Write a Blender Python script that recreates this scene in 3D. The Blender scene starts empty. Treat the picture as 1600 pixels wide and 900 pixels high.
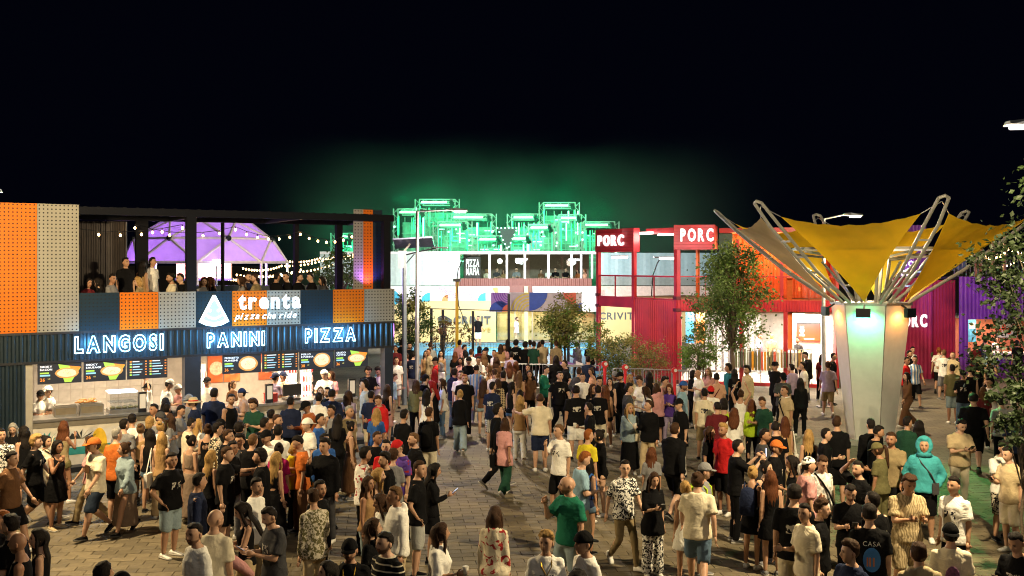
import bpy, math, random, colorsys
from mathutils import Vector, Matrix, noise, Euler
random.seed(7)
R = math.radians
scene = bpy.context.scene
C = scene.collection
# ---------------------------------------------------------------- camera, world, sun, exposure
F, HZ, CH = 1555.0, 412.0, 4.9           # focal length in photo pixels, horizon row, eye height
cam_d = bpy.data.cameras.new('camera'); cam = bpy.data.objects.new('camera', cam_d); C.objects.link(cam)
cam.location = (0, 0, CH); cam.rotation_euler = (R(90), 0, 0)
cam_d.sensor_width = 36; cam_d.lens = F/1600*36; cam_d.shift_y = -(450-HZ)/1600
cam_d.clip_end = 3000; cam_d.clip_start = .1
scene.camera = cam
w = bpy.data.worlds.new('World'); scene.world = w; w.use_nodes = True
nt = w.node_tree; bg = nt.nodes['Background']
sky = nt.nodes.new('ShaderNodeTexSky'); sky.sky_type = 'NISHITA'; sky.sun_disc = False
sky.sun_elevation = R(-9); sky.sun_rotation = R(200)
ad = nt.nodes.new('ShaderNodeMix'); ad.data_type = 'RGBA'; ad.blend_type = 'ADD'; ad.inputs['Factor'].default_value = 1; ad.inputs['B'].default_value = (.006, .008, .028, 1)
nt.links.new(sky.outputs[0], ad.inputs['A']); nt.links.new(ad.outputs['Result'], bg.inputs[0]); bg.inputs[1].default_value = .10
sd = bpy.data.lights.new('night_fill', 'SUN'); so = bpy.data.objects.new('night_fill', sd); C.objects.link(so)
sd.energy = .32; sd.angle = R(6); sd.color = (1, .86, .68); so.rotation_euler = (R(50), 0, R(28))  # added warm fill that brightens the night crowd, no real source behind it
scene.view_settings.view_transform = 'Standard'; scene.view_settings.look = 'None'
scene.view_settings.exposure = 0; scene.view_settings.gamma = 1
cy = scene.cycles; cy.use_denoising = True; cy.max_bounces = 5; cy.diffuse_bounces = 2; cy.glossy_bounces = 2
cy.transmission_bounces = 4; cy.transparent_max_bounces = 10; cy.volume_bounces = 0; cy.sample_clamp_indirect = 4
cy.caustics_reflective = False; cy.caustics_refractive = False; cy.use_light_tree = True
cy.filter_width = 1.1; cy.volume_step_rate = 4; cy.volume_max_steps = 64
try: cy.denoiser = 'OPENIMAGEDENOISE'; cy.denoising_input_passes = 'RGB_ALBEDO_NORMAL'
except Exception: pass

# ---------------------------------------------------------------- helpers
def at(px, py, d): return Vector(((px-800)/F*d, d, CH-(py-HZ)/F*d))
def WX(px, d): return (px-800)/F*d
def ZZ(py, d): return CH-(py-HZ)/F*d
def tag(o, label=None, cat=None, group=None, kind=None):
    if label: o['label'] = label
    if cat: o['category'] = cat
    if group: o['group'] = group
    if kind: o['kind'] = kind
    return o
def thing(name, label, cat, loc=(0,0,0), rz=0, group=None):
    o = bpy.data.objects.new(name, None); C.objects.link(o); o.empty_display_size = .2
    o.location = loc; o.rotation_euler = (0, 0, rz)
    return tag(o, label, cat, group)
class MB:
    def __init__(s): s.v = []; s.f = []; s.mi = []
    def add(s, vs, fs, m=0):
        b = len(s.v); s.v += [tuple(p) for p in vs]; s.f += [tuple(i+b for i in f) for f in fs]; s.mi += [m]*len(fs); return s
    def box(s, x0, x1, y0, y1, z0, z1, m=0):
        v = [(x0,y0,z0),(x1,y0,z0),(x1,y1,z0),(x0,y1,z0),(x0,y0,z1),(x1,y0,z1),(x1,y1,z1),(x0,y1,z1)]
        return s.add(v, [(3,2,1,0),(4,5,6,7),(0,1,5,4),(1,2,6,5),(2,3,7,6),(3,0,4,7)], m)
    def bar(s, a, b, w, h=None, m=0, up=(0,0,1)):
        a = Vector(a); b = Vector(b); h = h or w; d = (b-a).normalized(); u = Vector(up)
        if abs(d.dot(u)) > .95: u = Vector((0,1,0))
        x = d.cross(u).normalized()*w/2; y = x.cross(d).normalized()*h/2
        v = [a-x-y, a+x-y, a+x+y, a-x+y, b-x-y, b+x-y, b+x+y, b-x+y]
        return s.add(v, [(3,2,1,0),(4,5,6,7),(0,1,5,4),(1,2,6,5),(2,3,7,6),(3,0,4,7)], m)
    def loft(s, rings, m=0, cap=True):
        n = len(rings[0]); vs = [p for r in rings for p in r]; fs = []
        for i in range(len(rings)-1):
            for j in range(n):
                k = (j+1) % n; fs.append((i*n+j, i*n+k, (i+1)*n+k, (i+1)*n+j))
        if cap: fs.append(tuple(range(n-1, -1, -1))); fs.append(tuple((len(rings)-1)*n+j for j in range(n)))
        return s.add(vs, fs, m)
    def tube(s, pts, rad, n=8, m=0, cap=True):
        pts = [Vector(p) for p in pts]; rings = []
        if not hasattr(rad, '__len__'): rad = [rad]*len(pts)
        ref = None
        for i, p in enumerate(pts):
            d = (pts[min(i+1, len(pts)-1)]-pts[max(i-1, 0)]).normalized()
            if ref is None: ref = Vector((0,0,1)) if abs(d.z) < .9 else Vector((1,0,0))
            x = d.cross(ref)
            if x.length < 1e-4: x = d.cross(Vector((0,1,0)))
            x.normalize(); y = d.cross(x).normalized()
            ref = x.cross(d)
            rings.append([p+x*math.cos(t)*rad[i]+y*math.sin(t)*rad[i] for t in [2*math.pi*k/n for k in range(n)]])
        return s.loft(rings, m, cap)
    def seg(s, a, b, r0, r1, n=10, m=0):
        a = Vector(a); b = Vector(b); d = (b-a).normalized()
        return s.tube([a-d*r0*.9, a-d*r0*.6, a, a.lerp(b,.5), b, b+d*r1*.6, b+d*r1*.9], [r0*.35, r0*.8, r0, (r0+r1)/2, r1, r1*.8, r1*.35], n, m)
    def ball(s, c, r, nu=10, nv=7, m=0):
        c = Vector(c); r = r if hasattr(r, '__len__') else (r, r, r); rings = []
        for i in range(nv):
            t = math.pi*(i+.5)/nv
            rings.append([(c.x+r[0]*math.sin(t)*math.cos(a), c.y+r[1]*math.sin(t)*math.sin(a), c.z-r[2]*math.cos(t)) for a in [2*math.pi*k/nu for k in range(nu)]])
        return s.loft(rings, m)
    def corr(s, a, b, z0, z1, pitch=.16, dep=.035, m=0, nrm=None):
        """corrugated sheet between ground points a and b; a closed thin panel"""
        a = Vector((a[0], a[1], 0)); b = Vector((b[0], b[1], 0)); L = (b-a).length; u = (b-a)/L
        nrm = Vector((u.y, -u.x, 0)); k = max(1, round(L/pitch)); p = L/k; pr = []
        for i in range(k):
            pr += [(i*p, 0), (i*p+.3*p, 0), (i*p+.5*p, dep), (i*p+.8*p, dep)]
        pr.append((L, 0)); n = len(pr); vs = []
        for z in (z0, z1):
            for t, o in pr: vs.append(a+u*t+nrm*o+Vector((0,0,z)))
        for z in (z0, z1): vs += [a-nrm*.03+Vector((0,0,z)), b-nrm*.03+Vector((0,0,z))]
        fs = [(i, i+1, n+i+1, n+i) for i in range(n-1)]
        fs += [(2*n+1, 2*n, 2*n+2, 2*n+3), (2*n, 0, n, 2*n+2), (n-1, 2*n+1, 2*n+3, 2*n-1)]
        return s.add(vs, fs, m)
    def mesh(s, name='m', smooth=False):
        me = bpy.data.meshes.new(name); me.from_pydata(s.v, [], s.f)
        if any(s.mi): me.polygons.foreach_set('material_index', s.mi)
        if smooth: me.polygons.foreach_set('use_smooth', [True]*len(me.polygons))
        me.update(); return me
    def build(s, name, mat, parent=None, smooth=False, **kw):
        me = s.mesh(name, smooth)
        for m in (mat if isinstance(mat, (list, tuple)) else [mat]): me.materials.append(m)
        o = bpy.data.objects.new(name, me); C.objects.link(o)
        if parent is not None: o.parent = parent
        return tag(o, **kw) if kw else o
def inst(o, name, parent, loc=(0,0,0), rz=0):
    c = bpy.data.objects.new(name, o.data); C.objects.link(c); c.parent = parent; c.location = loc; c.rotation_euler = (0,0,rz); return c
_M = {}
def mat(name, col, rough=.6, metal=0, var=.12, scale=6, bump=.0, bscale=40, spec=.5, alpha=1, trans=0, stretch=(1,1,1)):
    if name in _M: return _M[name]
    m = bpy.data.materials.new(name); m.use_nodes = True; t = m.node_tree; b = t.nodes['Principled BSDF']
    b.inputs['Roughness'].default_value = rough; b.inputs['Metallic'].default_value = metal
    b.inputs['Specular IOR Level'].default_value = spec; b.inputs['Alpha'].default_value = alpha
    b.inputs['Transmission Weight'].default_value = trans
    tc = t.nodes.new('ShaderNodeTexCoord'); mp = t.nodes.new('ShaderNodeMapping'); mp.inputs['Scale'].default_value = stretch
    t.links.new(tc.outputs['Object'], mp.inputs[0])
    n = t.nodes.new('ShaderNodeTexNoise'); n.inputs['Scale'].default_value = scale; n.inputs['Detail'].default_value = 4
    t.links.new(mp.outputs[0], n.inputs['Vector'])
    r = t.nodes.new('ShaderNodeValToRGB'); e = r.color_ramp.elements
    e[0].position = .3; e[1].position = .72
    e[0].color = tuple(max(0, c*(1-var)) for c in col)+(1,); e[1].color = tuple(min(1, c*(1+var)) for c in col)+(1,)
    t.links.new(n.outputs['Fac'], r.inputs[0]); t.links.new(r.outputs[0], b.inputs['Base Color'])
    if bump:
        n2 = t.nodes.new('ShaderNodeTexNoise'); n2.inputs['Scale'].default_value = bscale; t.links.new(mp.outputs[0], n2.inputs['Vector'])
        bp = t.nodes.new('ShaderNodeBump'); bp.inputs['Strength'].default_value = bump; bp.inputs['Distance'].default_value = .02
        t.links.new(n2.outputs['Fac'], bp.inputs['Height']); t.links.new(bp.outputs[0], b.inputs['Normal'])
    _M[name] = m; return m
def emis(name, col, s, base=None):
    if name in _M: return _M[name]
    m = bpy.data.materials.new(name); m.use_nodes = True; b = m.node_tree.nodes['Principled BSDF']
    b.inputs['Base Color'].default_value = tuple(base or col)+(1,); b.inputs['Emission Color'].default_value = tuple(col)+(1,)
    b.inputs['Emission Strength'].default_value = s; _M[name] = m; return m
def glass(name, tint=(.9,.95,.95), alpha=.12, rough=.03):
    """thin pane: mostly see-through with a sharp sheen"""
    if name in _M: return _M[name]
    m = bpy.data.materials.new(name); m.use_nodes = True; t = m.node_tree; t.nodes.remove(t.nodes['Principled BSDF'])
    o = t.nodes['Material Output']; tr = t.nodes.new('ShaderNodeBsdfTransparent'); tr.inputs[0].default_value = tuple(tint)+(1,)
    gl = t.nodes.new('ShaderNodeBsdfGlossy'); gl.inputs['Roughness'].default_value = rough
    mx = t.nodes.new('ShaderNodeMixShader'); mx.inputs[0].default_value = alpha
    t.links.new(tr.outputs[0], mx.inputs[1]); t.links.new(gl.outputs[0], mx.inputs[2]); t.links.new(mx.outputs[0], o.inputs[0])
    _M[name] = m; return m
def sheet(name, col, trans=.5, rough=.7, var=.08, scale=3):
    """thin translucent cloth or leaf"""
    if name in _M: return _M[name]
    m = mat(name, col, rough, var=var, scale=scale); t = m.node_tree; b = t.nodes['Principled BSDF']; o = t.nodes['Material Output']
    tl = t.nodes.new('ShaderNodeBsdfTranslucent'); mx = t.nodes.new('ShaderNodeMixShader'); mx.inputs[0].default_value = trans
    src = b.inputs['Base Color'].links[0].from_socket; t.links.new(src, tl.inputs[0])
    t.links.new(b.outputs[0], mx.inputs[1]); t.links.new(tl.outputs[0], mx.inputs[2]); t.links.new(mx.outputs[0], o.inputs[0]); return m
def perforated(name, col, pitch=.0885, rad=.017):
    """panel paint with a square grid of punched holes (object X along the panel, Z up)"""
    if name in _M: return _M[name]
    m = mat(name, col, .55, var=.06, scale=2, spec=.15); t = m.node_tree; b = t.nodes['Principled BSDF']
    tc = t.nodes.new('ShaderNodeTexCoord'); sx = t.nodes.new('ShaderNodeSeparateXYZ'); t.links.new(tc.outputs['Object'], sx.inputs[0])
    def M(op, a, c=None):
        n = t.nodes.new('ShaderNodeMath'); n.operation = op
        for i, q in enumerate((a, c)):
            if q is None: continue
            if isinstance(q, (int, float)): n.inputs[i].default_value = q
            else: t.links.new(q, n.inputs[i])
        return n.outputs[0]
    def cell(o): return M('SUBTRACT', M('FRACT', M('DIVIDE', o, pitch)), .5)
    a, c = cell(sx.outputs['X']), cell(sx.outputs['Z'])
    d = M('SQRT', M('ADD', M('MULTIPLY', a, a), M('MULTIPLY', c, c)))
    hole = M('LESS_THAN', d, rad/pitch)
    mx = t.nodes.new('ShaderNodeMix'); mx.data_type = 'RGBA'; t.links.new(hole, mx.inputs['Factor'])
    src = b.inputs['Base Color'].links[0].from_socket
    t.links.new(src, mx.inputs['A']); mx.inputs['B'].default_value = (.012,.011,.01,1); t.links.new(mx.outputs['Result'], b.inputs['Base Color'])
    bp = t.nodes.new('ShaderNodeBump'); bp.invert = True; bp.inputs['Strength'].default_value = .6; bp.inputs['Distance'].default_value = .01
    t.links.new(hole, bp.inputs['Height']); t.links.new(bp.outputs[0], b.inputs['Normal']); return m
def light(name, kind, loc, energy, col=(1,1,1), size=.3, parent=None, target=None, angle=90, blend=.4, sy=None):
    d = bpy.data.lights.new(name, kind); d.energy = energy; d.color = col
    if kind == 'AREA':
        d.size = size
        if sy: d.shape = 'RECTANGLE'; d.size_y = sy
    else: d.shadow_soft_size = size
    if kind == 'SPOT': d.spot_size = R(angle); d.spot_blend = blend
    o = bpy.data.objects.new(name, d); C.objects.link(o); o.location = loc
    if target is not None: o.rotation_euler = (Vector(target)-Vector(loc)).to_track_quat('-Z', 'Y').to_euler()
    if parent is not None: o.parent = parent
    return o
_G = {}
def glyph(ch, outline=0, bold=0, depth=.02, shear=0):
    """mesh of one letter, 1 unit high text, in the XZ plane facing -Y"""
    k = (ch, outline, bold, depth, shear)
    if k in _G: return _G[k]
    cu = bpy.data.curves.new('glyph', 'FONT'); cu.body = ch; cu.size = 1; cu.offset = bold; cu.shear = shear; cu.resolution_u = 3
    if outline: cu.fill_mode = 'NONE'; cu.bevel_depth = outline; cu.bevel_resolution = 1
    else: cu.extrude = depth
    ob = bpy.data.objects.new('glyph', cu); C.objects.link(ob); dg = bpy.context.evaluated_depsgraph_get()
    me = bpy.data.meshes.new_from_object(ob.evaluated_get(dg)); bpy.data.objects.remove(ob); bpy.data.curves.remove(cu)
    me.transform(Matrix.Rotation(R(90), 4, 'X'))
    xs = [v.co.x for v in me.vertices] or [0, .3]; me.name = 'letter'
    _G[k] = (me, min(xs), max(xs)); return _G[k]
def word(parent, text, x, y, z, h, m, gap=.12, outline=0, bold=0, depth=.02, shear=0, wid=None, name='letter', sx=1):
    """letters of a word as children of parent, baseline start (x,y,z), cap height about h"""
    sc = h/.72; items = []; cx = 0
    for ch in text:
        if ch == ' ': cx += .3; continue
        me, a, b = glyph(ch, outline, bold, depth, shear)
        items.append((me, cx-a)); cx += (b-a)+gap
    tot = cx-gap; fx = sc*sx if wid is None else wid/tot
    for me, ox in items:
        me2 = me.copy(); me2.materials.clear(); me2.materials.append(m)
        o = bpy.data.objects.new(name, me2); C.objects.link(o); o.parent = parent; o.scale = (fx, sc, sc); o.location = (x+ox*fx, y, z)
    return tot*fx
STEEL = mat('galvanised steel', (.35,.36,.38), .4, .7)
DARK = mat('dark painted steel', (.010,.012,.018), .42, .2)
WHITE = mat('white paint', (.75,.75,.73), .5)
RED = mat('red container paint', (.42,.022,.035), .4, 0, .3, 1.1, .12, 5)
# ---------------------------------------------------------------- ground
def brick_mat():
    m = mat('grey paving', (.21,.185,.15), .75, bump=.25, bscale=60); t = m.node_tree; b = t.nodes['Principled BSDF']
    tc = t.nodes.new('ShaderNodeTexCoord'); br = t.nodes.new('ShaderNodeTexBrick'); t.links.new(tc.outputs['Object'], br.inputs[0])
    br.inputs['Scale'].default_value = 1; br.inputs['Brick Width'].default_value = .4; br.inputs['Row Height'].default_value = .22; br.inputs['Mortar Size'].default_value = .011
    br.inputs['Color1'].default_value = (.16,.138,.098,1); br.inputs['Color2'].default_value = (.215,.19,.14,1); br.inputs['Mortar'].default_value = (.09,.078,.056,1)
    n = t.nodes.new('ShaderNodeTexNoise'); n.inputs['Scale'].default_value = .5; n.inputs['Detail'].default_value = 5; t.links.new(tc.outputs['Object'], n.inputs['Vector'])
    mr = t.nodes.new('ShaderNodeMapRange'); mr.inputs[1].default_value = .3; mr.inputs[2].default_value = .7; mr.inputs[3].default_value = .55; mr.inputs[4].default_value = 1.15; t.links.new(n.outputs['Fac'], mr.inputs[0])
    mx = t.nodes.new('ShaderNodeMix'); mx.data_type = 'RGBA'; mx.blend_type = 'MULTIPLY'; mx.inputs['Factor'].default_value = 1
    t.links.new(br.outputs[0], mx.inputs['A']); t.links.new(mr.outputs[0], mx.inputs['B']); t.links.new(mx.outputs['Result'], b.inputs['Base Color'])
    return m
MB().add([(-1500,-200,-.02),(1500,-200,-.02),(1500,2500,-.02),(-1500,2500,-.02)], [(0,1,2,3)]).build('ground', mat('mortar and dust', (.062,.052,.036), .9, bump=.2), kind='structure')
pl = MB().add([(-60,24.2,-.003),(60,24.2,-.003),(60,75,-.003),(-60,75,-.003)], [(0,1,2,3)]).build('plaza', brick_mat(), kind='structure')
PV = []
for i in range(5):
    g = .76+.10*i
    PV.append(mat('paver %d' % i, (.150*g,.122*g,.076*g), .72, bump=.3, bscale=70, var=.16, scale=9))
PW, PL_ = .4, .22
spots = []
ang = R(7); ca, sa = math.cos(ang), math.sin(ang)
for j in range(-40, 130):
    for i in range(-60, 60):
        u = (i+(.5 if j % 2 else 0))*PW; v = j*PL_
        x, y = u*ca-v*sa, u*sa+v*ca
        if 12.6 < y < 24.3 and abs(x) < y*.55+.6: spots.append((x, y))
pm = {}
def paver_mesh(k):
    me = MB(); a, b = PW/2-.0045, PL_/2-.0045
    vs = [(-a,-b,-.02),(a,-b,-.02),(a,b,-.02),(-a,b,-.02),(-a,-b,-.004),(a,-b,-.004),(a,b,-.004),(-a,b,-.004),(-a+.008,-b+.008,0),(a-.008,-b+.008,0),(a-.008,b-.008,0),(-a+.008,b-.008,0)]
    me.add(vs, [(0,1,5,4),(1,2,6,5),(2,3,7,6),(3,0,4,7),(4,5,9,8),(5,6,10,9),(6,7,11,10),(7,4,8,11),(8,9,10,11)])
    return me
for k in range(5):
    pm[k] = paver_mesh(k).mesh('paver'); pm[k].materials.append(PV[k])
CLEAR = [(230,858),(1010,790),(770,800),(700,760),(1500,800),(120,860),(950,860),(820,740),(1450,860),(660,880)]
def clearness(p):
    px = 800+p[0]/p[1]*F; py = HZ+CH/p[1]*F
    if not (0 < px < 1600 and py < 905): return 1e6
    return min(math.hypot(px-a, (py-b)*1.4) for a, b in CLEAR)
spots.sort(key=clearness)
for x, y in spots[:300]:
    o = bpy.data.objects.new('paver', pm[random.randrange(5)]); C.objects.link(o); o.parent = pl
    o.location = (x, y, random.uniform(-.003,.002)); o.rotation_euler = (random.gauss(0,.004), random.gauss(0,.004), ang+random.gauss(0,.004))
rest = MB()
for x, y in spots[300:]:
    k = random.randrange(5); z = random.uniform(-.003,.002); b = paver_mesh(k)
    rest.add([(x+p[0]*ca-p[1]*sa, y+p[0]*sa+p[1]*ca, p[2]+z) for p in b.v], b.f, k)
rest.build('pavers', PV, pl, kind='stuff')
# ---------------------------------------------------------------- pizza kiosk (two stacked containers), local x along its front, y inwards
K0 = Vector((-11.73, 22.8, 0)); KA = math.atan2(5.0, 8.37)
kux, kuy = math.cos(KA), math.sin(KA)
def ks(px):
    t = (px-800)/F; return (t*K0.y-K0.x)/(kux-t*kuy)
def kz(px, py): return CH-(py-HZ)/F*(K0.y+ks(px)*kuy)
def kw(s, y, z=0): return Vector((K0.x+s*kux-y*kuy, K0.y+s*kuy+y*kux, z))     # local -> world
kio = thing('pizza_kiosk', 'two-storey black container kiosk with orange and grey perforated panels and neon signs', 'kiosk', K0, KA)
CORR = mat('blue-black corrugated steel', (.018,.032,.046), .33, .35, .2, 2)
FL = 3.3; S0, S1, KD = -1.6, 9.82, 3.3
# lower storey shell
MB().corr((S0,0), (ks(40),0), .0, 2.62).build('wall', CORR, kio)
MB().corr((S0,0), (S1,0), 2.62, FL-.04).build('fascia', CORR, kio)
MB().box(S0, S1, -.05, .06, 2.56, 2.62).box(S0, S1, -.05, .06, FL-.06, FL).build('trim_rail', DARK, kio)
MB().box(S0, S1, .07, KD, 2.64, 2.74).build('ceiling', mat('kiosk ceiling', (.55,.5,.43), .6), kio)
MB().box(S0, S1, .061, KD, FL-.1, FL-.02).build('upper_floor', DARK, kio)
MB().box(ks(40), S1, .08, KD, 0, .1).build('floor', mat('kiosk floor', (.12,.11,.1), .6), kio)
MB().box(ks(40), S1, -.28, .079, 0, .12).build('step', DARK, kio)
tile = mat('white wall tile', (.5,.47,.44), .25); tb = MB()
b0, b1 = ks(52), ks(288)
MB().box(b0-.1, 8.3, KD-.04, KD, .1, 2.64).build('back_wall', mat('grout', (.42,.38,.34), .7), kio)
tp = MB(); x = b0
tile_me = MB().box(0, .285, -.012, 0, 0, .285).mesh('tile'); tile_me.materials.append(tile)
i = 0
while x < ks(288)-.1:
    z = .95
    while z < 2.4:
        o = bpy.data.objects.new('tile', tile_me); C.objects.link(o); o.parent = kio; o.location = (x, KD-.04, z); z += .3
    x += .3
MB().box(ks(38), ks(51), 0, .3, .1, 2.56).build('door_jamb', mat('beige jamb', (.35,.32,.26), .5), kio)
MB().box(S0, S0+.05, .07, KD, 0, 2.64).build('end_wall', CORR, kio)
for a, b in ((288,313), (600,613)):
    MB().box(ks(a), ks(b), -.06, .25, 0, 2.56).build('pillar', mat('navy steel pillar', (.02,.03,.05), .35, .3), kio)
MB().box(ks(575), ks(580), KD-.2, KD, 0, 2.64).build('pillar', DARK, kio)
# counters with the painted front
mural = [(.62,.58,.5), (.03,.25,.24), (.75,.45,.02), (.02,.02,.02), (.5,.05,.08), (.45,.4,.32)]
mm = [mat('mural paint %d' % i, c, .5) for i, c in enumerate(mural)]
CT = 1.24
def counter(a, b, deco):
    MB().box(a, b, .12, .8, .1, CT-.06).build('counter_front', mm[0], kio)
    MB().box(a-.0, b, .06, .9, CT-.06, CT).build('counter_top', mat('stainless steel', (.55,.53,.5), .28, .9), kio)
    MB().box(a, b, .10, .118, CT-.2, CT-.06).build('counter_band', mat('brushed edge', (.3,.27,.22), .4, .6), kio)
    if deco:
        y = .114
        def poly(pts, m, name='painted_motif'):
            n = len(pts); mb = MB(); mb.add([(p[0], y, p[1]) for p in pts]+[(p[0], y+.01, p[1]) for p in pts], [tuple(range(n))]+[(i, n+i, n+(i+1) % n, (i+1) % n) for i in range(n)]); mb.build(name, m, kio)
        poly([(a+.05,.35),(b-.1,.35),(b-.1,.52),(a+1.6,.56),(a+.05,.48)], mm[1])
        for cx in (a+.35, a+1.05):
            for k in range(7):
                t = R(20+k*24); poly([(cx,.72),(cx+.32*math.cos(t)+.04,.74+.2*math.sin(t)),(cx+.30*math.cos(t)-.02,.66+.2*math.sin(t))], mm[1] if cx < a+.6 else mm[3])
        poly([(a+1.45+.26*math.cos(t)*(1.3 if math.sin(t) < 0 else .7), .55+.4*math.sin(t)) for t in [2*math.pi*k/16 for k in range(16)]], mm[2])
        poly([(a+2.3,.58),(a+2.75,.58),(a+2.52,.78)], mm[4]); poly([(a+2.6,.8),(a+3.1,.86),(a+3.0,.7)], mm[2])
        for k in range(6): poly([(a+1.9+.13*k,.86),(a+1.98+.13*k,.86),(a+1.98+.13*k,.90),(a+1.9+.13*k,.90)], mm[1])
counter(b0, ks(287), True); counter(ks(314), ks(560), False)
# neon words on the fascia
NEON = emis('white-blue neon', (.45,.80,1), 10); NB = (.12,.52,1)
def neon_word(text, pa, pb, za, zb, label):
    s0, s1 = ks(pa), ks(pb); t = thing('neon_sign', label, 'neon sign', kw(s0, -.09, za), KA, 'neon words over the counters')
    word(t, text, 0, 0, 0, zb-za, NEON, gap=.20, outline=.020, bold=.045, wid=s1-s0)
    n = 3
    for k in range(n): light('neon_glow', 'POINT', ((k+.5)/n*(s1-s0), -.26, (zb-za)/2), 34, NB, .12, t)
neon_word('LANGOSI', 116, 254, 2.80, 3.16, 'white outlined neon word LANGOSI on the black fascia')
neon_word('PANINI', 322, 412, 2.80, 3.14, 'white outlined neon word PANINI under the pizza-slice logo')
neon_word('PIZZA', 475, 554, 2.82, 3.16, 'white outlined neon word PIZZA at the right end of the fascia')
# menu screens
SCR = emis('menu screen black', (.006,.009,.015), 1.0, (.005,.006,.01))
def e(n, c, s=1.0): return emis('screen '+n, c, s, tuple(x*.3 for x in c))
CRU, CHE, GRN, ORG, WHI, CYA, YEL = e('crust', (.75,.33,.08)), e('cheese', (.95,.72,.42)), e('green', (.45,.75,.08)), e('orange', (1,.3,.03)), e('white', (1,1,1)), e('cyan', (.3,.62,.75)), e('yellow', (.9,.75,.2))
def menu(pa, pb, title, price, kind, label):
    s0, s1 = ks(pa)+.01, ks(pb)-.01; W = s1-s0; z0, z1 = 2.08, 2.56; H = z1-z0
    t = thing('menu_screen', label, 'menu screen', kw(s0, -.02, z0), KA, 'lit menu screens above the counters')
    MB().box(0, W, 0, .05, 0, H).build('screen', SCR, t)
    MB().bar((W*.2,.05,H),(W*.2,.05,H+.1),.03).bar((W*.8,.05,H),(W*.8,.05,H+.1),.03).build('bracket', DARK, t)
    y = -.004
    def flat(pts, m, dy=0, name='picture'):
        n = len(pts); MB().add([(p[0], y-dy, p[1]) for p in pts]+[(p[0], y-dy+.003, p[1]) for p in pts], [tuple(range(n))]+[(i, n+i, n+(i+1) % n, (i+1) % n) for i in range(n)]).build(name, m, t)
    if kind == 'list':
        rnd = random.Random(pa)
        for c, x0 in enumerate((.06*W, .55*W)):
            for r in range(6):
                z = H*(.86-.135*r); flat([(x0,z),(x0+.05*W,z),(x0+.05*W,z+.035),(x0,z+.035)], (ORG, YEL, GRN)[r % 3], 0, 'icon')
                l = rnd.uniform(.16,.27)*W; flat([(x0+.07*W,z+.006),(x0+.07*W+l,z+.006),(x0+.07*W+l,z+.026),(x0+.07*W,z+.026)], CYA if r % 2 else WHI, 0, 'text_line')
                flat([(x0+.38*W,z+.004),(x0+.42*W,z+.004),(x0+.42*W,z+.03),(x0+.38*W,z+.03)], ORG, 0, 'price')
        return
    for k, ln in enumerate(title): word(t, ln, .05*W, y, H*(.80-.14*k), .045, WHI, gap=.06, bold=.03, depth=.003, wid=min(.36, .055*len(ln))*W)
    flat([(.05*W,H*.5),(.25*W,H*.5),(.25*W,H*.57),(.05*W,H*.57)], GRN, 0, 'text_line'); flat([(.05*W,H*.38),(.28*W,H*.38),(.28*W,H*.46),(.05*W,H*.46)], CYA, 0, 'text_line')
    word(t, price, .05*W, y, H*.14, .075, ORG, gap=.08, bold=.02, depth=.003); word(t, 'LEI', .05*W+.17, y, H*.22, .03, YEL, depth=.003)
    cx, cz = .66*W, .5*H
    if kind in ('slice', 'sandwich'):
        flat([(cx-.2*W,H*.95),(cx+.32*W,H*.75),(cx+.1*W,.05*H),(cx-.05*W,.05*H)], GRN)
        flat([(cx+.05*W,H*.85),(cx+.32*W,H*.78),(cx+.2*W,H*.35)], ORG, .001)
    rx, rz = (.27*W, .26*H) if kind != 'round' else (.25*W, .4*H)
    def disc(rx, rz, m, dy, j=.04, nm='pizza'):
        flat([(cx+rx*math.cos(a)*(1+random.uniform(-j,j)), cz+rz*math.sin(a)*(1+random.uniform(-j,j))) for a in [2*math.pi*k/20 for k in range(20)]], m, dy, nm)
    disc(rx, rz, CRU, .002); disc(rx*.82, rz*.78, CHE, .004, .06, 'topping')
    for k in range(14):
        a, q = random.uniform(0, 6.28), random.uniform(0,.7); px_, pz_ = cx+rx*q*math.cos(a), cz+rz*q*math.sin(a)
        flat([(px_-.012,pz_-.008),(px_+.012,pz_-.006),(px_+.006,pz_+.01)], random.choice([CRU, GRN, ORG, YEL]), .006, 'topping')
menu(58,128,('SMOKY','BACON'),'26','slice','leftmost menu screen with a langos on a green wedge, price 26')
menu(130,197,('SMOKY','SAUSAGE'),'26','slice','second menu screen from the left, sausage langos, price 26')
menu(198,262,(),'','list','menu screen listing items left of the navy pillar')
menu(347,408,('PROSCIUTTO','FUNGHI'),'36','round','menu screen with a whole round pizza, right of the navy pillar, price 36')
menu(409,466,(),'','list','menu screen listing items under the word PANINI and PIZZA gap')
menu(467,521,('POLLO','E PANNA'),'38','round','menu screen with a pale pizza under the word PIZZA, price 38')
menu(522,575,('CRUDO','COTTO'),'36','sandwich','rightmost menu screen with a stuffed panino, price 36')
# logo: slice with a smile, and words
LOGO = emis('white lit logo', (.85,.95,1), 1.7)
s0, s1 = ks(309), ks(356); z0, z1 = kz(330,510), kz(330,460)
lg = thing('pizza_slice_sign', 'lit white pizza-slice logo with a smile on the kiosk parapet', 'sign', kw((s0+s1)/2, -.14, z0), KA)
W2, H2 = (s1-s0)/2, z1-z0
outer = [(-W2,.15*H2),(-.5*W2,.04*H2),(0,0),(.5*W2,.04*H2),(W2,.15*H2),(.08*W2,.98*H2),(-.08*W2,.98*H2)]
inner = [(x*.72, .13*H2+z*.70) for x, z in outer]; n = len(outer)
vs = [(x,0,z) for x, z in outer]+[(x,0,z) for x, z in inner]+[(x,.05,z) for x, z in outer]
MB().add(vs, [(i, (i+1) % n, n+(i+1) % n, n+i) for i in range(n)]+[(i, 2*n+i, 2*n+(i+1) % n, (i+1) % n) for i in range(n)]).build('rim', LOGO, lg)
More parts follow.
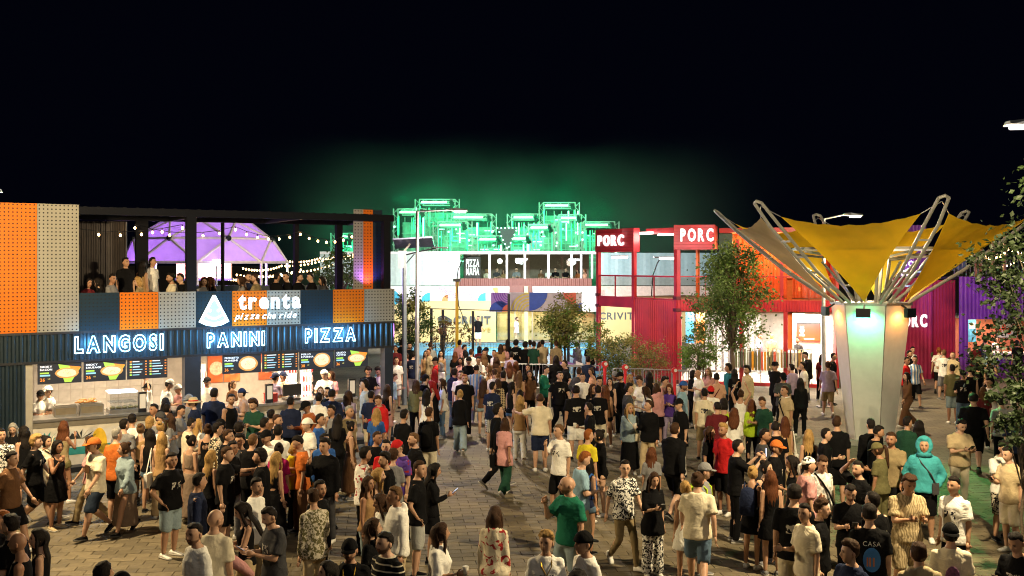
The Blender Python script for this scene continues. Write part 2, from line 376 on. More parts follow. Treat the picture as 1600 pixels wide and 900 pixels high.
MB().add([(x,.02,z) for x, z in inner], [tuple(range(n))]).build('face', emis('logo face blue', (.28,.55,.75), .55), lg)
for sx_ in (-1, 1): MB().ball((sx_*.1,.0,.50*H2), (.035,.02,.04)).build('eye', LOGO, lg)
MB().tube([(-.2*1.0+.4*k/8, 0, .36*H2-.09*math.sin(math.pi*k/8)) for k in range(9)], .028, 6).build('mouth', LOGO, lg)
light('logo_glow', 'POINT', (0,-.5,.5*H2), 32, NB, .2, lg)
tr = thing('trenta_sign', 'lit white lettering trenta pizza che ride across the parapet panels', 'sign', kw(ks(370), -.14, kz(420,481)), KA)
word(tr, 'trenta', 0, 0, 0, .42, LOGO, gap=.12, bold=.03, wid=ks(467)-ks(370))
word(tr, 'pizza che ride', -.1, 0, -.27, .17, LOGO, gap=.05, bold=.008, shear=.35, wid=ks(461)-ks(364))
for k in range(4): light('sign_glow', 'POINT', (.15+.4*k,-.5,.1), 9, NB, .2, tr)
# upper storey
PO = perforated('orange perforated panel', (.56,.125,.003)); PG = perforated('grey perforated panel', (.25,.24,.205)); PD = perforated('navy perforated panel', (.006,.02,.032))
def panel(s, z0, z1, m, y=-.05, w_=.895):
    o = MB().box(0, w_, 0, .045, 0, z1-z0).build('panel', m, kio); o.location = (s, y, z0)
    f = .02; MB().box(-.0, w_, .046, .08, 0, f).box(0, w_, .046, .08, z1-z0-f, z1-z0).build('panel_frame', DARK, o); return o
TOP, PAR = 6.3, 4.2
for k, m in zip((-2,-1,0), (PG, PO, PG)):
    panel(.77+.905*k, FL, 4.75 if False else TOP, m)
for k, m in enumerate((PD, PO, PG, PD, PO, PG, PD, PO, PG)): panel(.77+.905*(k+1), FL, PAR, m)
MB().box(S0, S1, .1, .16, PAR-.05, PAR).build('parapet_rail', DARK, kio)
RB = mat('matt black roof steel', (.0035,.004,.007), .75, 0, spec=.15)
for y in (0, KD-.15): MB().box(1.68, S1, y, y+.15, 6.08, 6.26).build('roof_beam', RB, kio)
for x in (1.68, 4.4, 7.1, S1-.15): MB().box(x, x+.12, .16, KD-.16, 6.08, 6.24).build('cross_beam', DARK, kio)
sl = MB().box(0, 3.0, .16, KD-.16, 0, .03).mesh('slat')
for k in range(26):
    o = MB().box(0, .07, .16, KD-.16, 0, .035).build('roof_slat', RB, kio); o.location = (1.8+k*.3, 0, 6.245)
MB().box(S0, 1.66, .1, KD, 6.0, 6.1).build('roof', DARK, kio)
MB().corr((1.5,KD), (3.32,KD), FL, 6.05, .12, .03).build('terrace_wall', mat('bronze corrugated steel', (.07,.06,.058), .3, .5), kio)
MB().box(1.6,1.66,.1,KD,FL,6.0).build('terrace_side_wall', DARK, kio)
for s_, y, w_ in ((ks(292),.0,.24), (ks(600),.0,.2), (ks(603)-.25,KD-.2,.18), (ks(272)-.35,KD-.25,.32), (5.9,KD-.1,.05), (ks(552)-.6,KD-.2,.12)):
    MB().box(s_, s_+w_, y, y+.2, FL, 6.08).build('column', RB, kio)
# tall panels standing at the right end of the terrace
for k, m in enumerate((PG, PO, PD)):
    o = panel(8.82+.29*k, FL+.2, 6.42, m, .50, .285)
light('terrace_purple', 'SPOT', kw(9.2, .22, 4.3), 80, (.5,.14,1), .1, None, kw(9.25, .52, 5.3), 120)
# interior lights of the two bays
for s_, wd in ((2.2, 2.6), (5.6, 2.2), (7.7, 2.0)):
    l = thing('ceiling_tube_light', 'bright strip light on the kiosk ceiling '+{2.2:'over the left counter',5.6:'over the middle counter',7.7:'over the right counter'}[s_], 'ceiling light', kw(s_, 1.5, 2.6), KA, 'kiosk strip lights')
    MB().box(-wd/2, wd/2, -.06, .06, 0, .035).build('tube', emis('warm tube', (1,.8,.55), 8), l)
    light('tube_light', 'AREA', (0,0,-.03), 150, (1,.76,.48), wd, l, sy=.3)
light('corner_purple', 'POINT', kw(10.3, .4, 3.0), 90, (.5,.15,1), .2)
# kitchen equipment
def appliance(name, label, cat, s, y, z, rz=0): return thing(name, label, cat, kw(s, y, z), KA+rz)
INOX = _M['stainless steel']
for k, (sa_, sb_) in enumerate(((ks(88),ks(126)), (ks(128),ks(168)))):
    t = appliance('steel_prep_unit', ('left','right')[k]+' low stainless prep box on the langosi counter', 'kitchen unit', sa_, .35, CT)
    MB().box(0, sb_-sa_-.03, 0, .45, 0, .24).build('body', INOX, t); MB().box(.03, sb_-sa_-.06, -.012, 0, .05, .2).build('door', mat('warm inox', (.5,.42,.3), .3, .8), t)
    MB().box(.02, sb_-sa_-.05, .05, .4, .241, .27).build('lid', INOX, t)
t = appliance('bread_pile', 'heap of golden langos breads on the steel unit', 'bread', ks(134), .5, CT+.272)
for k in range(7): MB().ball((.06*k-.1+random.uniform(-.03,.03), random.uniform(-.05,.1), .03+.025*(k % 3)), (.1,.07,.025)).build('bread', mat('fried dough', (.5,.22,.05), .6), t)
s_a, s_b = ks(173), ks(217)
t = appliance('display_case', 'curved glass food display case lit white on the langosi counter', 'display case', s_a, .12, CT)
Wd = s_b-s_a
MB().box(0, Wd, 0, .6, 0, .1).build('base', INOX, t); MB().box(.02, Wd-.02, .05, .55, .26, .275).build('shelf', glass('shelf glass', (.9,.95,1), .3), t)
MB().box(0, Wd, .05, .6, .5, .53).build('top', emis('case light', (.8,.9,1), 3), t)
for k in range(5): MB().ball((.1+k*.14, .25, .13), (.07,.1,.04)).build('tray', mat('salad tray', (.35,.3,.15), .6, var=.5, scale=20), t)
prof = [(.0,.1),(-.01,.3),(.01,.42),(.05,.5)]
g = MB(); g.loft([[(x, p[0], p[1]) for x in (0, Wd)]+[(x, p[0]+.008, p[1]) for x in (Wd, 0)] for p in prof]); g.build('front_glass', glass('case glass', (.95,.98,1), .15), t)
for k, px_ in enumerate((218, 418, 548)):
    t = appliance('napkin_dispenser', ('black framed dispenser right of the display case', 'black framed dispenser under the middle screens', 'black framed dispenser at the right end of the counter')[k], 'dispenser', ks(px_), .12, CT)
    w_ = .19; MB().box(0,w_,0,.12,0,.5).build('body', mat('dispenser black', (.01,.01,.012), .3), t); MB().box(.025,w_-.025,-.008,0,.1,.45).build('window', emis('dispenser face', (.5,.42,.3), .5), t)
DR = [mat('drink red', (.5,.03,.03), .3), mat('drink pink', (.6,.3,.28), .3), mat('drink clear', (.6,.6,.55), .2)]
for k, (pa, pb) in enumerate(((326,347),(470,505),(508,522))):
    a = ks(pa); wd = max(.35, ks(pb)-a-.05)
    t = appliance('drinks_fridge', ('glass-door drinks fridge just right of the navy pillar', 'wide lit drinks fridge behind the pizza counter', 'narrow lit drinks fridge by the kiosk right end')[k], 'fridge', a+.25, KD-.75, .1)
    MB().box(0, wd, .2, .6, 0, 2.0).build('cabinet', WHITE, t); MB().box(.03, wd-.03, .16, .199, .15, 1.85).build('interior', emis('fridge light', (1,.93,.85), 1.6), t)
    for r in range(6):
        MB().box(.03, wd-.03, .04, .16, .2+.28*r, .215+.28*r).build('shelf', WHITE, t)
        for c in range(int(wd/.085)):
            MB().tube([(.07+c*.085,.1,.216+.28*r),(.07+c*.085,.1,.34+.28*r),(.07+c*.085,.1,.40+.28*r)], [.03,.03,.013], 6).build('bottle', random.choice(DR), t)
MB().box(8.3, 8.34, KD-.05, KD, .1, 2.64).build('wall_edge', DARK, kio)
for k, (pa, pb, c) in enumerate(((352,378,(.55,.1,.02)),(380,408,(.6,.16,.04)),(440,462,(.6,.1,.03)))):
    t = appliance('wall_poster', 'orange pizza poster on the kiosk back wall, %s' % ('left one','middle one','right one')[k], 'poster', ks(pa)+.35, KD-.08, 1.5)
    MB().box(0, ks(pb)-ks(pa), 0, .02, 0, .9).build('print', mat('poster %d' % k, c, .5, var=.5, scale=4), t)
    MB().ball((.25,-.004,.4), (.2,.004,.2)).build('pizza_print', mat('poster pizza', (.6,.5,.35), .6, var=.4, scale=14), t)
t = appliance('red_crate', 'red plastic box on the counter under the middle screens', 'crate', ks(422), .3, CT)
MB().box(0,.3,0,.25,0,.2).build('box', mat('red plastic', (.5,.02,.02), .4), t); MB().box(-.01,.31,-.01,.26,.19,.22).build('rim', mat('red plastic', (.5,.02,.02)), t)
t = appliance('cash_register', 'black till screen on the pizza counter', 'cash register', ks(450), .4, CT)
MB().box(0,.5,0,.04,.12,.42).box(.2,.3,.04,.12,0,.2).build('screen', mat('till black', (.012,.012,.014), .35), t); MB().box(.05,.45,-.1,.3,0,.05).build('drawer', mat('till black', (.012,.012,.014)), t)
# terrace bench for the people sitting upstairs
for k, (a, b) in enumerate(((1.8, 4.2), (4.7, 8.2))):
    t = thing('terrace_bench', ('left','right')[k]+' dark timber bench behind the kiosk parapet', 'bench', kw(a, 1.0, FL), KA)
    MB().box(0, b-a, 0, .35, .4, .45).build('seat', mat('dark timber', (.05,.03,.02), .6), t)
    for x in (.1, b-a-.15): MB().box(x, x+.06, .05, .3, 0, .4).build('leg', DARK, t)
# bulb strings
def bulbs(pts, label, n, sag, bulb_r=.03, col=(1,.55,.2), st=25, drop=.09, lum=0):
    t = thing('string_lights', label, 'string lights', pts[0], 0, 'festoon bulb strings'); P0 = Vector(pts[0]); path = []
    for i in range(len(pts)-1):
        a, b = Vector(pts[i])-P0, Vector(pts[i+1])-P0
        for k in range(n):
            q = k/n; path.append(a.lerp(b, q)+Vector((0,0,-sag*4*q*(1-q))))
    path.append(Vector(pts[-1])-P0)
    MB().tube(path, .008, 4).build('cable', DARK, t)
    em = emis('warm bulb %.2f%.0f' % (col[1], st), col, st)
    bm = MB().ball((0,0,-drop), (bulb_r, bulb_r, bulb_r*1.3), 7, 5).mesh('bulb'); bm.materials.append(em)
    sm = MB().tube([(0,0,0),(0,0,-drop+bulb_r)], .012, 5).mesh('socket'); sm.materials.append(DARK)
    for p in path:
        o = bpy.data.objects.new('bulb', bm); C.objects.link(o); o.parent = t; o.location = p
        s_ = bpy.data.objects.new('socket', sm); C.objects.link(s_); s_.parent = o
    return t
bulbs([kw(1.7,.6,5.75), kw(4.2,.6,5.9)], 'string of warm bulbs along the left of the terrace roof', 5, .12)
bulbs([kw(3.4,2.6,5.95), kw(6.1,2.6,5.95), kw(8.0,2.6,5.85), kw(9.6,2.6,5.8)], 'string of warm bulbs sagging under the terrace roof beyond the logo', 6, .2)
# ---------------------------------------------------------------- pale sports hall with the roof bar (far centre)
D = 62.0
hall = thing('sports_hall', 'pale two-storey container hall with yellow ground floor and glazed roof bar', 'building', (0, D, 0))
def hb(name, pa, pb, ya, yb, m, y0=0, y1=.12, parent=None, d=D): return MB().box(WX(pa,d), WX(pb,d), y0, y1, ZZ(yb,d), ZZ(ya,d)).build(name, m, parent or hall)
PALE = mat('pale mint container', (.48,.60,.56), .45, var=.08); YW = mat('yellow wall', (.76,.60,.26), .6, var=.08, scale=.6); MW = mat('mural white', (.8,.8,.78), .6)
MB().corr((WX(500,D),0), (WX(716,D),0), ZZ(446,D), ZZ(395,D), .9, .02).build('upper_wall', PALE, hall)
hb('yellow_wall', 600, 775, 470, 535, YW); hb('mural_wall', 600, 932, 447, 470, MW, -.02, .12)
hb('side_wall', 560, 605, 447, 535, MW, -.01, .1)
hb('roof_edge', 500, 932, 393, 397, WHITE, -.05, .3)
BRN = mat('brown railing', (.2,.075,.06), .5)
MB().corr((WX(717,D),-.06), (WX(925,D),-.06), ZZ(447,D), ZZ(435,D), .25, .03).build('bar_parapet', BRN, hall)
hb('infill_panel', 796, 832, 446, 458, BRN, -.1, -.03)
hb('bar_floor', 717, 932, 453, 456, WHITE, .13, 6); hb('bar_back_wall', 717, 932, 394, 446, mat('bar back wall', (.16,.13,.10), .7), 6, 6.1)
hb('bar_ceiling', 717, 932, 394, 396, mat('bar ceiling', (.3,.3,.28), .6), .31, 6)
for px_ in (717, 765, 792, 820, 857, 893, 908, 925): hb('post', px_-1.6, px_+1.6, 397, 435, WHITE if px_ in (717,820,925) else STEEL, -.03, .1)
hb('tall_post', 819, 825, 447, 535, mat('yellow-white post', (.75,.7,.3), .5), -.4, -.2)
hb('white_end_panel', 908, 932, 447, 486, WHITE, -.6, -.45); hb('mural_panel', 832, 908, 447, 470, MW, -.5, -.4)
GL = glass('window pane', (.85,.92,.9), .06)
MB().corr((WX(934,D),.4), (WX(1130,D),.4), ZZ(446,D), ZZ(395,D), .9, .02).build('upper_wall', mat('pale blue container', (.30,.44,.47), .45, var=.08), hall)
hb('mural_wall', 934, 1130, 447, 470, MW, .3, .4); hb('yellow_wall', 934, 1130, 470, 535, YW, .3, .4)
for a, b in ((718,764),(766,791),(793,818),(826,856),(858,892),(894,907)):
    hb('pane', a+1.6, b-1.0, 398, 434.5, GL, .03, .045)
GW = glass('ground glass', (.92,.95,.88), .08)
for a, b in ((776,805),(806,832),(833,862),(863,890),(891,932)):
    hb('ground_pane', a, b-1, 488, 534.5, GW, .02, .035); hb('mullion', b-1, b, 470, 535, STEEL, -.02, .06)
hb('inner_wall', 776, 932, 470, 535, mat('inner yellow wall', (.7,.55,.25), .6), 2.2, 2.3)
hb('hall_roof', 560, 932, 469, 470, WHITE, .13, 6)
# wall paintings: quarter discs and ring arcs, each a thin raised piece
def arc(cx, cy, r0, r1, a0, a1, m, parent=hall, y=-.035, d=D, name='painted_arc', n=14):
    mb = MB(); vs = []
    for k in range(n+1):
        t = R(a0+(a1-a0)*k/n)
        for r in (r0, r1): vs.append((WX(cx,d)+r*math.cos(t), y, ZZ(cy,d)+r*math.sin(t)))
    mb.add(vs, [(2*k, 2*k+1, 2*k+3, 2*k+2) for k in range(n)]); return mb.build(name, m, parent)
PB, PC, PR, PY, PP, PGy = [mat('mural '+n, c, .55) for n, c in (('blue',(.03,.09,.4)),('cyan',(.04,.42,.6)),('coral',(.6,.12,.06)),('yellow',(.62,.55,.1)),('lilac',(.35,.22,.5)),('grey',(.45,.43,.42)))]
arc(759, 470, .001, .5, 90, 180, PC); arc(700, 470, .001, .38, 90, 180, mat('mural orange',(.75,.3,.1),.5)); arc(672, 471, .001, .55, 90, 180, PC); arc(612, 466, .001, .5, -60, 90, PC)
for k in range(5): arc(705, 447, .32+.1*k, .36+.1*k, 180, 300, PP); arc(725, 470, .3+.1*k, .34+.1*k, 0, 100, PP)
arc(778, 449, .001, .35, 180, 270, PY); arc(866, 449, .001, .45, 180, 360, PC); arc(900, 449, .001, .4, 180, 260, mat('mural orange',(.75,.3,.1)))
for k in range(4): arc(850, 449, .2+.1*k, .23+.1*k, 180, 300, PGy)
# CRIVIT lettering
GREY = mat('logo grey', (.09,.1,.1), .5)
wl = thing('wall_sign', 'dark grey CRIVIT lettering with wave emblem on the yellow wall', 'sign', (WX(709,D), D-.14, ZZ(505,D)))
word(wl, 'CRIVIT', 0, 0, 0, .46, GREY, gap=.1, bold=.03, wid=WX(767,D)-WX(709,D)); word(wl, 'MOVE', WX(733,D)-WX(709,D), 0, -.5, .24, mat('ochre letters',(.45,.3,.02),.5), gap=.1, wid=WX(767,D)-WX(733,D))
for k in range(3):
    pts = [(-.95+.85*q/10, 0, .05+.12*k+.16*math.sin(q/10*math.pi*1.1+.4)) for q in range(11)]; MB().tube(pts, .045, 5).build('emblem_wave', GREY, wl)
ws = thing('wall_sign', 'grey sign letters above the ground floor glass beside the red building', 'sign', (WX(936,D-3), D-3, ZZ(499,D-3)))
word(ws, 'CRIVIT', 0, 0, 0, .42, GREY, gap=.1, bold=.03, wid=WX(990,D-3)-WX(936,D-3))
pm_ = thing('bar_sign', 'white hand-lettered PIZZA MAFIA sign behind the roof bar glass', 'sign', (WX(728,D), D+.25, ZZ(417,D)))
LW = emis('white sign letters', (1,.97,.93), 1.6)
word(pm_, 'PIZZA', 0, 0, .02, .46, LW, gap=.08, bold=.03, wid=.82); word(pm_, 'MAFIA', 0, 0, -.50, .46, LW, gap=.08, bold=.03, wid=.82); MB().box(-.1,.9,.03,.08,-.75,.62).build('board', mat('sign board', (.05,.03,.03), .6), pm_)
for k, (px_, py_) in enumerate(((781,408),(809,408))):
    t = thing('globe_lamp', 'round white globe lamp in the roof bar, %s one' % ('left','right')[k], 'lamp', at(px_, py_, D+2), 0, 'globe lamps in the roof bar')
    MB().ball((0,0,0), .17, 12, 9).build('globe', emis('globe', (1,.95,.85), 3), t); MB().tube([(0,0,.17),(0,0,.5)], .012, 5).build('rod', DARK, t); light('globe_light', 'POINT', (0,-.25,-.1), 22, (1,.85,.65), .17, t)
for k, (px_, py_) in enumerate(((709,406),(815,405),(897,406))):
    t = thing('strip_lamp', ('white strip lamp on the pale container wall','white strip lamp between bar posts','white strip lamp at the right of the roof bar')[k], 'lamp', at(px_, py_, D-.25), 0, 'strip lamps on the hall')
    MB().box(-.35,.35,-.04,.04,-.05,.05).build('tube', emis('strip white', (.95,1,.97), 6), t); MB().box(-.37,.37,.04,.08,-.06,.06).build('housing', STEEL, t); light('strip_light', 'POINT', (0,-.3,-.15), 22, (.9,1,.97), .2, t)
# printed banner in front of the hall
DB = 47
bn = thing('printed_banner', 'grey banner with blue and yellow arcs hung across the court fence', 'banner', (0, DB, 0))
MB().box(WX(767,DB), WX(909,DB), 0, .04, ZZ(487,DB), ZZ(457,DB)).build('cloth', mat('banner grey', (.5,.48,.47), .7), bn)
MB().box(WX(767,DB), WX(796,DB), -.006, -.002, ZZ(487,DB), ZZ(457,DB)).build('lilac_field', PP, bn)
for k in range(6): arc(796, 457, .22+.1*k, .27+.1*k, 180, 270, mat('banner violet',(.2,.05,.4),.5), bn, -.01, DB)
arc(781, 487, .001, .5, 0, 180, PB, bn, -.01, DB); arc(796, 487, .001, .35, 90, 180, PR, bn, -.014, DB)
for k in range(5): arc(827, 487, .26+.14*k, .33+.14*k, 90, 180, PY, bn, -.01, DB)
arc(827, 457, .001, .86, 270, 360, PB, bn, -.01, DB); arc(900, 457, .001, .6, 180, 270, PR, bn, -.01, DB); arc(909, 487, .001, .4, 90, 180, PB, bn, -.01, DB)
# sports court
DC0, DC1 = 41.0, 61.7
MB().add([(WX(612,48),DC0,.006),(WX(1000,44),DC0,.006),(WX(1000,44),DC1,.006),(WX(560,48),DC1,.006)], [(0,1,2,3)]).build('sports_court', mat('blue court', (.02,.28,.5), .5, var=.06, scale=1), kind='structure')
yl = MB()
for a, b in (((WX(640,50),44,.012),(WX(940,50),44,.012)), ((WX(640,50),58,.012),(WX(940,50),58,.012)), ((0,44,.012),(0,58,.012))): yl.bar(a, b, .12, .006)
yl.build('court_lines', mat('court yellow', (.6,.6,.12), .5), bpy.data.objects['sports_court'])
# court fence: dark posts and rails, nets
cf = thing('court_fence', 'tall black post and rail fence round the blue court', 'fence', (0, 45.5, 0))
for px_, yt in ((674,482),(692,484),(739,486),(795,459),(862,486),(888,486)):
    MB().box(WX(px_,45.5)-.06, WX(px_,45.5)+.06, -.06, .06, 0, ZZ(yt,45.5)).build('post', DARK, cf)
MB().bar((WX(660,45.5),0,ZZ(482,45.5)),(WX(930,45.5),0,ZZ(489,45.5)),.04).build('rail', DARK, cf); MB().bar((WX(660,45.5),0,ZZ(510,45.5)),(WX(740,45.5),0,ZZ(513,45.5)),.03).build('rail', DARK, cf)
nt_ = thing('court_net', 'white-edged net strung across the blue court', 'net', (0, 50, 0))
MB().bar((WX(690,50),0,.95),(WX(905,50),0,.95),.06,.05).build('net_tape', WHITE, nt_)
nn = MB()
for k in range(46): x = WX(690,50)+(WX(905,50)-WX(690,50))*k/45; nn.bar((x,0,.1),(x,0,.93),.012)
for k in range(6): nn.bar((WX(690,50),0,.1+.15*k),(WX(905,50),0,.1+.15*k),.012)
nn.build('mesh', mat('net grey', (.3,.33,.35), .8), nt_)
for px_ in (690, 905): MB().tube([(WX(px_,50),0,0),(WX(px_,50),0,1.0)], .04, 8).build('post', STEEL, nt_)
# yellow flood-light post with a cable
fp = thing('yellow_flood_post', 'slim yellow post with a black floodlight and a hanging cable', 'post', (WX(714,42), 42, 0))
zt = ZZ(440,42)
MB().tube([(0,0,0),(0,0,zt)], .07, 10).build('pole', mat('yellow post', (.62,.42,.03), .45), fp); MB().box(-.16,.16,-.1,.1,zt,zt+.12).build('floodlight', DARK, fp)
MB().tube([(0,0,zt+.1),(.05,0,zt+.5),(.25,0,zt+.95),(.6,0,zt+1.1)], .025, 6).build('arm', DARK, fp); MB().box(.4,.95,-.1,.1,zt+1.1,zt+1.15).build('lamp_head', DARK, fp)
MB().tube([(0,-.08,zt), (.08,-.1,zt-1), (.4,-.1,zt-1.9), (.8,-.1,zt-2.5)], .018, 5).build('cable', DARK, fp)
light('court_flood', 'SPOT', at(735, 330, 50), 8200, (1,.98,.93), .25, None, (WX(720,D), D, 2.4), 95)
light('court_flood', 'SPOT', at(890, 330, 50), 8200, (1,.98,.93), .25, None, (WX(890,D), D, 2.4), 95)
light('bar_inside', 'POINT', (WX(790,D), D+2.5, 5.0), 60, (1,.75,.5), .3); light('bar_inside', 'POINT', (WX(880,D), D+2.5, 5.0), 60, (1,.75,.5), .3)
light('hall_spill', 'SPOT', at(815, 400, 61.2), 4200, (.95,.98,1), .3, None, (1, 36, 0), 90)
for k in range(3): light('hall_inside', 'POINT', (WX(800+50*k,D), D+1.2, 2.3), 45, (1,.85,.55), .3)
# ---------------------------------------------------------------- green-lit festival stage behind
DS = 82
stg = thing('festival_stage', 'stepped steel stage of square portal frames bathed in green light', 'stage', (0, DS, 0))
SM = mat('stage steel', (.30,.33,.33), .45, .3, .3, .8); LED = emis('green-white led bar', (.38,1,.62), 4.2); LEDs = emis('green led strip', (.04,.8,.32), 1.1)
def portal(pa, pb, ytop, dy=0, dep=3.0):
    d = DS+dy; x0, x1, zt = WX(pa,d), WX(pb,d), ZZ(ytop,d); zb = ZZ(410,d); b = .42
    def truss(p, q2, w_=.36):
        p, q2 = Vector(p), Vector(q2); dr = (q2-p).normalized(); u = Vector((0,1,0)); v = dr.cross(u).normalized(); mb = MB(); cs = [(i*w_/2, j*w_/2) for i in (-1,1) for j in (-1,1)]; L = (q2-p).length; n = max(2, int(L/w_/1.1))
        for i, j in cs: mb.bar(p+u*i+v*j, q2+u*i+v*j, .075)
        for k in range(n):
            s0, s1 = p+dr*L*k/n, p+dr*L*(k+1)/n; t_ = 1 if k % 2 else -1
            mb.bar(s0-u*w_/2+v*t_*w_/2, s1-u*w_/2-v*t_*w_/2, .045); mb.bar(s0+v*w_/2+u*t_*w_/2, s1+v*w_/2-u*t_*w_/2, .045)
        return mb
    q = truss((x0+b/2,dy+.2,max(0,zb-3)), (x0+b/2,dy+.2,zt)).build('portal_leg', SM, stg); truss((x1-b/2,dy+.2,max(0,zb-3)), (x1-b/2,dy+.2,zt)).build('portal_leg', SM, stg)
    t = truss((x0+b,dy+.2,zt-.2), (x1-b,dy+.2,zt-.2)).build('portal_beam', SM, stg); truss((x0+b/2,dy+.4,zt-.2), (x0+b/2,dy+dep,zt-.2), .3).build('side_beam', SM, stg); truss((x1-b/2,dy+.4,zt-.2), (x1-b/2,dy+dep,zt-.2), .3).build('side_beam', SM, stg)
    truss((x0+b,dy+dep,zt-.2), (x1-b,dy+dep,zt-.2)).build('rear_beam', SM, stg)
    MB().box(x0+b+.05, x1-b-.05, dy+dep, dy+dep+.1, 0, zt-1.0).build('back_panel', mat('stage panel', (.18,.21,.2), .5, var=.6, scale=1.2), stg)
    MB().box(x0+b+.15, x0+b+(x1-x0-2*b)*.78, dy-.12, dy-.02, zt-.34, zt-.21).build('led_bar', LED, t)
    for sx_ in (x0+b+.02, x1-b-.1): MB().box(sx_, sx_+.08, dy-.05, dy-.01, zt-2.2, zt-.6).build('led_strip', LEDs, q)
    rnd = random.Random(pa)
    for k in range(7):
        z = rnd.uniform(zb, zt-.9); x = rnd.uniform(x0+b, x1-b-.5); MB().box(x, x+rnd.uniform(.15,.8), dy+dep-.25, dy+dep-.15, z, z+.07).build('led_strip', LEDs if k % 3 else LED, stg)
    for k in range(6):      # lattice in front of the back panel
        z = zb+(zt-zb-.7)*k/6; MB().bar((x0+b,dy+dep-.3,z),(x1-b,dy+dep-.3,z),.05).build('truss_tube', SM, stg)
    for k in range(5):      # diagonal bracing and lamp clusters on the legs
        z, z2 = zt-.7-1.1*k, zt-1.8-1.1*k
        if z2 < zb-2: break
        for xx in (x0+b*.5, x1-b*.5):
            MB().bar((xx-.25,dy-.08,z),(xx+.25,dy-.08,z2),.05).build('brace', SM, stg)
            if rnd.random() < .6: MB().ball((xx+rnd.uniform(-.15,.15),dy-.15,z2+.3), .09, 6, 4).build('blinder', LED, stg)
    for k in range(3):
        x = rnd.uniform(x0+.1, x1-.2); MB().box(x, x+.09, dy-.14, dy-.03, zt-rnd.uniform(1.6,3.2), zt-.75).build('led_strip', rnd.choice((LED, LEDs)), stg)
    for k in range(4): x = x0+b+(x1-x0-2*b)*(k+.5)/4; MB().bar((x,dy+dep-.3,zb),(x,dy+dep-.3,zt-.6),.05).build('truss_tube', SM, stg)
    mh = thing('moving_head_lamp', '', 'stage lamp', (x1-.7, d-.2, zt-.35)); mh['label'] = 'moving-head lamp on the portal beam near %s' % MHL[len(MHS) % len(MHL)]; MHS.append(mh); mh['group'] = 'moving-head stage lamps'
    MB().box(-.12,.12,-.1,.1,.08,.3).build('yoke', DARK, mh); MB().tube([(0,0,.1),(.12,-.25,-.25)], [.16,.2], 8).build('head', DARK, mh)
    light('stage_green', 'POINT', ((x0+x1)/2, d+1.0, zt-1.3), 300, (.0,1,.33), .3)
    light('stage_green', 'POINT', ((x0+x1)/2-.4, d-2.6, zt+.6), 330, (.0,1,.33), .3)
MHL = ['the far left of the stage','the tall left portal','the left portal behind the street lamp','the left inner portal','the low left step','the low right step','the right inner portal','the tall right portal','the right portal top','the right outer portal','the stage right end','the stage left wing']; MHS = []
for a in ((614,672,326,0),(648,718,311,3),(698,776,334,0),(676,738,346,-3),(738,792,368,-5),(790,838,367,-5),(792,850,334,0),(818,872,350,-3),(842,906,316,3),(866,916,335,0),(904,968,346,0),(516,560,364,0)): portal(*a)
hz_ = MB(); c = at(793, 372, DS-8); hz_.add([(-.75,0,.75),(.75,0,.75),(0,0,-.85),(-.75,.3,.75),(.75,.3,.75),(0,.3,-.85)], [(0,2,1),(3,4,5),(0,1,4,3),(1,2,5,4),(2,0,3,5)])
o = hz_.build('center_emblem', mat('emblem dark', (.02,.1,.08), .5), stg); o.location = c-Vector((0,DS,0))
for k in range(16):
    t = k/16; pts = [Vector((-.75,-.05,.75)), Vector((.75,-.05,.75)), Vector((0,-.05,-.85))]; i = int(t*3); p = pts[i].lerp(pts[(i+1) % 3], t*3-i)
    MB().ball(p, .06, 6, 4).build('emblem_bulb', LED, o)
MB().box(WX(500,DS+6), WX(985,DS+6), 8, 8.3, 0, ZZ(396,DS+6)).build('rear_wall', mat('stage panel', (.22,.25,.24)), stg)
# smoke lit green above the stage
def smoke():
    m = bpy.data.materials.new('stage smoke'); m.use_nodes = True; t = m.node_tree; t.nodes.remove(t.nodes['Principled BSDF'])
    v = t.nodes.new('ShaderNodeVolumePrincipled'); t.links.new(v.outputs[0], t.nodes['Material Output'].inputs['Volume'])
    v.inputs['Color'].default_value = (.8,.85,.85,1); v.inputs['Anisotropy'].default_value = 0
    tc = t.nodes.new('ShaderNodeTexCoord'); n = t.nodes.new('ShaderNodeTexNoise'); n.inputs['Scale'].default_value = .11; n.inputs['Detail'].default_value = 3; t.links.new(tc.outputs['Object'], n.inputs['Vector'])
    r = t.nodes.new('ShaderNodeMapRange'); r.inputs[1].default_value = .38; r.inputs[2].default_value = .75; r.inputs[3].default_value = 0.001; r.inputs[4].default_value = .042; t.links.new(n.outputs['Fac'], r.inputs[0])
    s = t.nodes.new('ShaderNodeSeparateXYZ'); t.links.new(tc.outputs['Object'], s.inputs[0])
    f = t.nodes.new('ShaderNodeMapRange'); f.inputs[1].default_value = 2; f.inputs[2].default_value = 14.5; f.inputs[3].default_value = 1; f.inputs[4].default_value = 0; t.links.new(s.outputs['Z'], f.inputs[0])
    q = t.nodes.new('ShaderNodeMath'); q.operation = 'MULTIPLY'; t.links.new(r.outputs[0], q.inputs[0]); t.links.new(f.outputs[0], q.inputs[1]); 
    ab = t.nodes.new('ShaderNodeMath'); ab.operation = 'ABSOLUTE'; t.links.new(s.outputs['X'], ab.inputs[0]); fx = t.nodes.new('ShaderNodeMapRange'); fx.inputs[1].default_value = 6; fx.inputs[2].default_value = 21; fx.inputs[3].default_value = 1; fx.inputs[4].default_value = 0; t.links.new(ab.outputs[0], fx.inputs[0])
    q2 = t.nodes.new('ShaderNodeMath'); q2.operation = 'MULTIPLY'; t.links.new(q.outputs[0], q2.inputs[0]); t.links.new(fx.outputs[0], q2.inputs[1]); t.links.new(q2.outputs[0], v.inputs['Density']); return m
MB().box(-22, 24, DS-12, DS+14, .5, 20).build('smoke', smoke(), kind='stuff', label='green lit stage smoke drifting over the stage', cat='smoke')
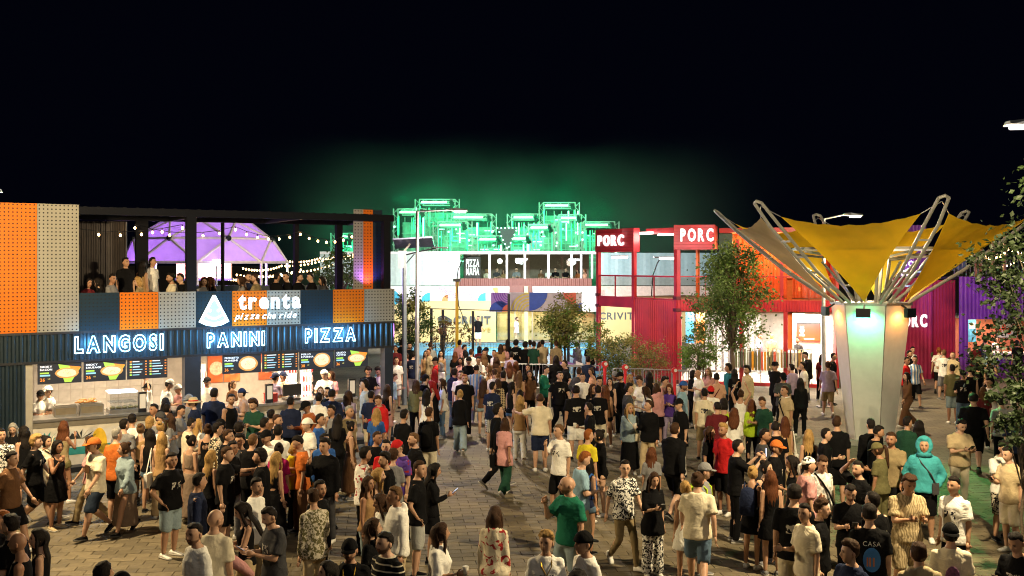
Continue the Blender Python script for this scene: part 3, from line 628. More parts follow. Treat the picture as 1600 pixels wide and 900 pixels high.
# ---------------------------------------------------------------- purple geodesic dome behind the kiosk terrace
DD = 42
dm = thing('dome_tent', 'purple lit geodesic dome tent seen through the kiosk terrace', 'tent', at(322, 410, DD))
rd, hd = 3.35, 2.0
def dp(i, ring):     # ring 0 = rim .. 3 = crown
    el = (0, .5, 1.0, math.pi/2)[ring]; n = 8; a = 2*math.pi*(i+.5*(ring % 2))/n+.2
    return Vector((rd*math.cos(el)*math.cos(a), rd*math.cos(el)*math.sin(a), hd*math.sin(el)))
cl = sheet('dome fabric', (.78,.68,.84), .6, .6); ribm = mat('dome ribs', (.82,.8,.84), .4)
edges = set()
for ring in range(3):
    for i in range(8):
        a, b = dp(i, ring), dp(i+1, ring); o2 = ring % 2
        if ring < 2:
            c = dp(i+(1 if o2 else 0), ring+1); d = dp(i+1+(1 if o2 else 0), ring+1); tris = [(a,b,c),(b,d,c)]
        else: c = dp(0,3); tris = [(a,b,c)]
        for tq in tris:
            MB().add(list(tq)+[p*.985 for p in tq], [(0,1,2),(3,5,4)]).build('fabric_panel', cl, dm)
            for p, q in ((0,1),(1,2),(2,0)):
                key = tuple(sorted((tuple(round(x,2) for x in tq[p]), tuple(round(x,2) for x in tq[q]))))
                if key not in edges: edges.add(key); MB().tube([tq[p]*1.0, tq[q]*1.0], .055, 5).build('rib', ribm, dm)
for i in range(8):
    p = dp(i,0); MB().tube([p, (p.x,p.y,-1.7)], .05, 6).build('post', ribm, dm)
    MB().ball(dp(i,1), .12, 8, 5).build('hub', DARK, dm)
light('dome_purple', 'POINT', at(322, 408, DD)+Vector((0,0,.1)), 4200, (.58,.32,1), .3); light('dome_purple', 'POINT', at(230, 425, DD-2), 800, (.58,.3,1), .4)
fl = thing('dome_floodlight', 'glaring white-violet floodlight under the dome', 'floodlight', at(338, 409, DD-3.4))
MB().box(-.12,.12,-.05,.08,-.09,.09).build('lamp', emis('flood violet', (.9,.75,1), 22), fl); MB().tube([(0,.02,-.15),(0,.02,-1.6)], .03, 6).build('stand', STEEL, fl)
dk = thing('upper_deck', 'dark raised deck behind the kiosk terrace with the dome on it', 'deck', (0, 0, 0))
MB().box(WX(120,DD)-1, WX(545,DD), DD-5, DD+12, 2.9, 3.15).build('floor', DARK, dk); MB().box(WX(330,DD), WX(545,DD), DD-5, DD-4.9, 3.15, 4.1).build('railing_panel', mat('deck rail', (.03,.05,.07), .4), dk)
for px_ in (330, 400, 470, 545): MB().box(WX(px_,DD)-.05, WX(px_,DD)+.05, DD-4.85, DD-4.75, 0, 4.1).build('post', DARK, dk)
bd = thing('cocktail_bar', 'orange glowing bar front with lettering under the dome', 'bar', at(318, 424, DD+2))
MB().box(-1.2,1.2,0,.2,-.3,.5).build('panel', emis('bar glow', (1,.42,.12), .35), bd); MB().box(-1.25,1.25,-.05,.25,-.4,-.3).build('counter', DARK, bd)
for k, (pts, lb) in enumerate((([at(380,418,48),at(440,414,50),at(520,400,54),at(560,392,56)], 'upper row of fairy lights beyond the dome'), ([at(370,428,48),at(450,424,50),at(530,408,54)], 'lower row of fairy lights beyond the dome'), ([at(440,405,52),at(500,402,54),at(560,398,56)], 'faint top row of fairy lights beside the dark tree'), ([at(345,432,47),at(400,430,48),at(470,420,50)], 'lowest row of fairy lights behind the seated crowd'))):
    bulbs(pts, lb, 14, .15, .045, (1,.62,.28), 10, .05)
# ---------------------------------------------------------------- red container store
def face(A, B):
    A = Vector((A[0],A[1],0)); B = Vector((B[0],B[1],0)); L = (B-A).length; return A, math.atan2(B.y-A.y, B.x-A.x), L
pA = (WX(932,45.5), 45.5); pB = (WX(1057,40.75), 40.75); pD = (WX(1306,39.2), 39.2)
A_, a1, L1 = face(pA, pB); B_, a2, L2 = face(pB, pD)
SLB, SLT, RT = 2.98, 3.40, 6.42
ORW = mat('orange inner wall', (.62,.13,.03), .5, var=.1); CRM = mat('store white wall', (.72,.70,.64), .6); TIM = mat('timber deck', (.42,.3,.17), .6)
def loc(A, ang, px):      # local x on a face for an image column
    t = (px-800)/F; ux, uy = math.cos(ang), math.sin(ang); return (t*A.y-A.x)/(ux-t*uy)
st1 = thing('red_shop_wing', 'left red container wing with PORC box, glass railings and solid corrugated bay', 'building', A_, a1)
st2 = thing('red_store', 'red two-storey container clothes store with lit white interior behind the tree', 'building', B_, a2)
x990, x994 = loc(A_,a1,990), loc(A_,a1,994)
def box(p, name, m, *a): return MB().box(*a).build(name, m, p)
# left wing
for x in (0, x990-.12, L1-.14): box(st1, 'post', RED, x, x+.16, -.02, .14, 0, RT)
MB().corr((x990+.1,.0), (L1-.16,.0), 0, SLT-.02, .14, .03).build('corrugated_bay', RED, st1)
for a, b in ((.17, x990-.13),): box(st1, 'slab', RED, a, b, 0, .3, SLB, SLT)
box(st1, 'floor', TIM, .17, L1-.15, .31, 5, SLT-.12, SLT-.01)
sig1 = box(st1, 'sign_box', RED, -.03, x990+.06, -.05, .28, 5.42, RT+.03)
for k in range(7): box(st1, 'box_groove', mat('groove red', (.28,.014,.022), .5), -.02, x990+.05, -.062, -.052, 5.47+.135*k, 5.50+.135*k)
box(st1, 'roof_beam', RED, x990+.1, L1-.15, .6, .8, RT-.24, RT)
for a, b in ((.17,x990-.13),(x990+.05,L1-.16)):
    box(st1, 'handrail', RED, a, b, .0, .06, SLT+.93, SLT+1.0); box(st1, 'bottom_rail', RED, a, b, .0, .06, SLT, SLT+.05)
    n = 2
    for k in range(n):
        w_ = (b-a)/n; box(st1, 'glass_panel', glass('rail glass', (.95,.85,.8), .07), a+k*w_+.02, a+(k+1)*w_-.02, .02, .032, SLT+.06, SLT+.92)
        if k: box(st1, 'baluster', RED, a+k*w_-.02, a+k*w_+.02, 0, .05, SLT+.05, SLT+.93)
box(st1, 'inner_post', ORW, x994+1.0, x994+1.12, 2.5, 2.62, SLT, RT-.24)
# right wing
XT = loc(B_,a2,1117); XE = L2
for px_, m in ((1058,RED),(1155,RED),(1224,RED)):
    x = loc(B_,a2,px_); box(st2, 'post', m, x, x+.17, -.02, .15, 0, SLB); 
for px_ in (1058, 1150, 1219):
    x = loc(B_,a2,px_); box(st2, 'upper_post', RED, x, x+.13, -.01, .14, SLT, RT if px_ == 1058 else 5.9)
x = loc(B_,a2,1224); box(st2, 'orange_post', mat('orange post', (.7,.2,.05), .5), x+.18, x+.36, .2, .4, 0, SLB); box(st2, 'orange_post', _M['orange post'], x+.15, x+.35, .3, .5, SLT, 5.9)
MB().corr((0,-.0), (XE,-.0), SLB, SLT, .12, .025).build('slab_front', RED, st2); box(st2, 'upper_floor', TIM, 0, XE, .04, 5, SLB+.05, SLT-.03)
box(st2, 'sign_box', RED, -.1, XT, -.12, 2.4, 5.48, RT+.06)
for k in range(7): box(st2, 'box_groove', _M['groove red'], -.09, XT-.01, -.133, -.122, 5.53+.135*k, 5.56+.135*k)
box(st2, 'handrail', RED, .15, XE, .0, .06, SLT+.95, SLT+1.0); box(st2, 'bottom_rail', RED, .15, XE, 0, .06, SLT, SLT+.04)
n = 6
for k in range(n):
    w_ = (XE-.15)/n; box(st2, 'glass_panel', _M['rail glass'], .15+k*w_+.02, .15+(k+1)*w_-.02, .02, .032, SLT+.06, SLT+.94); box(st2, 'baluster', RED, .15+k*w_-.015, .15+k*w_+.015, 0, .05, SLT+.04, SLT+.95)
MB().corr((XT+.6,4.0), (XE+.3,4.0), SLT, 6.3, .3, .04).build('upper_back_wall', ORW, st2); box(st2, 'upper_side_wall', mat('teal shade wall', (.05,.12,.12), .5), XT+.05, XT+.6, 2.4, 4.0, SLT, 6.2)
box(st2, 'upper_roof', RED, XT+.1, XE+.3, 1.6, 4.2, 6.2, 6.4)
box(st2, 'end_wall', RED, XE, XE+.12, 0, 4.2, 0, 6.2)
box(st2, 'ground_back_wall', CRM, .1, XE, 5.0, 5.1, .0, SLB); box(st2, 'ground_ceiling', CRM, .1, XE, .2, 5.1, SLB-.08, SLB-.01); box(st2, 'ground_floor', mat('store floor', (.55,.52,.47), .3), .1, XE, .02, 5.0, .02, .14)
x2 = loc(B_,a2,1238); box(st2, 'white_partition', CRM, x2, XE, 1.6, 1.75, .14, SLB-.1); box(st2, 'threshold', RED, .1, XE, -.1, .02, 0, .13)
for k in range(9): x = .9+.28*k; box(st2, 'curtain_fold', mat('grey curtain', (.3,.3,.29), .8), x, x+.18, 3.6+.05*(k % 2), 3.7+.05*(k % 2), .2, SLB-.1)
for k, px_ in enumerate((1075, 1092)): x = loc(B_,a2,px_); box(st2, 'colour_panel', (mat('blue panel', (.05,.3,.6), .5), _M['orange post'])[k], x-.25, x+.1, 2.0, 2.1, 1.5, 2.9)
for k, x in enumerate((1.0, 2.6, 4.4)): light('store_light', 'AREA', B_+Vector((x*math.cos(a2)-1.7*math.sin(a2), x*math.sin(a2)+1.7*math.cos(a2), 2.85)), 330, (1,.9,.72), 1.2)
light('store_light', 'AREA', B_+Vector((5.3*math.cos(a2)-.8*math.sin(a2), 5.3*math.sin(a2)+.8*math.cos(a2), 2.85)), 230, (1,.9,.72), 1.0)
for k, x in enumerate((2.9, 4.6)): light('upper_orange', 'POINT', B_+Vector((x, 2.4, 5.6)), 170, (1,.33,.08), .3)
PS = emis('porc white', (1,.97,.95), 1.3)
def porc(wing, ang, lx, ly, z, wdt, h, label):
    p = Matrix.Rotation(ang, 4, 'Z') @ Vector((lx, ly, 0)); t = thing('shop_sign', label, 'sign', (wing.x+p.x, wing.y+p.y, z), ang, 'white PORC signs')
    word(t, 'PORC', 0, 0, 0, h, PS, gap=.22, bold=.032, depth=.06, wid=wdt); return t
porc(A_, a1, loc(A_,a1,937), -.10, 5.72, loc(A_,a1,977)-loc(A_,a1,937), .46, 'white letters PORC on the left red roof box')
porc(B_, a2, loc(B_,a2,1064), -.18, 5.83, loc(B_,a2,1115)-loc(B_,a2,1064), .5, 'white letters PORC on the taller red roof box beside the tree')
light('sign_wash', 'POINT', A_+Vector((1.0,-1.6,6.3)), 18, (1,.85,.8), .2); light('sign_wash', 'POINT', B_+Vector((.8,-1.6,6.4)), 18, (1,.85,.8), .2)
bars = [(968,402,44.5,.55,'in the left open bay of the red wing'),(1043,404,43.5,.5,'beside the black floodlight arm'),(1007,364.5,43.2,.55,'on the left half of the red roof beam'),(1043,366,42.4,.6,'on the right half of the red roof beam')]
for px_, py_, d, hw, lb in bars:
    t = thing('strip_lamp', 'white strip lamp '+lb, 'lamp', at(px_, py_, d), a1, 'strip lamps in the red wing')
    MB().box(-hw,hw,-.04,.04,-.045,.045).build('tube', emis('strip warm', (1,.93,.85), 7), t); MB().box(-hw-.03,hw+.03,-.05,.05,.046,.08).build('housing', STEEL, t); light('strip_light', 'POINT', (0,-.15,-.2), 55, (1,.75,.6), .3, t)
t = thing('back_floodlight', 'thin black floodlight arm curving behind the red wing railing', 'floodlight', at(1018,431,44.4))
MB().tube([(0,0,-.9),(.05,0,0),(.25,0,.55),(.4,0,.8)], .03, 6).build('arm', DARK, t); MB().box(.1,1.0,-.1,.1,.8,.86).build('lamp_head', DARK, t)
light('facade_wash', 'SPOT', at(1010, 330, 30), 2200, (1,.66,.68), .4, None, (6.5, 42, 2.2), 40)
po = thing('wall_poster', 'black and red poster with a white dog emblem in the store', 'poster', B_+Vector((loc(B_,a2,1246)*math.cos(a2)-1.5*math.sin(a2), loc(B_,a2,1246)*math.sin(a2)+1.5*math.cos(a2), 1.72)), a2)
def grad():
    m = mat('poster print', (.4,.03,.02), .4); t = m.node_tree; b = t.nodes['Principled BSDF']; tc = t.nodes.new('ShaderNodeTexCoord'); s = t.nodes.new('ShaderNodeSeparateXYZ'); r = t.nodes.new('ShaderNodeValToRGB')
    t.links.new(tc.outputs['Generated'], s.inputs[0]); t.links.new(s.outputs['Z'], r.inputs[0]); r.color_ramp.elements[0].color = (.6,.07,.02,1); r.color_ramp.elements[1].color = (.03,.03,.03,1); t.links.new(r.outputs[0], b.inputs['Base Color']); return m
MB().box(0,.95,0,.03,0,.72).build('print', grad(), po); MB().ball((.22,-.006,.42),(.09,.006,.13)).ball((.17,-.006,.56),(.03,.006,.05)).ball((.27,-.006,.56),(.03,.006,.05)).box(.12,.32,-.008,-.002,.2,.27).build('emblem', WHITE, po)
MB().box(.3,.7,-.008,-.002,.07,.11).build('caption', WHITE, po); MB().box(-.02,.97,-.005,.028,.72,.75).build('frame', DARK, po)
# clothes rails
def rack(px, d, n, cols, label, wd):
    p = at(px, 600, d); t = thing('clothes_rail', label, 'clothes rail', (p.x, d, .14), a2, 'clothes rails in the store')
    for x in (-wd/2, wd/2):
        MB().tube([(x,0,.0),(x,0,1.35)], .018, 6).build('upright', STEEL, t); MB().bar((x,-.25,.02),(x,.25,.02),.03).build('foot', STEEL, t)
    MB().tube([(-wd/2,0,1.35),(wd/2,0,1.35)], .016, 6).build('rail', STEEL, t)
    for k in range(n):
        x = -wd/2+.06+(wd-.12)*k/(n-1); c = cols[k % len(cols)]
        g = MB(); q = .04
        g.loft([[(x-q,-.02,1.32),(x+q,-.02,1.32),(x+q,.02,1.32),(x-q,.02,1.32)],[(x-q,-.2,1.22),(x+q,-.2,1.22),(x+q,.2,1.22),(x-q,.2,1.22)],[(x-q*.9,-.23,.62),(x+q*1.1,-.23,.60),(x+q*1.1,.23,.60),(x-q*.9,.23,.62)]])
        s_ = thing('hanging_shirt', '', 'shirt') if False else g.build('garment', mat('garment %s' % str(c), c, .85), t); s_.rotation_euler.z = random.uniform(-.05,.05)
rack(1168, 39.9, 9, [(.12,.14,.06),(.3,.33,.3),(.1,.1,.09)], 'clothes rail with olive and grey shirts behind the tree trunk', 1.0)
rack(1193, 38.9, 8, [(.7,.3,.02),(.18,.15,.07),(.18,.15,.07),(.6,.1,.05)], 'clothes rail with orange and olive shirts at the store front', .95)
rack(1238, 39.7, 11, [(.5,.52,.5),(.6,.58,.5),(.35,.2,.06),(.12,.13,.07),(.5,.48,.5)], 'clothes rail with white, tan and olive shirts by the poster', 1.5)
# ---------------------------------------------------------------- purple and maroon container row (right)
DP = 42.3
prp = thing('purple_container_bar', 'purple and maroon two-storey container row with a lit serving window', 'building', (0, DP, 0))
MAR = mat('maroon paint', (.25,.014,.03), .4, 0, .35, 1.1, .1, 5); PUR = mat('purple paint', (.14,.035,.26), .42, 0, .35, 1.1, .1, 5); MG = mat('magenta-red paint', (.30,.02,.08), .42, 0, .35, 1.1, .1, 5)
for wg, L_, zz in ((st1, L1, RT), (st2, L2, SLT)):
    for x in (0, L_-.14):
        for z in (.0, SLB-.05, SLT+.02): MB().box(x-.02, x+.18, -.06, .12, z+.01, z+.14).build('corner_casting', mat('casting steel', (.12,.02,.025), .5, .4), wg)
def px_(p, d=DP): return WX(p, d)
MB().corr((px_(1395),0), (px_(1456),0), 0, 4.3, .16, .03).build('wall', MG, prp); MB().corr((px_(1395),1.5), (px_(1470),1.5), 4.3, 6.6, .16, .03).build('upper_wall', PUR, prp)
MB().corr((px_(1456),.25), (px_(1497),.25), 0, 4.2, .12, .03).build('recess_wall', MAR, prp)
MB().corr((px_(1497),-.1), (px_(1511),-.1), 0, 4.35, .16, .03).build('wall', PUR, prp); MB().corr((px_(1511),-.1), (px_(1680),-.1), 2.55, 4.35, .16, .03).build('wall', PUR, prp)
MB().box(px_(1511),px_(1680),-.1,.0,0,1.05).build('counter_front', PUR, prp); MB().box(px_(1511),px_(1680),-.3,.5,1.05,1.12).build('counter_top', WHITE, prp)
MB().box(px_(1505),px_(1680),3,3.1,.05,2.6).build('back_wall', mat('salmon wall', (.62,.25,.14), .6), prp); MB().box(px_(1505),px_(1680),.05,3,2.56,2.66).build('ceiling', CRM, prp)
MB().box(px_(1395),px_(1680),.3,6,4.25,4.35).build('terrace_floor', DARK, prp)
rl = MB()
MB().box(px_(1490),px_(1680),-.05,.0,5.28,5.33).build('handrail', STEEL, prp)
for k in range(30): x = px_(1490)+k*.17; MB().box(x,x+.018,-.04,-.02,4.35,5.28).build('baluster', STEEL, prp)
for p in (1532, 1540, 1560, 1578): MB().box(px_(p),px_(p)+.1,.5,.6,4.35,6.4).build('post', mat('timber post', (.35,.2,.1), .6), prp)
MB().box(px_(1500),px_(1532),1.4,1.45,4.6,5.5).build('chalk_board', mat('board blue', (.04,.08,.14), .4, var=.9, scale=5), prp)
t = porc(Vector((px_(1398),DP,0)), 0, 0, -.08, ZZ(510,DP), px_(1447)-px_(1398), .52, 'white letters PORC on the magenta wall beside the column')
ln = thing('neon_line_art', 'white neon line drawing of crossed bones on the purple wall behind the sails', 'neon sign', (px_(1424), DP+1.4, ZZ(425,DP)))
NL = emis('white neon line', (1,.9,1), 4)
for a, b in (((-.6,-.35),(.35,.3)),((-.5,-.5),(.45,.15)),((-.3,.35),(.4,-.4)),((-.15,.42),(.52,-.3))): MB().tube([(a[0],0,a[1]),(b[0],0,b[1])], .025, 5).build('neon_tube', NL, ln)
MB().tube([(.1+.5*math.cos(R(q)),0,.9+.5*math.sin(R(q))) for q in range(-60,100,20)], .028, 5).build('neon_tube', NL, ln)
for a in (-.68,.55): MB().tube([(a+.1*math.cos(R(q)),0,(-.5 if a < 0 else .36)+.1*math.sin(R(q))) for q in range(0,340,40)], .022, 5).build('neon_tube', NL, ln)
light('purple_wash', 'SPOT', at(1560,470,38), 420, (.45,.2,1), .3, None, (px_(1535),DP,3.6), 80); light('magenta_wash', 'SPOT', at(1430,440,37), 300, (1,.12,.25), .3, None, (px_(1435),DP,2.5), 70)
light('bar_light', 'AREA', (px_(1570),DP+1.2,2.5), 170, (1,.6,.4), 2.0); light('terrace_warm', 'POINT', (px_(1570),DP+1.5,5.8), 60, (1,.6,.3), .2)
po = thing('wall_poster', 'pale poster with red figures inside the right serving window', 'poster', (px_(1556,45.2),45.2,1.55))
MB().box(0,.95,0,.03,0,.85).build('print', mat('poster teal', (.4,.5,.5), .5, var=.3), po)
for k in range(4): MB().ball((.15+.22*k,-.006,.3+.15*(k % 2)),(.11,.006,.16)).build('figure', mat('poster red', (.6,.08,.06), .5), po)
po = thing('wall_poster', 'small blue poster at the left edge of the serving window', 'poster', (px_(1513,44.5),44.5,1.4)); MB().box(0,.35,0,.03,0,1.0).build('print', mat('poster blue', (.05,.3,.5), .5, var=.5), po); MB().box(.05,.3,-.008,-.002,.6,.85).build('picture', WHITE, po)
bulbs([at(1540,398,41), at(1575,386,41), at(1620,384,41)], 'string of warm bulbs over the right upper terrace', 6, .2, .05, (1,.6,.25), 20)
bulbs([at(1535,410,43), at(1590,404,43), at(1640,400,43)], 'small lower bulb string on the right upper terrace', 10, .2, .03, (1,.7,.4), 12)
# ---------------------------------------------------------------- sail canopy on a hexagonal column
CC = Vector((WX(1360,27.3), 27.3, 0)); PH0 = 2; ZT = 3.78
col_ = thing('sail_canopy', 'yellow sail canopy on a white six-sided column with leaning steel masts', 'canopy', CC)
def az(deg, r, z): t = R(deg); return Vector((r*math.sin(t), -r*math.cos(t), z))   # 0 = towards the camera, + = to the right
CP = mat('white column panel', (.66,.66,.64), .45, bump=.05, bscale=12, var=.05); JN = mat('column joint', (.1,.1,.09), .6)
rt, rb = 1.04, .60
for k in range(6):
    a = PH0+60*k
    P = [az(a+.8,rb,0), az(a+59.2,rb,0), az(a+59.2,rt,ZT), az(a+.8,rt,ZT)]; Q = [p*Vector((.93,.93,1)).x if False else Vector((p.x*.93,p.y*.93,p.z)) for p in P]
    MB().add(P+Q, [(0,1,2,3),(7,6,5,4),(0,4,5,1),(1,5,6,2),(2,6,7,3),(3,7,4,0)]).build('column_panel', CP, col_)
MB().loft([[az(PH0+60*k, rb*.94, .01) for k in range(6)], [az(PH0+60*k, rt*.94, ZT-.02) for k in range(6)]]).build('column_core', JN, col_)
MB().loft([[az(PH0+60*k, rt+.04, ZT) for k in range(6)], [az(PH0+60*k, rt+.04, ZT+.07) for k in range(6)]]).build('top_plate', STEEL, col_)
MB().loft([[az(PH0+60*k, rb+.25, 0) for k in range(6)], [az(PH0+60*k, rb+.2, .12) for k in range(6)]]).build('plinth', mat('concrete', (.3,.28,.26), .8), col_)
MS = mat('pale mast steel', (.38,.38,.36), .42, .25); RT_, ZTIP = 4.3, 6.42
for k in range(6):
    a = PH0+60*k
    for s in (-1, 1):
        b0_ = az(a+s*7, rt*.95, ZT+.07); t0 = az(a+s*2.6, RT_*.86, 5.85); t1 = az(a+s*1.6, RT_, ZTIP)
        MB().tube([b0_, b0_.lerp(t0,.5)+Vector((0,0,-.12)), t0, t1], .042, 8).build('mast_tube', MS, col_)
    MB().tube([az(a-1.6,RT_,ZTIP), az(a,RT_+.06,ZTIP+.05), az(a+1.6,RT_,ZTIP)], .042, 8).build('mast_tip', MS, col_)
    for q in (.25,.45,.65,.85):
        l, r = az(a-9,rt*.95,ZT+.07).lerp(az(a-2.6,RT_*.86,5.85), q), az(a+9,rt*.95,ZT+.07).lerp(az(a+2.6,RT_*.86,5.85), q); MB().bar(l+Vector((0,0,-.08)), r+Vector((0,0,-.08)), .05).build('mast_rung', MS, col_)
    top, foot = az(a, RT_*.62, 5.4), az(a, .35, ZT+.07); MB().tube([foot, az(a,.5,5.0)], .045, 6).build('inner_post', MS, col_); MB().bar(az(a,.5,5.0), az(a, RT_*.6, 5.22), .06).build('strut', MS, col_); MB().bar(az(a,.6,ZT+.1), az(a, RT_*.45, 4.95), .05).build('strut', MS, col_)
for k in range(6):
    a = PH0+60*k; MB().bar(az(a, RT_*.6, 5.3), az(a+60, RT_*.6, 5.3), .06).build('ring_beam', MS, col_)
SAIL = sheet('yellow sail cloth', (.86,.62,.035), .5, .6, .08, 2)
SAILB = sheet('beige sail cloth', (.58,.47,.27), .4, .6, .08, 2)
def sail(a0, a1):
    A, B, Cc = az(a0+5, RT_*.90, 6.08), az(a1-5, RT_*.90, 6.08), az((a0+a1)/2, rt*1.02, ZT+.1); n = 18; vs = []; idx = {}
    am = (a0+a1)/2; out = az(am, 1, 0)
    for i in range(n+1):
        for j in range(n+1-i):
            u, v = i/n, j/n; w_ = 1-u-v; p = A*w_+B*u+Cc*v
            p += Vector((0,0,-.95))*4*w_*u*.26 + out*(.0)                       # hollow top edge
            ctr = (A+B+Cc)/3; e1, e2 = w_*v, u*v; p += (ctr-p)*(.55*4*(e1+e2)*.16)       # hollow side edges
            p += out*(-.9*27*u*v*w_*.35) + Vector((0,0,.02*math.sin(40*u+12*v)*4*w_*u))
            idx[i,j] = len(vs); vs.append(p)
    fs = []
    for i in range(n):
        for j in range(n-i):
            fs.append((idx[i,j], idx[i+1,j], idx[i,j+1]))
            if i+j < n-1: fs.append((idx[i+1,j], idx[i+1,j+1], idx[i,j+1]))
    m = len(vs); nv = vs+[v-out*.012 for v in vs]
    MB().add(nv, fs+[(f[2]+m, f[1]+m, f[0]+m) for f in fs]).build('sail', SAILB if a0 == PH0+240 else SAIL, col_, smooth=True)
    [MB().tube(q, .012, 5).build('guy_wire', STEEL, col_) for q in ([az(a0,RT_*.98,6.35), A], [az(a1,RT_*.98,6.35), B])]
for k in range(6): sail(PH0+60*k, PH0+60*k+60)
for k, (a, col, nm) in enumerate(((PH0-30,(.1,1,.42),'green'),(PH0+30,(1,.38,.08),'orange'),(PH0-90,(1,.38,.08),'orange'))):
    p = az(a, rt*.93+.28, ZT-.1); t = thing('column_floodlight', ('green floodlight on the camera side of the column head','orange floodlight right of the green one on the column','orange floodlight on the left edge of the column head')[k], 'floodlight', CC+p, R(a))
    MB().box(-.18,.18,-.06,.05,-.2,.04).build('housing', DARK, t); MB().box(-.16,.16,.051,.056,-.18,.02).build('lens', emis('lens '+nm, col, 8), t); MB().bar((0,.05,.0),(0,.25,.12),.04).build('bracket', DARK, t)
    q = az(a, .92, 2.2); light('column_spot', 'SPOT', CC+az(a, 1.13, ZT-.2), 120 if k == 0 else 40, col, .05, None, CC+az(a, .88, 3.0), 165, .8)
light('canopy_up', 'SPOT', CC+az(PH0-30, .7, ZT+.3), 70, (.3,1,.5), .1, None, CC+az(PH0-30, 2.2, 5.6), 90); light('canopy_fill', 'POINT', CC+Vector((0,.2,5.1)), 190, (1,.78,.42), .2); light('blue_left', 'SPOT', CC+az(-58,.6,ZT+.4), 160, (.25,.3,1), .1, None, CC+az(-58,3,5.6), 60); light('canopy_up_warm', 'SPOT', CC+az(PH0+40, .7, ZT+.3), 90, (1,.4,.1), .1, None, CC+az(PH0+30, 2.6, 5.6), 100)  # the warm point light in the middle is added to brighten the sails
light('green_floor', 'SPOT', CC+Vector((.2,-1.4,3.7)), 1000, (.12,1,.25), .1, None, CC+Vector((.2,-7.0,0)), 80, .8)
light('blue_up', 'SPOT', CC+az(142,.7,ZT+.3), 150, (.1,.35,1), .1, None, CC+az(142,3,5.8), 90)
# ---------------------------------------------------------------- street lamps
LWARM = (1,.78,.44)
def lamp(px, d, ytop, reach, label, power, arm_z=0, col=LWARM, r=.075, head=True, spot=None, base_r=.11):
    x = WX(px, d); zt = ZZ(ytop, d); t = thing('street_lamp', label, 'street lamp', (x, d, 0), 0, 'street lamps')
    MB().tube([(0,0,0),(0,0,.5),(0,0,.55),(0,0,zt)], [base_r,base_r,r,r*.7], 12).build('pole', STEEL, t, smooth=True)
    MB().box(-.2,.2,-.2,.2,0,.03).build('base_plate', STEEL, t)
    MB().tube([(0,0,zt-.03),(reach*.5,0,zt-.01+arm_z*.5),(reach,0,zt+arm_z)], [.03,.028,.025], 8).build('arm', STEEL, t)
    s = 1 if reach > 0 else -1
    h = MB(); h.loft([[(reach+s*.0,-.05,zt+arm_z-.02),(reach,.05,zt+arm_z-.02),(reach,.05,zt+arm_z+.05),(reach,-.05,zt+arm_z+.05)],[(reach+s*.2,-.14,zt+arm_z-.04),(reach+s*.2,.14,zt+arm_z-.04),(reach+s*.2,.1,zt+arm_z+.07),(reach+s*.2,-.1,zt+arm_z+.07)],[(reach+s*.62,-.1,zt+arm_z-.03),(reach+s*.62,.1,zt+arm_z-.03),(reach+s*.62,.06,zt+arm_z+.02),(reach+s*.62,-.06,zt+arm_z+.02)]]); h.build('lamp_head', STEEL, t)
    MB().box(min(reach+s*.22,reach+s*.55), max(reach+s*.22,reach+s*.55), -.09,.09, zt+arm_z-.075, zt+arm_z-.045).build('lens', emis('lamp lens', (1,.88,.62), 60), t)
    if power: light('lamp_light', 'POINT', (reach+s*.4, 0, zt+arm_z-.2), power, col, .12, t)
    return t
lamp(652, 33, 329, 1.05, 'tall grey street lamp in front of the green stage', 2500, .02, (1,.8,.55))
lamp(1287, 34, 341, .7, 'street lamp rising behind the sail canopy left of the column', 2300, .12)
lamp(1700, 13.2, 192, -.45, 'bright street lamp at the upper right edge behind leaves', 4500, 0, (1,.78,.44))
lamp(-62, 17.0, 297, .05, 'street lamp at the left edge above the orange panel', 3400, 0, (1,.75,.40))
so_ = thing('solar_lamp', 'slim blue-grey solar lamp post with tilted panel next to the tall lamp', 'solar lamp', (WX(632,34.5), 34.5, 0)); zt = ZZ(392,34.5)
MB().tube([(0,0,0),(0,0,zt)], [.09,.07], 10).build('pole', mat('blue-grey steel', (.2,.25,.32), .4, .5), so_); MB().bar((-.35,0,zt+.25),(1.0,0,zt+.32),.9,.05,up=(0,.35,1)).build('solar_panel', mat('solar cell', (.22,.25,.42), .2, .3), so_)
MB().bar((0,0,zt),(.2,0,zt+.25),.06).build('bracket', STEEL, so_); MB().box(-.2,-.02,-.1,.1,zt-.6,zt).build('battery_box', mat('grey box', (.4,.38,.5), .5), so_)
MB().tube([(0,0,zt-.15),(.6,0,zt+.0),(1.1,0,zt+.1)], .03, 6).build('arm', DARK, so_); MB().tube([(0,0,zt-.5),(.35,0,zt-.1)], .02, 6).build('brace', DARK, so_); MB().box(1.0,1.5,-.1,.1,zt+.09,zt+.14).build('lamp_head', DARK, so_)
# ---------------------------------------------------------------- crowd barriers, red posts, table
def barrier(px, d, w_, rz, label):
    t = thing('crowd_barrier', label, 'barrier', (WX(px,d), d, 0), rz, 'steel crowd barriers')
    MB().tube([(-w_/2,0,.1),(-w_/2,0,1.05),(-w_/2+.06,0,1.1),(w_/2-.06,0,1.1),(w_/2,0,1.05),(w_/2,0,.1)], .021, 8).build('frame', STEEL, t); MB().tube([(-w_/2,0,.22),(w_/2,0,.22)], .017, 6).build('bottom_rail', STEEL, t)
    bm = MB().tube([(0,0,.22),(0,0,1.08)], .009, 5).mesh('bar'); bm.materials.append(STEEL)
    for k in range(1, int(w_/.13)):
        o = bpy.data.objects.new('bar', bm); C.objects.link(o); o.parent = t; o.location = (-w_/2+k*.13, 0, 0)
    for s in (-1, 1): MB().bar((s*w_*.35,-.28,.03),(s*w_*.35,.28,.03),.04).build('foot', STEEL, t)
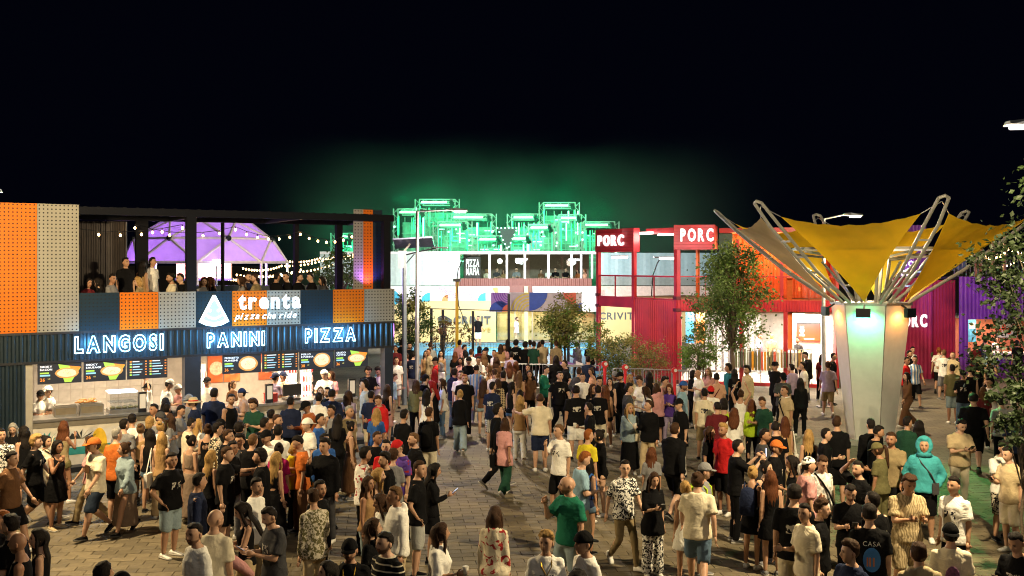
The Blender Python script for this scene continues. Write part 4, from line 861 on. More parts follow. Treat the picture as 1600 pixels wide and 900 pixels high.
barrier(835, 37.6, 1.7, R(-8), 'crowd barrier below the row of people watching the court'); barrier(895, 37.2, 2.0, R(-6), 'crowd barrier in front of the shoe table')
barrier(1040, 35.6, 1.6, R(-12), 'crowd barrier right of the shrubs'); barrier(1085, 35.2, 1.6, R(-4), 'crowd barrier at the foot of the red corrugated bay'); barrier(990, 36, 1.5, R(-10), 'crowd barrier behind the shrubs'); barrier(762, 38.4, 1.6, R(-3), 'leftmost crowd barrier by the court')
for k, (px, d, yt, lb) in enumerate(((945,33.6,568,'left'),(977,34.4,573,'middle'),(1054,34.6,578,'right'))):
    t = thing('red_post', lb+' red post topped with a red and white disc', 'post', (WX(px,d), d, 0), 0, 'red posts by the barriers'); z = ZZ(yt+6, d)
    MB().tube([(0,0,0),(0,0,z)], .055, 8).build('pole', mat('signal red', (.6,.02,.03), .4), t); MB().tube([(0,-.05,z+.1),(0,.05,z+.1)], .115, 14).build('disc', _M['signal red'], t); MB().tube([(.03,-.06,z+.12),(.03,-.055,z+.12)], .06, 8).build('mark', WHITE, t)
tb_ = thing('display_table', 'small grey table with shoes by the court barrier', 'table', (WX(893,38.4), 38.4, 0))
MB().box(-.65,.65,-.35,.35,.95,1.0).build('top', mat('table grey', (.3,.28,.33), .5), tb_)
for x in (-.58,.58):
    for y in (-.28,.28): MB().bar((x,y,0),(x,y,.95),.04).build('leg', DARK, tb_)
for k, (x, c) in enumerate(((-.35,(.12,.06,.25)),(-.05,(.2,.1,.35)),(.3,(.6,.58,.6)))):
    sh = thing('shoe_pair', ('dark purple shoe at the left of the table','violet shoe in the middle of the table','pale shoe at the right of the table')[k], 'shoe', (WX(893,38.4)+x, 38.3, 1.0), R(70), 'shoes on the table')
    MB().loft([[(-.05,-.14,0),(.05,-.14,0),(.04,-.14,.06),(-.04,-.14,.06)],[(-.05,0,0),(.05,0,0),(.045,0,.09),(-.045,0,.09)],[(-.04,.13,0),(.04,.13,0),(.035,.13,.14),(-.035,.13,.14)]]).build('upper', mat('shoe cloth %d' % k, c, .6), sh); MB().box(-.052,.052,-.15,.14,-.0,.02).build('sole', WHITE, sh)
# ---------------------------------------------------------------- trees and shrubs
BARK = mat('bark', (.10,.075,.05), .9, bump=.5, bscale=30)
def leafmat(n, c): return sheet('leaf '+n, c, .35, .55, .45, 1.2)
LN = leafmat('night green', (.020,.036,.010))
LG, LD, LY, LF = leafmat('mid green', (.10,.17,.035)), leafmat('deep green', (.05,.10,.025)), leafmat('olive', (.22,.23,.055)), leafmat('fresh', (.13,.24,.04))
def tree(name, label, loc, h, crown, nleaf, leaf, lm, trunk=.07, stems=1, trunk_h=None, clumps=40, seed=1, lean=(0,0), cat='tree', group='trees and shrubs on the plaza', lm2=None, shape=1.0):
    """crown = (cx,cz,rx,ry,rz); leaf-sized faces gathered in clumps at the twig ends"""
    rnd = random.Random(seed); t = thing(name, label, cat, loc, 0, group); cx, cz, rx, ry, rz = crown
    cl = []
    while len(cl) < clumps:
        x, y, z = rnd.uniform(-1,1), rnd.uniform(-1,1), rnd.uniform(-1,1); q = x*x+y*y+z*z
        if q > 1 or (q < .12 and rnd.random() < .6): continue
        k = 1-.35*max(0, z)*shape; cl.append(Vector((cx+x*rx*k, y*ry*k, cz+z*rz)))
    tm = MB()
    for s in range(stems):
        off = Vector((rnd.uniform(-.3,.3)*(stems > 1), rnd.uniform(-.2,.2)*(stems > 1), 0)); tp = Vector((cx*.8+lean[0], lean[1], cz+rz*.55)); pts = [off*.4+tp*0]
        for k in range(1, 7): q = k/6; pts.append(off*(.4+q)+Vector((tp.x*q+rnd.uniform(-.05,.05), tp.y*q+rnd.uniform(-.05,.05), tp.z*q)))
        tm.tube(pts, [trunk*(1.15-.16*k) for k in range(7)], 8)
    tk = tm.build('trunk', BARK, t, smooth=True); lb = MB()
    for c in cl[:max(12, clumps*2//3)]:
        q = rnd.uniform(.35,.8); zb = max((trunk_h or cz-rz)*1.0, c.z*q); base = Vector((cx*.8*zb/max(cz,.1), 0, min(zb, c.z-.1))); mid = base.lerp(c,.5)+Vector((0,0,rnd.uniform(.0,.15)))
        lb.tube([base, mid, c], [trunk*.32, trunk*.2, trunk*.08], 5)
    lb.build('branches', BARK, tk)
    mats = [lm, lm2 or lm]; mb = MB()
    for i in range(nleaf):
        c = cl[i % clumps]; cr = min(rx, rz)*rnd.uniform(.12,.36)
        p = c+Vector((rnd.gauss(0,.6)*cr, rnd.gauss(0,.6)*cr, rnd.gauss(0,.5)*cr)); s = leaf*rnd.uniform(.6,1.3)
        d = Vector((rnd.gauss(0,1), rnd.gauss(0,1), rnd.gauss(-.4,.6))).normalized(); sd_ = d.cross(Vector((rnd.gauss(0,1), rnd.gauss(0,1), rnd.gauss(0,1)))).normalized()*s*.32; nn_ = d.cross(sd_).normalized()*s*.08
        mb.add([p, p+d*s*.5+sd_+nn_, p+d*s, p+d*s*.5-sd_+nn_], [(0,1,2),(0,2,3)], 1 if (i % clumps) % 3 == 0 else 0)
    mb.build('crown', mats, t); return t
d = 36.5; p = at(1145, 0, d)
tree('plaza_tree', 'leafy tree standing in front of the red store', (p.x, d, 0), 5.6, (0, 3.85, 1.45, 1.4, 1.95), 9500, .115, LG, .09, 1, 1.7, 95, 3, lm2=LD)
tree('plaza_tree', 'small bright tree against the store window left of the leafy tree', (WX(1092,38), 38, 0), 2.9, (0, 1.75, .78, .8, 1.05), 4200, .085, LF, .045, 2, .6, 40, 4, lm2=LG)
tree('shrub', 'bushy olive shrub left of the red corrugated bay', (WX(962,38.5), 38.5, 0), 2, (0, 1.25, 1.1, .7, 1.1), 4200, .085, LY, .03, 4, .2, 40, 5, cat='shrub', lm2=LG)
tree('shrub', 'wispy reddish shrub before the red corrugated bay', (WX(1008,38), 38, 0), 1.9, (0, 1.1, 1.15, .6, 1.0), 3600, .07, LY, .025, 4, .2, 40, 6, cat='shrub', lm2=leafmat('russet', (.2,.09,.03)))
tree('shrub', 'pale thin sapling beside the left red post', (WX(937,39.5), 39.5, 0), 2.6, (0, 1.9, .55, .5, .8), 900, .09, LF, .02, 2, .9, 22, 8, cat='shrub', lm2=LY)
tree('plaza_tree', 'slim olive tree in front of the banner', (WX(883,40.5), 40.5, 0), 4, (0, 2.55, 1.0, .9, 1.05), 5000, .10, LY, .06, 2, 1.5, 55, 9, lm2=LF)
tree('plaza_tree', 'dark young tree behind the two lamp posts', (WX(640,41), 41, 0), 4, (0, 2.6, .85, .8, 1.2), 4200, .10, LD, .05, 2, 1.2, 50, 10, lm2=LY)
tree('shrub', 'dry bronze sapling row before the CRIVIT lettering', (WX(685,42.5), 42.5, 0), 2.6, (.4, 1.9, 1.3, .6, .6), 1000, .10, leafmat('bronze', (.22,.12,.04)), .03, 3, 1.0, 30, 11, cat='shrub', lm2=LY)
tree('plaza_tree', 'dark tree with fairy lights seen through the kiosk terrace', (WX(535,52), 52, 0), 6.5, (0, 4.6, 1.3, 1.2, 1.8), 2500, .16, LG, .1, 1, 2.2, 45, 12, lm2=LD)
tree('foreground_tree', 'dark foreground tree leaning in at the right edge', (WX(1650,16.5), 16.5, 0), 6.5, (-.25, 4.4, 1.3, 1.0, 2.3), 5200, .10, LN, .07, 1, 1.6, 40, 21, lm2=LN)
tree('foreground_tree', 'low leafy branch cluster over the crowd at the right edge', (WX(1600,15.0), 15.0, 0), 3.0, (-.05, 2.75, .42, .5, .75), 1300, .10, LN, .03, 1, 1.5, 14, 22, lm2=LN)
# ================================================================= people
import numpy as np
V3 = Vector
COLS = dict(black=(.0055,.0055,.0065), white=(.80,.79,.75), cream=(.68,.61,.46), beige=(.48,.38,.23), grey=(.20,.20,.21), dkgrey=(.05,.05,.055), ltgrey=(.36,.37,.36), navy=(.014,.02,.05),
  blue=(.03,.10,.34), ltblue=(.25,.40,.52), denim=(.10,.16,.24), ltdenim=(.26,.34,.38), dkdenim=(.02,.03,.05), red=(.48,.018,.02), maroon=(.11,.015,.02), orange=(.52,.14,.03), yellow=(.62,.52,.03),
  lime=(.38,.55,.03), green=(.015,.14,.085), dkgreen=(.015,.055,.035), olive=(.12,.11,.05), khaki=(.26,.20,.11), brown=(.12,.06,.03), tan=(.36,.22,.10), turquoise=(.05,.31,.36), pink=(.55,.28,.28), magenta=(.42,.02,.14),
  lilac=(.36,.30,.45), purple=(.10,.05,.30), peach=(.55,.30,.20), taupe=(.22,.16,.12), teal=(.02,.14,.18), rust=(.3,.09,.03), skin=(.45,.27,.18))
CNAME = dict(dkgrey='dark grey', ltgrey='light grey', ltblue='light blue', ltdenim='pale denim', dkdenim='dark denim', dkgreen='dark green', skin='nude')
HCOL = dict(dark=(.012,.009,.008), brown=(.045,.022,.012), auburn=(.10,.035,.015), blond=(.36,.22,.08), grey=(.25,.24,.22), ginger=(.25,.08,.02), ltbrown=(.12,.065,.03), red=(.22,.01,.01))
SKINS = [(.47,.275,.18), (.42,.235,.145), (.52,.32,.22), (.33,.17,.10)]
_cm = {}
def cloth(c, pat=''):
    k = (c, pat)
    if k in _cm: return _cm[k]
    col = COLS[c]; m = mat('cloth %s %s' % (c, pat), col, .85, var=.10, scale=10, bump=.06, bscale=45, spec=.08); t = m.node_tree; b = t.nodes['Principled BSDF']
    n3 = t.nodes.new('ShaderNodeTexNoise'); n3.inputs['Scale'].default_value = 5.5; n3.inputs['Detail'].default_value = 2; n3.inputs['Distortion'].default_value = 2.2
    t.links.new(t.nodes['Mapping'].outputs[0], n3.inputs['Vector']); b2 = t.nodes.new('ShaderNodeBump'); b2.inputs['Strength'].default_value = .32; b2.inputs['Distance'].default_value = .05
    t.links.new(n3.outputs['Fac'], b2.inputs['Height']); t.links.new(b.inputs['Normal'].links[0].from_socket, b2.inputs['Normal']); t.links.new(b2.outputs[0], b.inputs['Normal'])
    if pat == 'logo':       # printed block on chest and back
        tc = t.nodes.new('ShaderNodeTexCoord'); sp = t.nodes.new('ShaderNodeSeparateXYZ'); t.links.new(tc.outputs['Object'], sp.inputs[0]); src = b.inputs['Base Color'].links[0].from_socket
        def M(op, a, c):
            n = t.nodes.new('ShaderNodeMath'); n.operation = op
            for i, q in enumerate((a, c)):
                if isinstance(q, (int, float)): n.inputs[i].default_value = q
                else: t.links.new(q, n.inputs[i])
            return n.outputs[0]
        ax = t.nodes.new('ShaderNodeMath'); ax.operation = 'ABSOLUTE'; t.links.new(sp.outputs['X'], ax.inputs[0]); az_ = M('SUBTRACT', sp.outputs['Z'], 1.24); ab = t.nodes.new('ShaderNodeMath'); ab.operation = 'ABSOLUTE'; t.links.new(az_, ab.inputs[0])
        wn = t.nodes.new('ShaderNodeTexNoise'); wn.inputs['Scale'].default_value = 26; t.links.new(tc.outputs['Object'], wn.inputs['Vector'])
        f = M('MULTIPLY', M('MULTIPLY', M('LESS_THAN', ax.outputs[0], .085), M('LESS_THAN', ab.outputs[0], .06)), M('GREATER_THAN', wn.outputs['Fac'], .5))
        mx = t.nodes.new('ShaderNodeMix'); mx.data_type = 'RGBA'; t.links.new(f, mx.inputs['Factor']); t.links.new(src, mx.inputs['A']); mx.inputs['B'].default_value = (.03,.03,.04,1) if sum(col) > .6 else (.5,.47,.42,1); t.links.new(mx.outputs['Result'], b.inputs['Base Color'])
    elif pat:
        tc = t.nodes.new('ShaderNodeTexCoord'); src = b.inputs['Base Color'].links[0].from_socket
        mx = t.nodes.new('ShaderNodeMix'); mx.data_type = 'RGBA'; t.links.new(src, mx.inputs['A'])
        second = (.02,.02,.022,1) if sum(col) > .6 else (.55,.5,.4,1); r = t.nodes.new('ShaderNodeValToRGB'); e = r.color_ramp.elements; e[0].position = .48; e[1].position = .52
        if pat in ('stripe', 'vstripe', 'plaid'):
            n = t.nodes.new('ShaderNodeTexWave'); n.bands_direction = 'X' if pat == 'vstripe' else 'Z'; n.inputs['Scale'].default_value = {'stripe':4.5,'vstripe':3.2,'plaid':6}[pat]; n.inputs['Distortion'].default_value = .3; t.links.new(tc.outputs['Object'], n.inputs['Vector']); f = n.outputs['Fac']
            if pat == 'stripe': e[0].position = .86; e[1].position = .9
            if pat == 'plaid':
                n2 = t.nodes.new('ShaderNodeTexWave'); n2.inputs['Scale'].default_value = 6; t.links.new(tc.outputs['Object'], n2.inputs['Vector']); q = t.nodes.new('ShaderNodeMath'); q.operation = 'MULTIPLY'; t.links.new(n.outputs['Fac'], q.inputs[0]); t.links.new(n2.outputs['Fac'], q.inputs[1]); f = q.outputs[0]; e[0].position = .2; e[1].position = .3
            if pat == 'vstripe': second = (.12,.25,.5,1)
        elif pat == 'camo':
            n = t.nodes.new('ShaderNodeTexWave'); n.inputs['Scale'].default_value = 9; n.inputs['Distortion'].default_value = 9; n.inputs['Detail'].default_value = 1; t.links.new(tc.outputs['Object'], n.inputs['Vector']); f = n.outputs['Fac']; second = (.27,.21,.115,1)
        else:
            n = t.nodes.new('ShaderNodeTexNoise'); n.inputs['Scale'].default_value = {'print':22,'tiedye':7,'patch':9}[pat]; n.inputs['Distortion'].default_value = 1.2; t.links.new(tc.outputs['Object'], n.inputs['Vector']); f = n.outputs['Fac']
            if pat == 'tiedye': e[0].position = .4; e[1].position = .65; second = (.08,.09,.10,1)
            if pat == 'patch': second = (.35,.03,.03,1); e[0].position = .58; e[1].position = .6
        t.links.new(f, r.inputs[0]); t.links.new(r.outputs[0], mx.inputs['Factor']); mx.inputs['B'].default_value = second; t.links.new(mx.outputs['Result'], b.inputs['Base Color'])
    _cm[k] = m; return m
def hairmat(c): return mat('hair '+c, HCOL[c], .62, var=.35, scale=30, bump=.5, bscale=60, stretch=(3,3,.4), spec=.12)
def skinmat(i):
    n = 'skin %d' % i
    if n in _M: return _M[n]
    m = mat(n, SKINS[i], .5, var=.06, scale=8, spec=.35); t = m.node_tree; b = t.nodes['Principled BSDF']; a = t.nodes.new('ShaderNodeVertexColor'); a.layer_name = 'face'
    mx = t.nodes.new('ShaderNodeMix'); mx.data_type = 'RGBA'; mx.blend_type = 'MULTIPLY'; mx.inputs['Factor'].default_value = 1
    src = b.inputs['Base Color'].links[0].from_socket; t.links.new(src, mx.inputs['A']); t.links.new(a.outputs[0], mx.inputs['B']); t.links.new(mx.outputs['Result'], b.inputs['Base Color']); return m
# ---- pose: joints in metres for a 1.78 m figure facing -Y
HANG, SWF, SWB = ((.13,.03,-.98),(.06,-.16,-.98)), ((.14,-.38,-.9),(.02,-.6,-.8)), ((.17,.42,-.88),(.08,.12,-.98))
PHN, FACE, CUP = ((.10,-.32,-.93),(-.42,-.82,.30)), ((.22,-.55,-.8),(-.30,-.38,.92)), ((.16,-.12,-.98),(-.12,-.95,.18))
PKT, CRS, UPA = ((.42,.22,-.88),(-.40,-.42,-.80)), ((.2,-.28,-.93),(-.92,-.42,.1)), ((.40,-.2,.9),(-.45,-.1,.9))
ONH, PHO, SID = ((.8,-.15,.45),(-.75,.1,.68)), ((.15,-.85,-.45),(-.28,-.62,.72)), ((.80,-.35,-.40),(.45,-.85,.05))
STD, RLX, WLK, SIT = 0, 1, 2, 3
POSES = {'st':(HANG,HANG,STD,0), 'sa':(HANG,HANG,RLX,0), 'wk':(SWF,SWB,WLK,0), 'ph':(PHN,PHN,RLX,24), 'p1':(HANG,PHN,STD,14), 'fc':(HANG,FACE,RLX,0), 'cu':(HANG,CUP,RLX,0), 'pk':(PKT,PKT,STD,0), 'cr':(CRS,CRS,STD,0),
         'up':(UPA,UPA,RLX,0), 'oh':(HANG,ONH,STD,0), 'pt':(PHO,PHO,STD,0), 'hg':(SID,HANG,STD,0), 'wc':(SWB,CUP,WLK,0), 'dn':(HANG,CUP,RLX,28), 'si':(PHN,CRS,SIT,8)}
def joints(sex, pose):
    aL, aR, leg, pitch = POSES[pose]; f = sex == 'f'; sh, hw = (.138, .092) if f else (.166, .088); J = {}; dz = -.43 if leg == SIT else (-.025 if leg == WLK else 0)
    J['dz'] = dz; J['pitch'] = pitch; J['leg'] = leg
    for s, a, n in ((1, aL, 'L'), (-1, aR, 'R')):
        S = V3((s*sh, .005, 1.412+dz)); u = V3((a[0][0]*s, a[0][1], a[0][2])).normalized(); w_ = V3((a[1][0]*s, a[1][1], a[1][2])).normalized()
        J['S'+n] = S; J['E'+n] = S+u*.29; J['W'+n] = J['E'+n]+w_*.25; J['H'+n] = w_
    for s, n in ((1,'L'), (-1,'R')):
        H = V3((s*hw, 0, .93+dz))
        if leg == STD: K, A, fp = V3((s*.098,-.012,.50)), V3((s*.105,.03,.085)), 0
        elif leg == RLX: K, A, fp = (V3((s*.10,.0,.50)), V3((s*.10,.04,.085)), 0) if s > 0 else (V3((s*.125,-.07,.505)), V3((s*.15,-.04,.085)), 0)
        elif leg == WLK: K, A, fp = (V3((s*.085,-.175,.52)), V3((s*.08,-.27,.10)), -12) if s > 0 else (V3((s*.085,.0,.475)), V3((s*.08,.31,.17)), 38)
        else: K, A, fp = V3((s*.13,-.42,.50)), V3((s*.13,-.38,.085)), 0
        J['P'+n], J['K'+n], J['A'+n], J['f'+n] = H, K, A, fp
    J['head'] = V3((0,-.035-.03*(pitch > 10),1.655+dz)); return J
def ell(z, rx, ry, cx=0, cy=0, n=18): return [(cx+rx*math.cos(t), cy+ry*math.sin(t), z) for t in [2*math.pi*k/n for k in range(n)]]
def torso(mb, sex, dz, g=0, z0=.86, z1=1.52, hemw=0):
    if sex == 'm': T = [(.80,.158,.118,0),(.92,.168,.122,.0),(1.02,.150,.108,0),(1.12,.152,.108,0),(1.28,.178,.122,-.005),(1.37,.172,.112,0),(1.44,.128,.086,.005),(1.49,.078,.068,.01),(1.55,.06,.062,.0)]
    else: T = [(.80,.160,.122,0),(.90,.172,.125,.01),(1.0,.138,.100,0),(1.09,.122,.092,0),(1.20,.136,.108,-.012),(1.28,.146,.122,-.02),(1.36,.138,.098,-.005),(1.43,.105,.074,.005),(1.485,.07,.062,.01),(1.55,.052,.055,.0)]
    def itp(z):
        for i in range(len(T)-1):
            if T[i][0] <= z <= T[i+1][0]: q = (z-T[i][0])/(T[i+1][0]-T[i][0]); return [a+(b-a)*q for a, b in zip(T[i], T[i+1])]
        return list(T[0] if z < T[0][0] else T[-1])
    rings = []; n = 14
    for k in range(n+1):
        z = z0+(z1-z0)*k/n; _, rx, ry, cy_ = itp(z); hw = hemw*max(0, 1-(z-z0)/.38) if hemw else 0
        rings.append(ell(z+dz, rx+g+hw, ry+g+hw*.8, 0, cy_))
    mb.loft(rings)
def body_mb(sex, pose):
    J = joints(sex, pose); mb = MB(); k = .86 if sex == 'f' else 1; torso(mb, sex, J['dz'])
    mb.seg(J['head']+V3((0,.035,-.20)), J['head']+V3((0,.015,-.05)), .056*k, .054*k)
    for n in 'LR':
        mb.seg(J['S'+n], J['E'+n], .054*k, .043*k); mb.seg(J['E'+n], J['W'+n], .042*k, .027*k); mb.ball(J['S'+n], .062*k)
        mb.seg(J['P'+n]+V3((0,0,-.05)), J['K'+n], .088, .058); c = J['K'+n].lerp(J['A'+n],.3)+V3((0,.012,0)); mb.seg(J['K'+n], c, .056, .058*k+.004); mb.seg(c, J['A'+n], .058*k+.004, .036)
    return mb
def top_mb(sex, pose, kind):
    J = joints(sex, pose); mb = MB(); k = .9 if sex == 'f' else 1; dz = J['dz']
    g, z0, hem = {'tee':(.022,.83,.020), 'long':(.022,.84,.012), 'hoodie':(.034,.86,.012), 'jacket':(.036,.82,.022), 'tank':(.010,.88,.008), 'crop':(.009,1.10,.004), 'dress':(.008,.62,.045), 'gown':(.006,.20,.06), 'big':(.034,.72,.03)}[kind]
    z1 = {'tank':1.40 if sex == 'f' else 1.46, 'crop':1.40, 'dress':1.40, 'gown':1.40}.get(kind, 1.505)
    if J['leg'] == SIT and z0 < .86: z0 = .86
    if kind in ('dress', 'gown'):
        rings = []; top = ell
        torso(mb, sex, dz, g, .90, z1)
        r0 = (.235,.19) if kind == 'dress' else (.25,.22)
        mb.loft([ell(z0+dz+(.0), *r0), ell((z0+.92)/2+dz, (r0[0]+.19)/2, (r0[1]+.145)/2), ell(.95+dz, .172, .132)])
    else: torso(mb, sex, dz, g, z0, z1, hem)
    if kind in ('tank', 'crop', 'dress', 'gown'):
        for s in (-1, 1): mb.tube([(s*.075,-.085,z1-.03+dz),(s*.085,-.05,1.455+dz),(s*.08,.02,1.468+dz),(s*.075,.075,z1-.03+dz)], .018, 6)
    else:
        sl = {'tee':.78, 'big':1.0}.get(kind)
        for n in 'LR':
            S, E, W = J['S'+n], J['E'+n], J['W'+n]; mb.ball(S, .058*k+g*.4)
            if sl: e = S.lerp(E, sl); d = (E-S).normalized(); mb.tube([S-d*.03, S.lerp(e,.5), e, e], [.062*k+g*.3, .060*k+g*.5, .064*k+g*.7, .03], 12)
            else:
                mb.seg(S, E, .058*k+g*.4, .052*k+g*.3); mb.tube([E, E.lerp(W,.5), E.lerp(W,.92), E.lerp(W,.97)], [.052*k+g*.3, .047*k+g*.3, .040*k+g*.3, .02], 12); mb.ball(E, .052*k+g*.3)
        if kind in ('hoodie', 'jacket', 'long'):
            mb.loft([ell(1.47+dz, .10, .09, 0, .01), ell(1.515+dz, .075, .075, 0, .012)])
        if kind == 'hoodie': mb.ball((0,.085,1.475+dz), (.115,.055,.085)); mb.tube([(-.09,-.03,1.50+dz),(-.11,.04,1.48+dz),(0,.1,1.46+dz),(.11,.04,1.48+dz),(.09,-.03,1.50+dz)], .035, 8)
    return mb
def bot_mb(sex, pose, kind):
    J = joints(sex, pose); mb = MB(); dz = J['dz']; f = sex == 'f'
    if kind in ('skirt', 'maxi') and J['leg'] != SIT:
        zb, r = (.56,(.225,.18)) if kind == 'skirt' else (.14,(.24,.23)); cy_ = 0
        mb.loft([ell(zb, r[0], r[1]), ell((zb+.95)/2, (r[0]+.165)/2+.012, (r[1]+.13)/2), ell(.95, .178, .135), ell(1.03, .146, .108)]); return mb
    mb.loft([ell(.80+dz, .165, .125), ell(.90+dz, .178, .132, 0, .005), ell(1.0+dz, .152 if not f else .146, .114), ell(1.035+dz, .15 if not f else .14, .11)])
    q = {'shorts':1.04, 'mini':.32, 'pants':2, 'wide':2, 'slim':2}.get(kind, 2); r = {'shorts':(.105,.092), 'mini':(.105,.105), 'pants':(.100,.074,.064), 'wide':(.108,.098,.105), 'slim':(.094,.066,.050)}.get(kind, (.1,.074,.064))
    for n in 'LR':
        P, K, A = J['P'+n]+V3((0,0,-.03)), J['K'+n], J['A'+n]
        if q < 1: e = P.lerp(K, q); mb.tube([P, P.lerp(e,.6), e, e], [r[0], r[0], r[1], .04], 14)
        elif q < 2: e = K+(A-K)*(q-1)*2; mb.tube([P, P.lerp(K,.5), K, e, e], [r[0], (r[0]+r[1])/2+.004, r[1], r[1], .04], 14)
        else:
            a = A+V3((0,0,-.025)); mb.seg(P, K, r[0], r[1]); mb.ball(K, r[1]); mb.tube([K, K.lerp(a,.5), K.lerp(a,.93), a, a], [r[1], (r[1]+r[2])/2, r[2], r[2]*1.02, .03], 14)
    return mb
# ---- batch remesh into continuous skins
def remesh_all(jobs):
    """jobs: key -> (MB, voxel, smooth, ratio, folds)"""
    tmp = {}
    for k, (mb, vx, sm, ra, fo) in jobs.items():
        o = bpy.data.objects.new('tmp', mb.mesh('tmp')); C.objects.link(o)
        m = o.modifiers.new('r', 'REMESH'); m.mode = 'VOXEL'; m.voxel_size = vx
        m = o.modifiers.new('s', 'SMOOTH'); m.iterations = sm; m.factor = .5
        m = o.modifiers.new('d', 'DECIMATE'); m.ratio = ra
        tmp[k] = o
    dg = bpy.context.evaluated_depsgraph_get(); out = {}
    for k, o in tmp.items():
        me = bpy.data.meshes.new_from_object(o.evaluated_get(dg)); fo = jobs[k][4]
        if fo:
            sd_ = hash(str(k)) % 97
            for v in me.vertices:
                c = v.co; q = noise.noise(V3((c.x*9+sd_, c.y*9, c.z*16+c.x*8)))*.6+noise.noise(V3((c.x*5, c.y*5+sd_, c.z*30)))*.5; v.co = c+v.normal*q*fo
        me.polygons.foreach_set('use_smooth', [True]*len(me.polygons)); out[k] = me
    for o in tmp.values(): bpy.data.objects.remove(o)
    return out
# ---- head and hands, appended to the body skin
def head_grid(fn, nu=34, nv=26):
    """closed grid round the head; fn(direction) -> point; denser at the face"""
    vs = []; 
    for i in range(nv+1):
        t = math.pi*i/nv
        for j in range(nu):
            a = 2*math.pi*j/nu; a = a+.45*math.sin(a)*-1; # pack columns to the front (a=0 -> -Y)
            vs.append(fn(V3((math.sin(t)*math.sin(a), -math.sin(t)*math.cos(a), math.cos(t)))))
    fs = []
    for i in range(nv):
        for j in range(nu):
            k = (j+1) % nu; fs.append((i*nu+j, (i+1)*nu+j, (i+1)*nu+k, i*nu+k))
    return vs, fs
def head_pt(d, f):
    x, y, z = d.x*.0755, d.y*.096, d.z*.120
    if z < 0: q = min(1, -z/.12); x *= 1-.30*q**1.5; y = y*(1-.22*q*(y > 0)*1.6)-.010*q
    if y < -.07: y = -.07+(y+.07)*.72
    fr = max(0, -d.y)
    if fr > .3:
        def G(cx, cz, sx, sz): return math.exp(-((x-cx)/sx)**2-((z-cz)/sz)**2)
        y -= .024*G(0,-.022,.012,.020)+.012*G(0,.004,.009,.022)+.006*G(0,-.058,.022,.010)+.007*G(0,-.102,.022,.016)+.005*(G(.03,.030,.026,.009)+G(-.03,.030,.026,.009))
        y += .008*(G(.031,.010,.014,.010)+G(-.031,.010,.014,.010))+.004*G(0,-.074,.02,.006)
    return V3((x, y, z))
def head_col(p, f, beard=False):
    x, z = abs(p.x), p.z
    if beard and z < -.03 and p.y < .01 and not ((x/.024)**2+((z+.060)/.009)**2 < 1) and (z < -.045-.25*max(0, .045-x) or (x < .03 and -.052 < z < -.04)): return (.30,.25,.23)
    if p.y > -.045: return (1,1,1)
    if ((x-.031)/.0135)**2+((z-.010)/.0075)**2 < 1: return (.12,.10,.10) if abs(x-.031) < .008 else (.8,.85,.9)
    if ((x-.032)/.019)**2+((z-.031-(.1*(x-.03)))/.0055)**2 < 1: return (.22,.18,.16)
    if (x/.024)**2+((z+.060)/.009)**2 < 1: return (.95,.55,.52) if f else (.85,.60,.56)
    return (1,1,1)
def hand(mb, W, d, s, curl=.5):
    d = d.normalized(); up = V3((0,-1,0)) if abs(d.y) < .7 else V3((0,0,1)); n = d.cross(up).normalized()*s; wv = n.cross(d).normalized()   # n palm normal, wv across the fingers
    c = W+d*.045; mb.loft([[W-wv*.024-n*.014, W+wv*.024-n*.014, W+wv*.024+n*.014, W-wv*.024+n*.014], [c-wv*.038-n*.013, c+wv*.038-n*.013, c+wv*.038+n*.013, c-wv*.038+n*.013], [W+d*.09-wv*.036-n*.010, W+d*.09+wv*.036-n*.010, W+d*.09+wv*.036+n*.010, W+d*.09-wv*.036+n*.010]])
    for k, L in enumerate((.066,.074,.070,.054)):
        b = W+d*.085+wv*(-.028+.0187*k); m1 = b+(d*.85-n*.3*curl).normalized()*L*.5; m2 = m1+(d*.6-n*.8*curl).normalized()*L*.5; mb.tube([b, m1, m2], [.0085,.0082,.006], 5)
    b = W+d*.025-wv*.030; mb.tube([b, b+(d*.6-wv*.7-n*.2).normalized()*.035, b+(d*.6-wv*.7-n*.2).normalized()*.035+(d*.9-n*.3).normalized()*.03], [.011,.010,.007], 5)
def finish_body(base, sex, pose, hyaw, beard=False):
    J = joints(sex, pose); f = sex == 'f'; H = Matrix.Translation(J['head']) @ Euler((R(J['pitch']),0,R(hyaw))).to_matrix().to_4x4() @ Matrix.Scale(1.05, 4)
    mb = MB(); vs, fs = head_grid(lambda d: head_pt(d, f)); cols = [head_col(p, f, beard) for p in vs]; mb.add([H @ p for p in vs], fs)
    for s in (-1, 1):
        e = MB().ball((s*.078,.012,-.005), (.010,.020,.032), 8, 6); mb.add([H @ V3(p) for p in e.v], e.f); cols += [(1,.95,.95)]*len(e.v)
    n0 = len(mb.v)
    for n, s in (('L',1),('R',-1)): hand(mb, J['W'+n], J['H'+n], s)
    cols += [(1,1,1)]*(len(mb.v)-n0)
    nb = len(base.vertices); v = [tuple(q.co) for q in base.vertices]+mb.v; fa = [tuple(p.vertices) for p in base.polygons]+[tuple(i+nb for i in q) for q in mb.f]
    me = bpy.data.meshes.new('body'); me.from_pydata(v, [], fa); me.polygons.foreach_set('use_smooth', [True]*len(me.polygons))
    ca_ = me.color_attributes.new('face', 'FLOAT_COLOR', 'POINT'); arr = np.ones((len(v),4), 'f'); arr[nb:,:3] = np.array(cols, 'f'); ca_.data.foreach_set('color', arr.ravel()); me.update(); return me, H
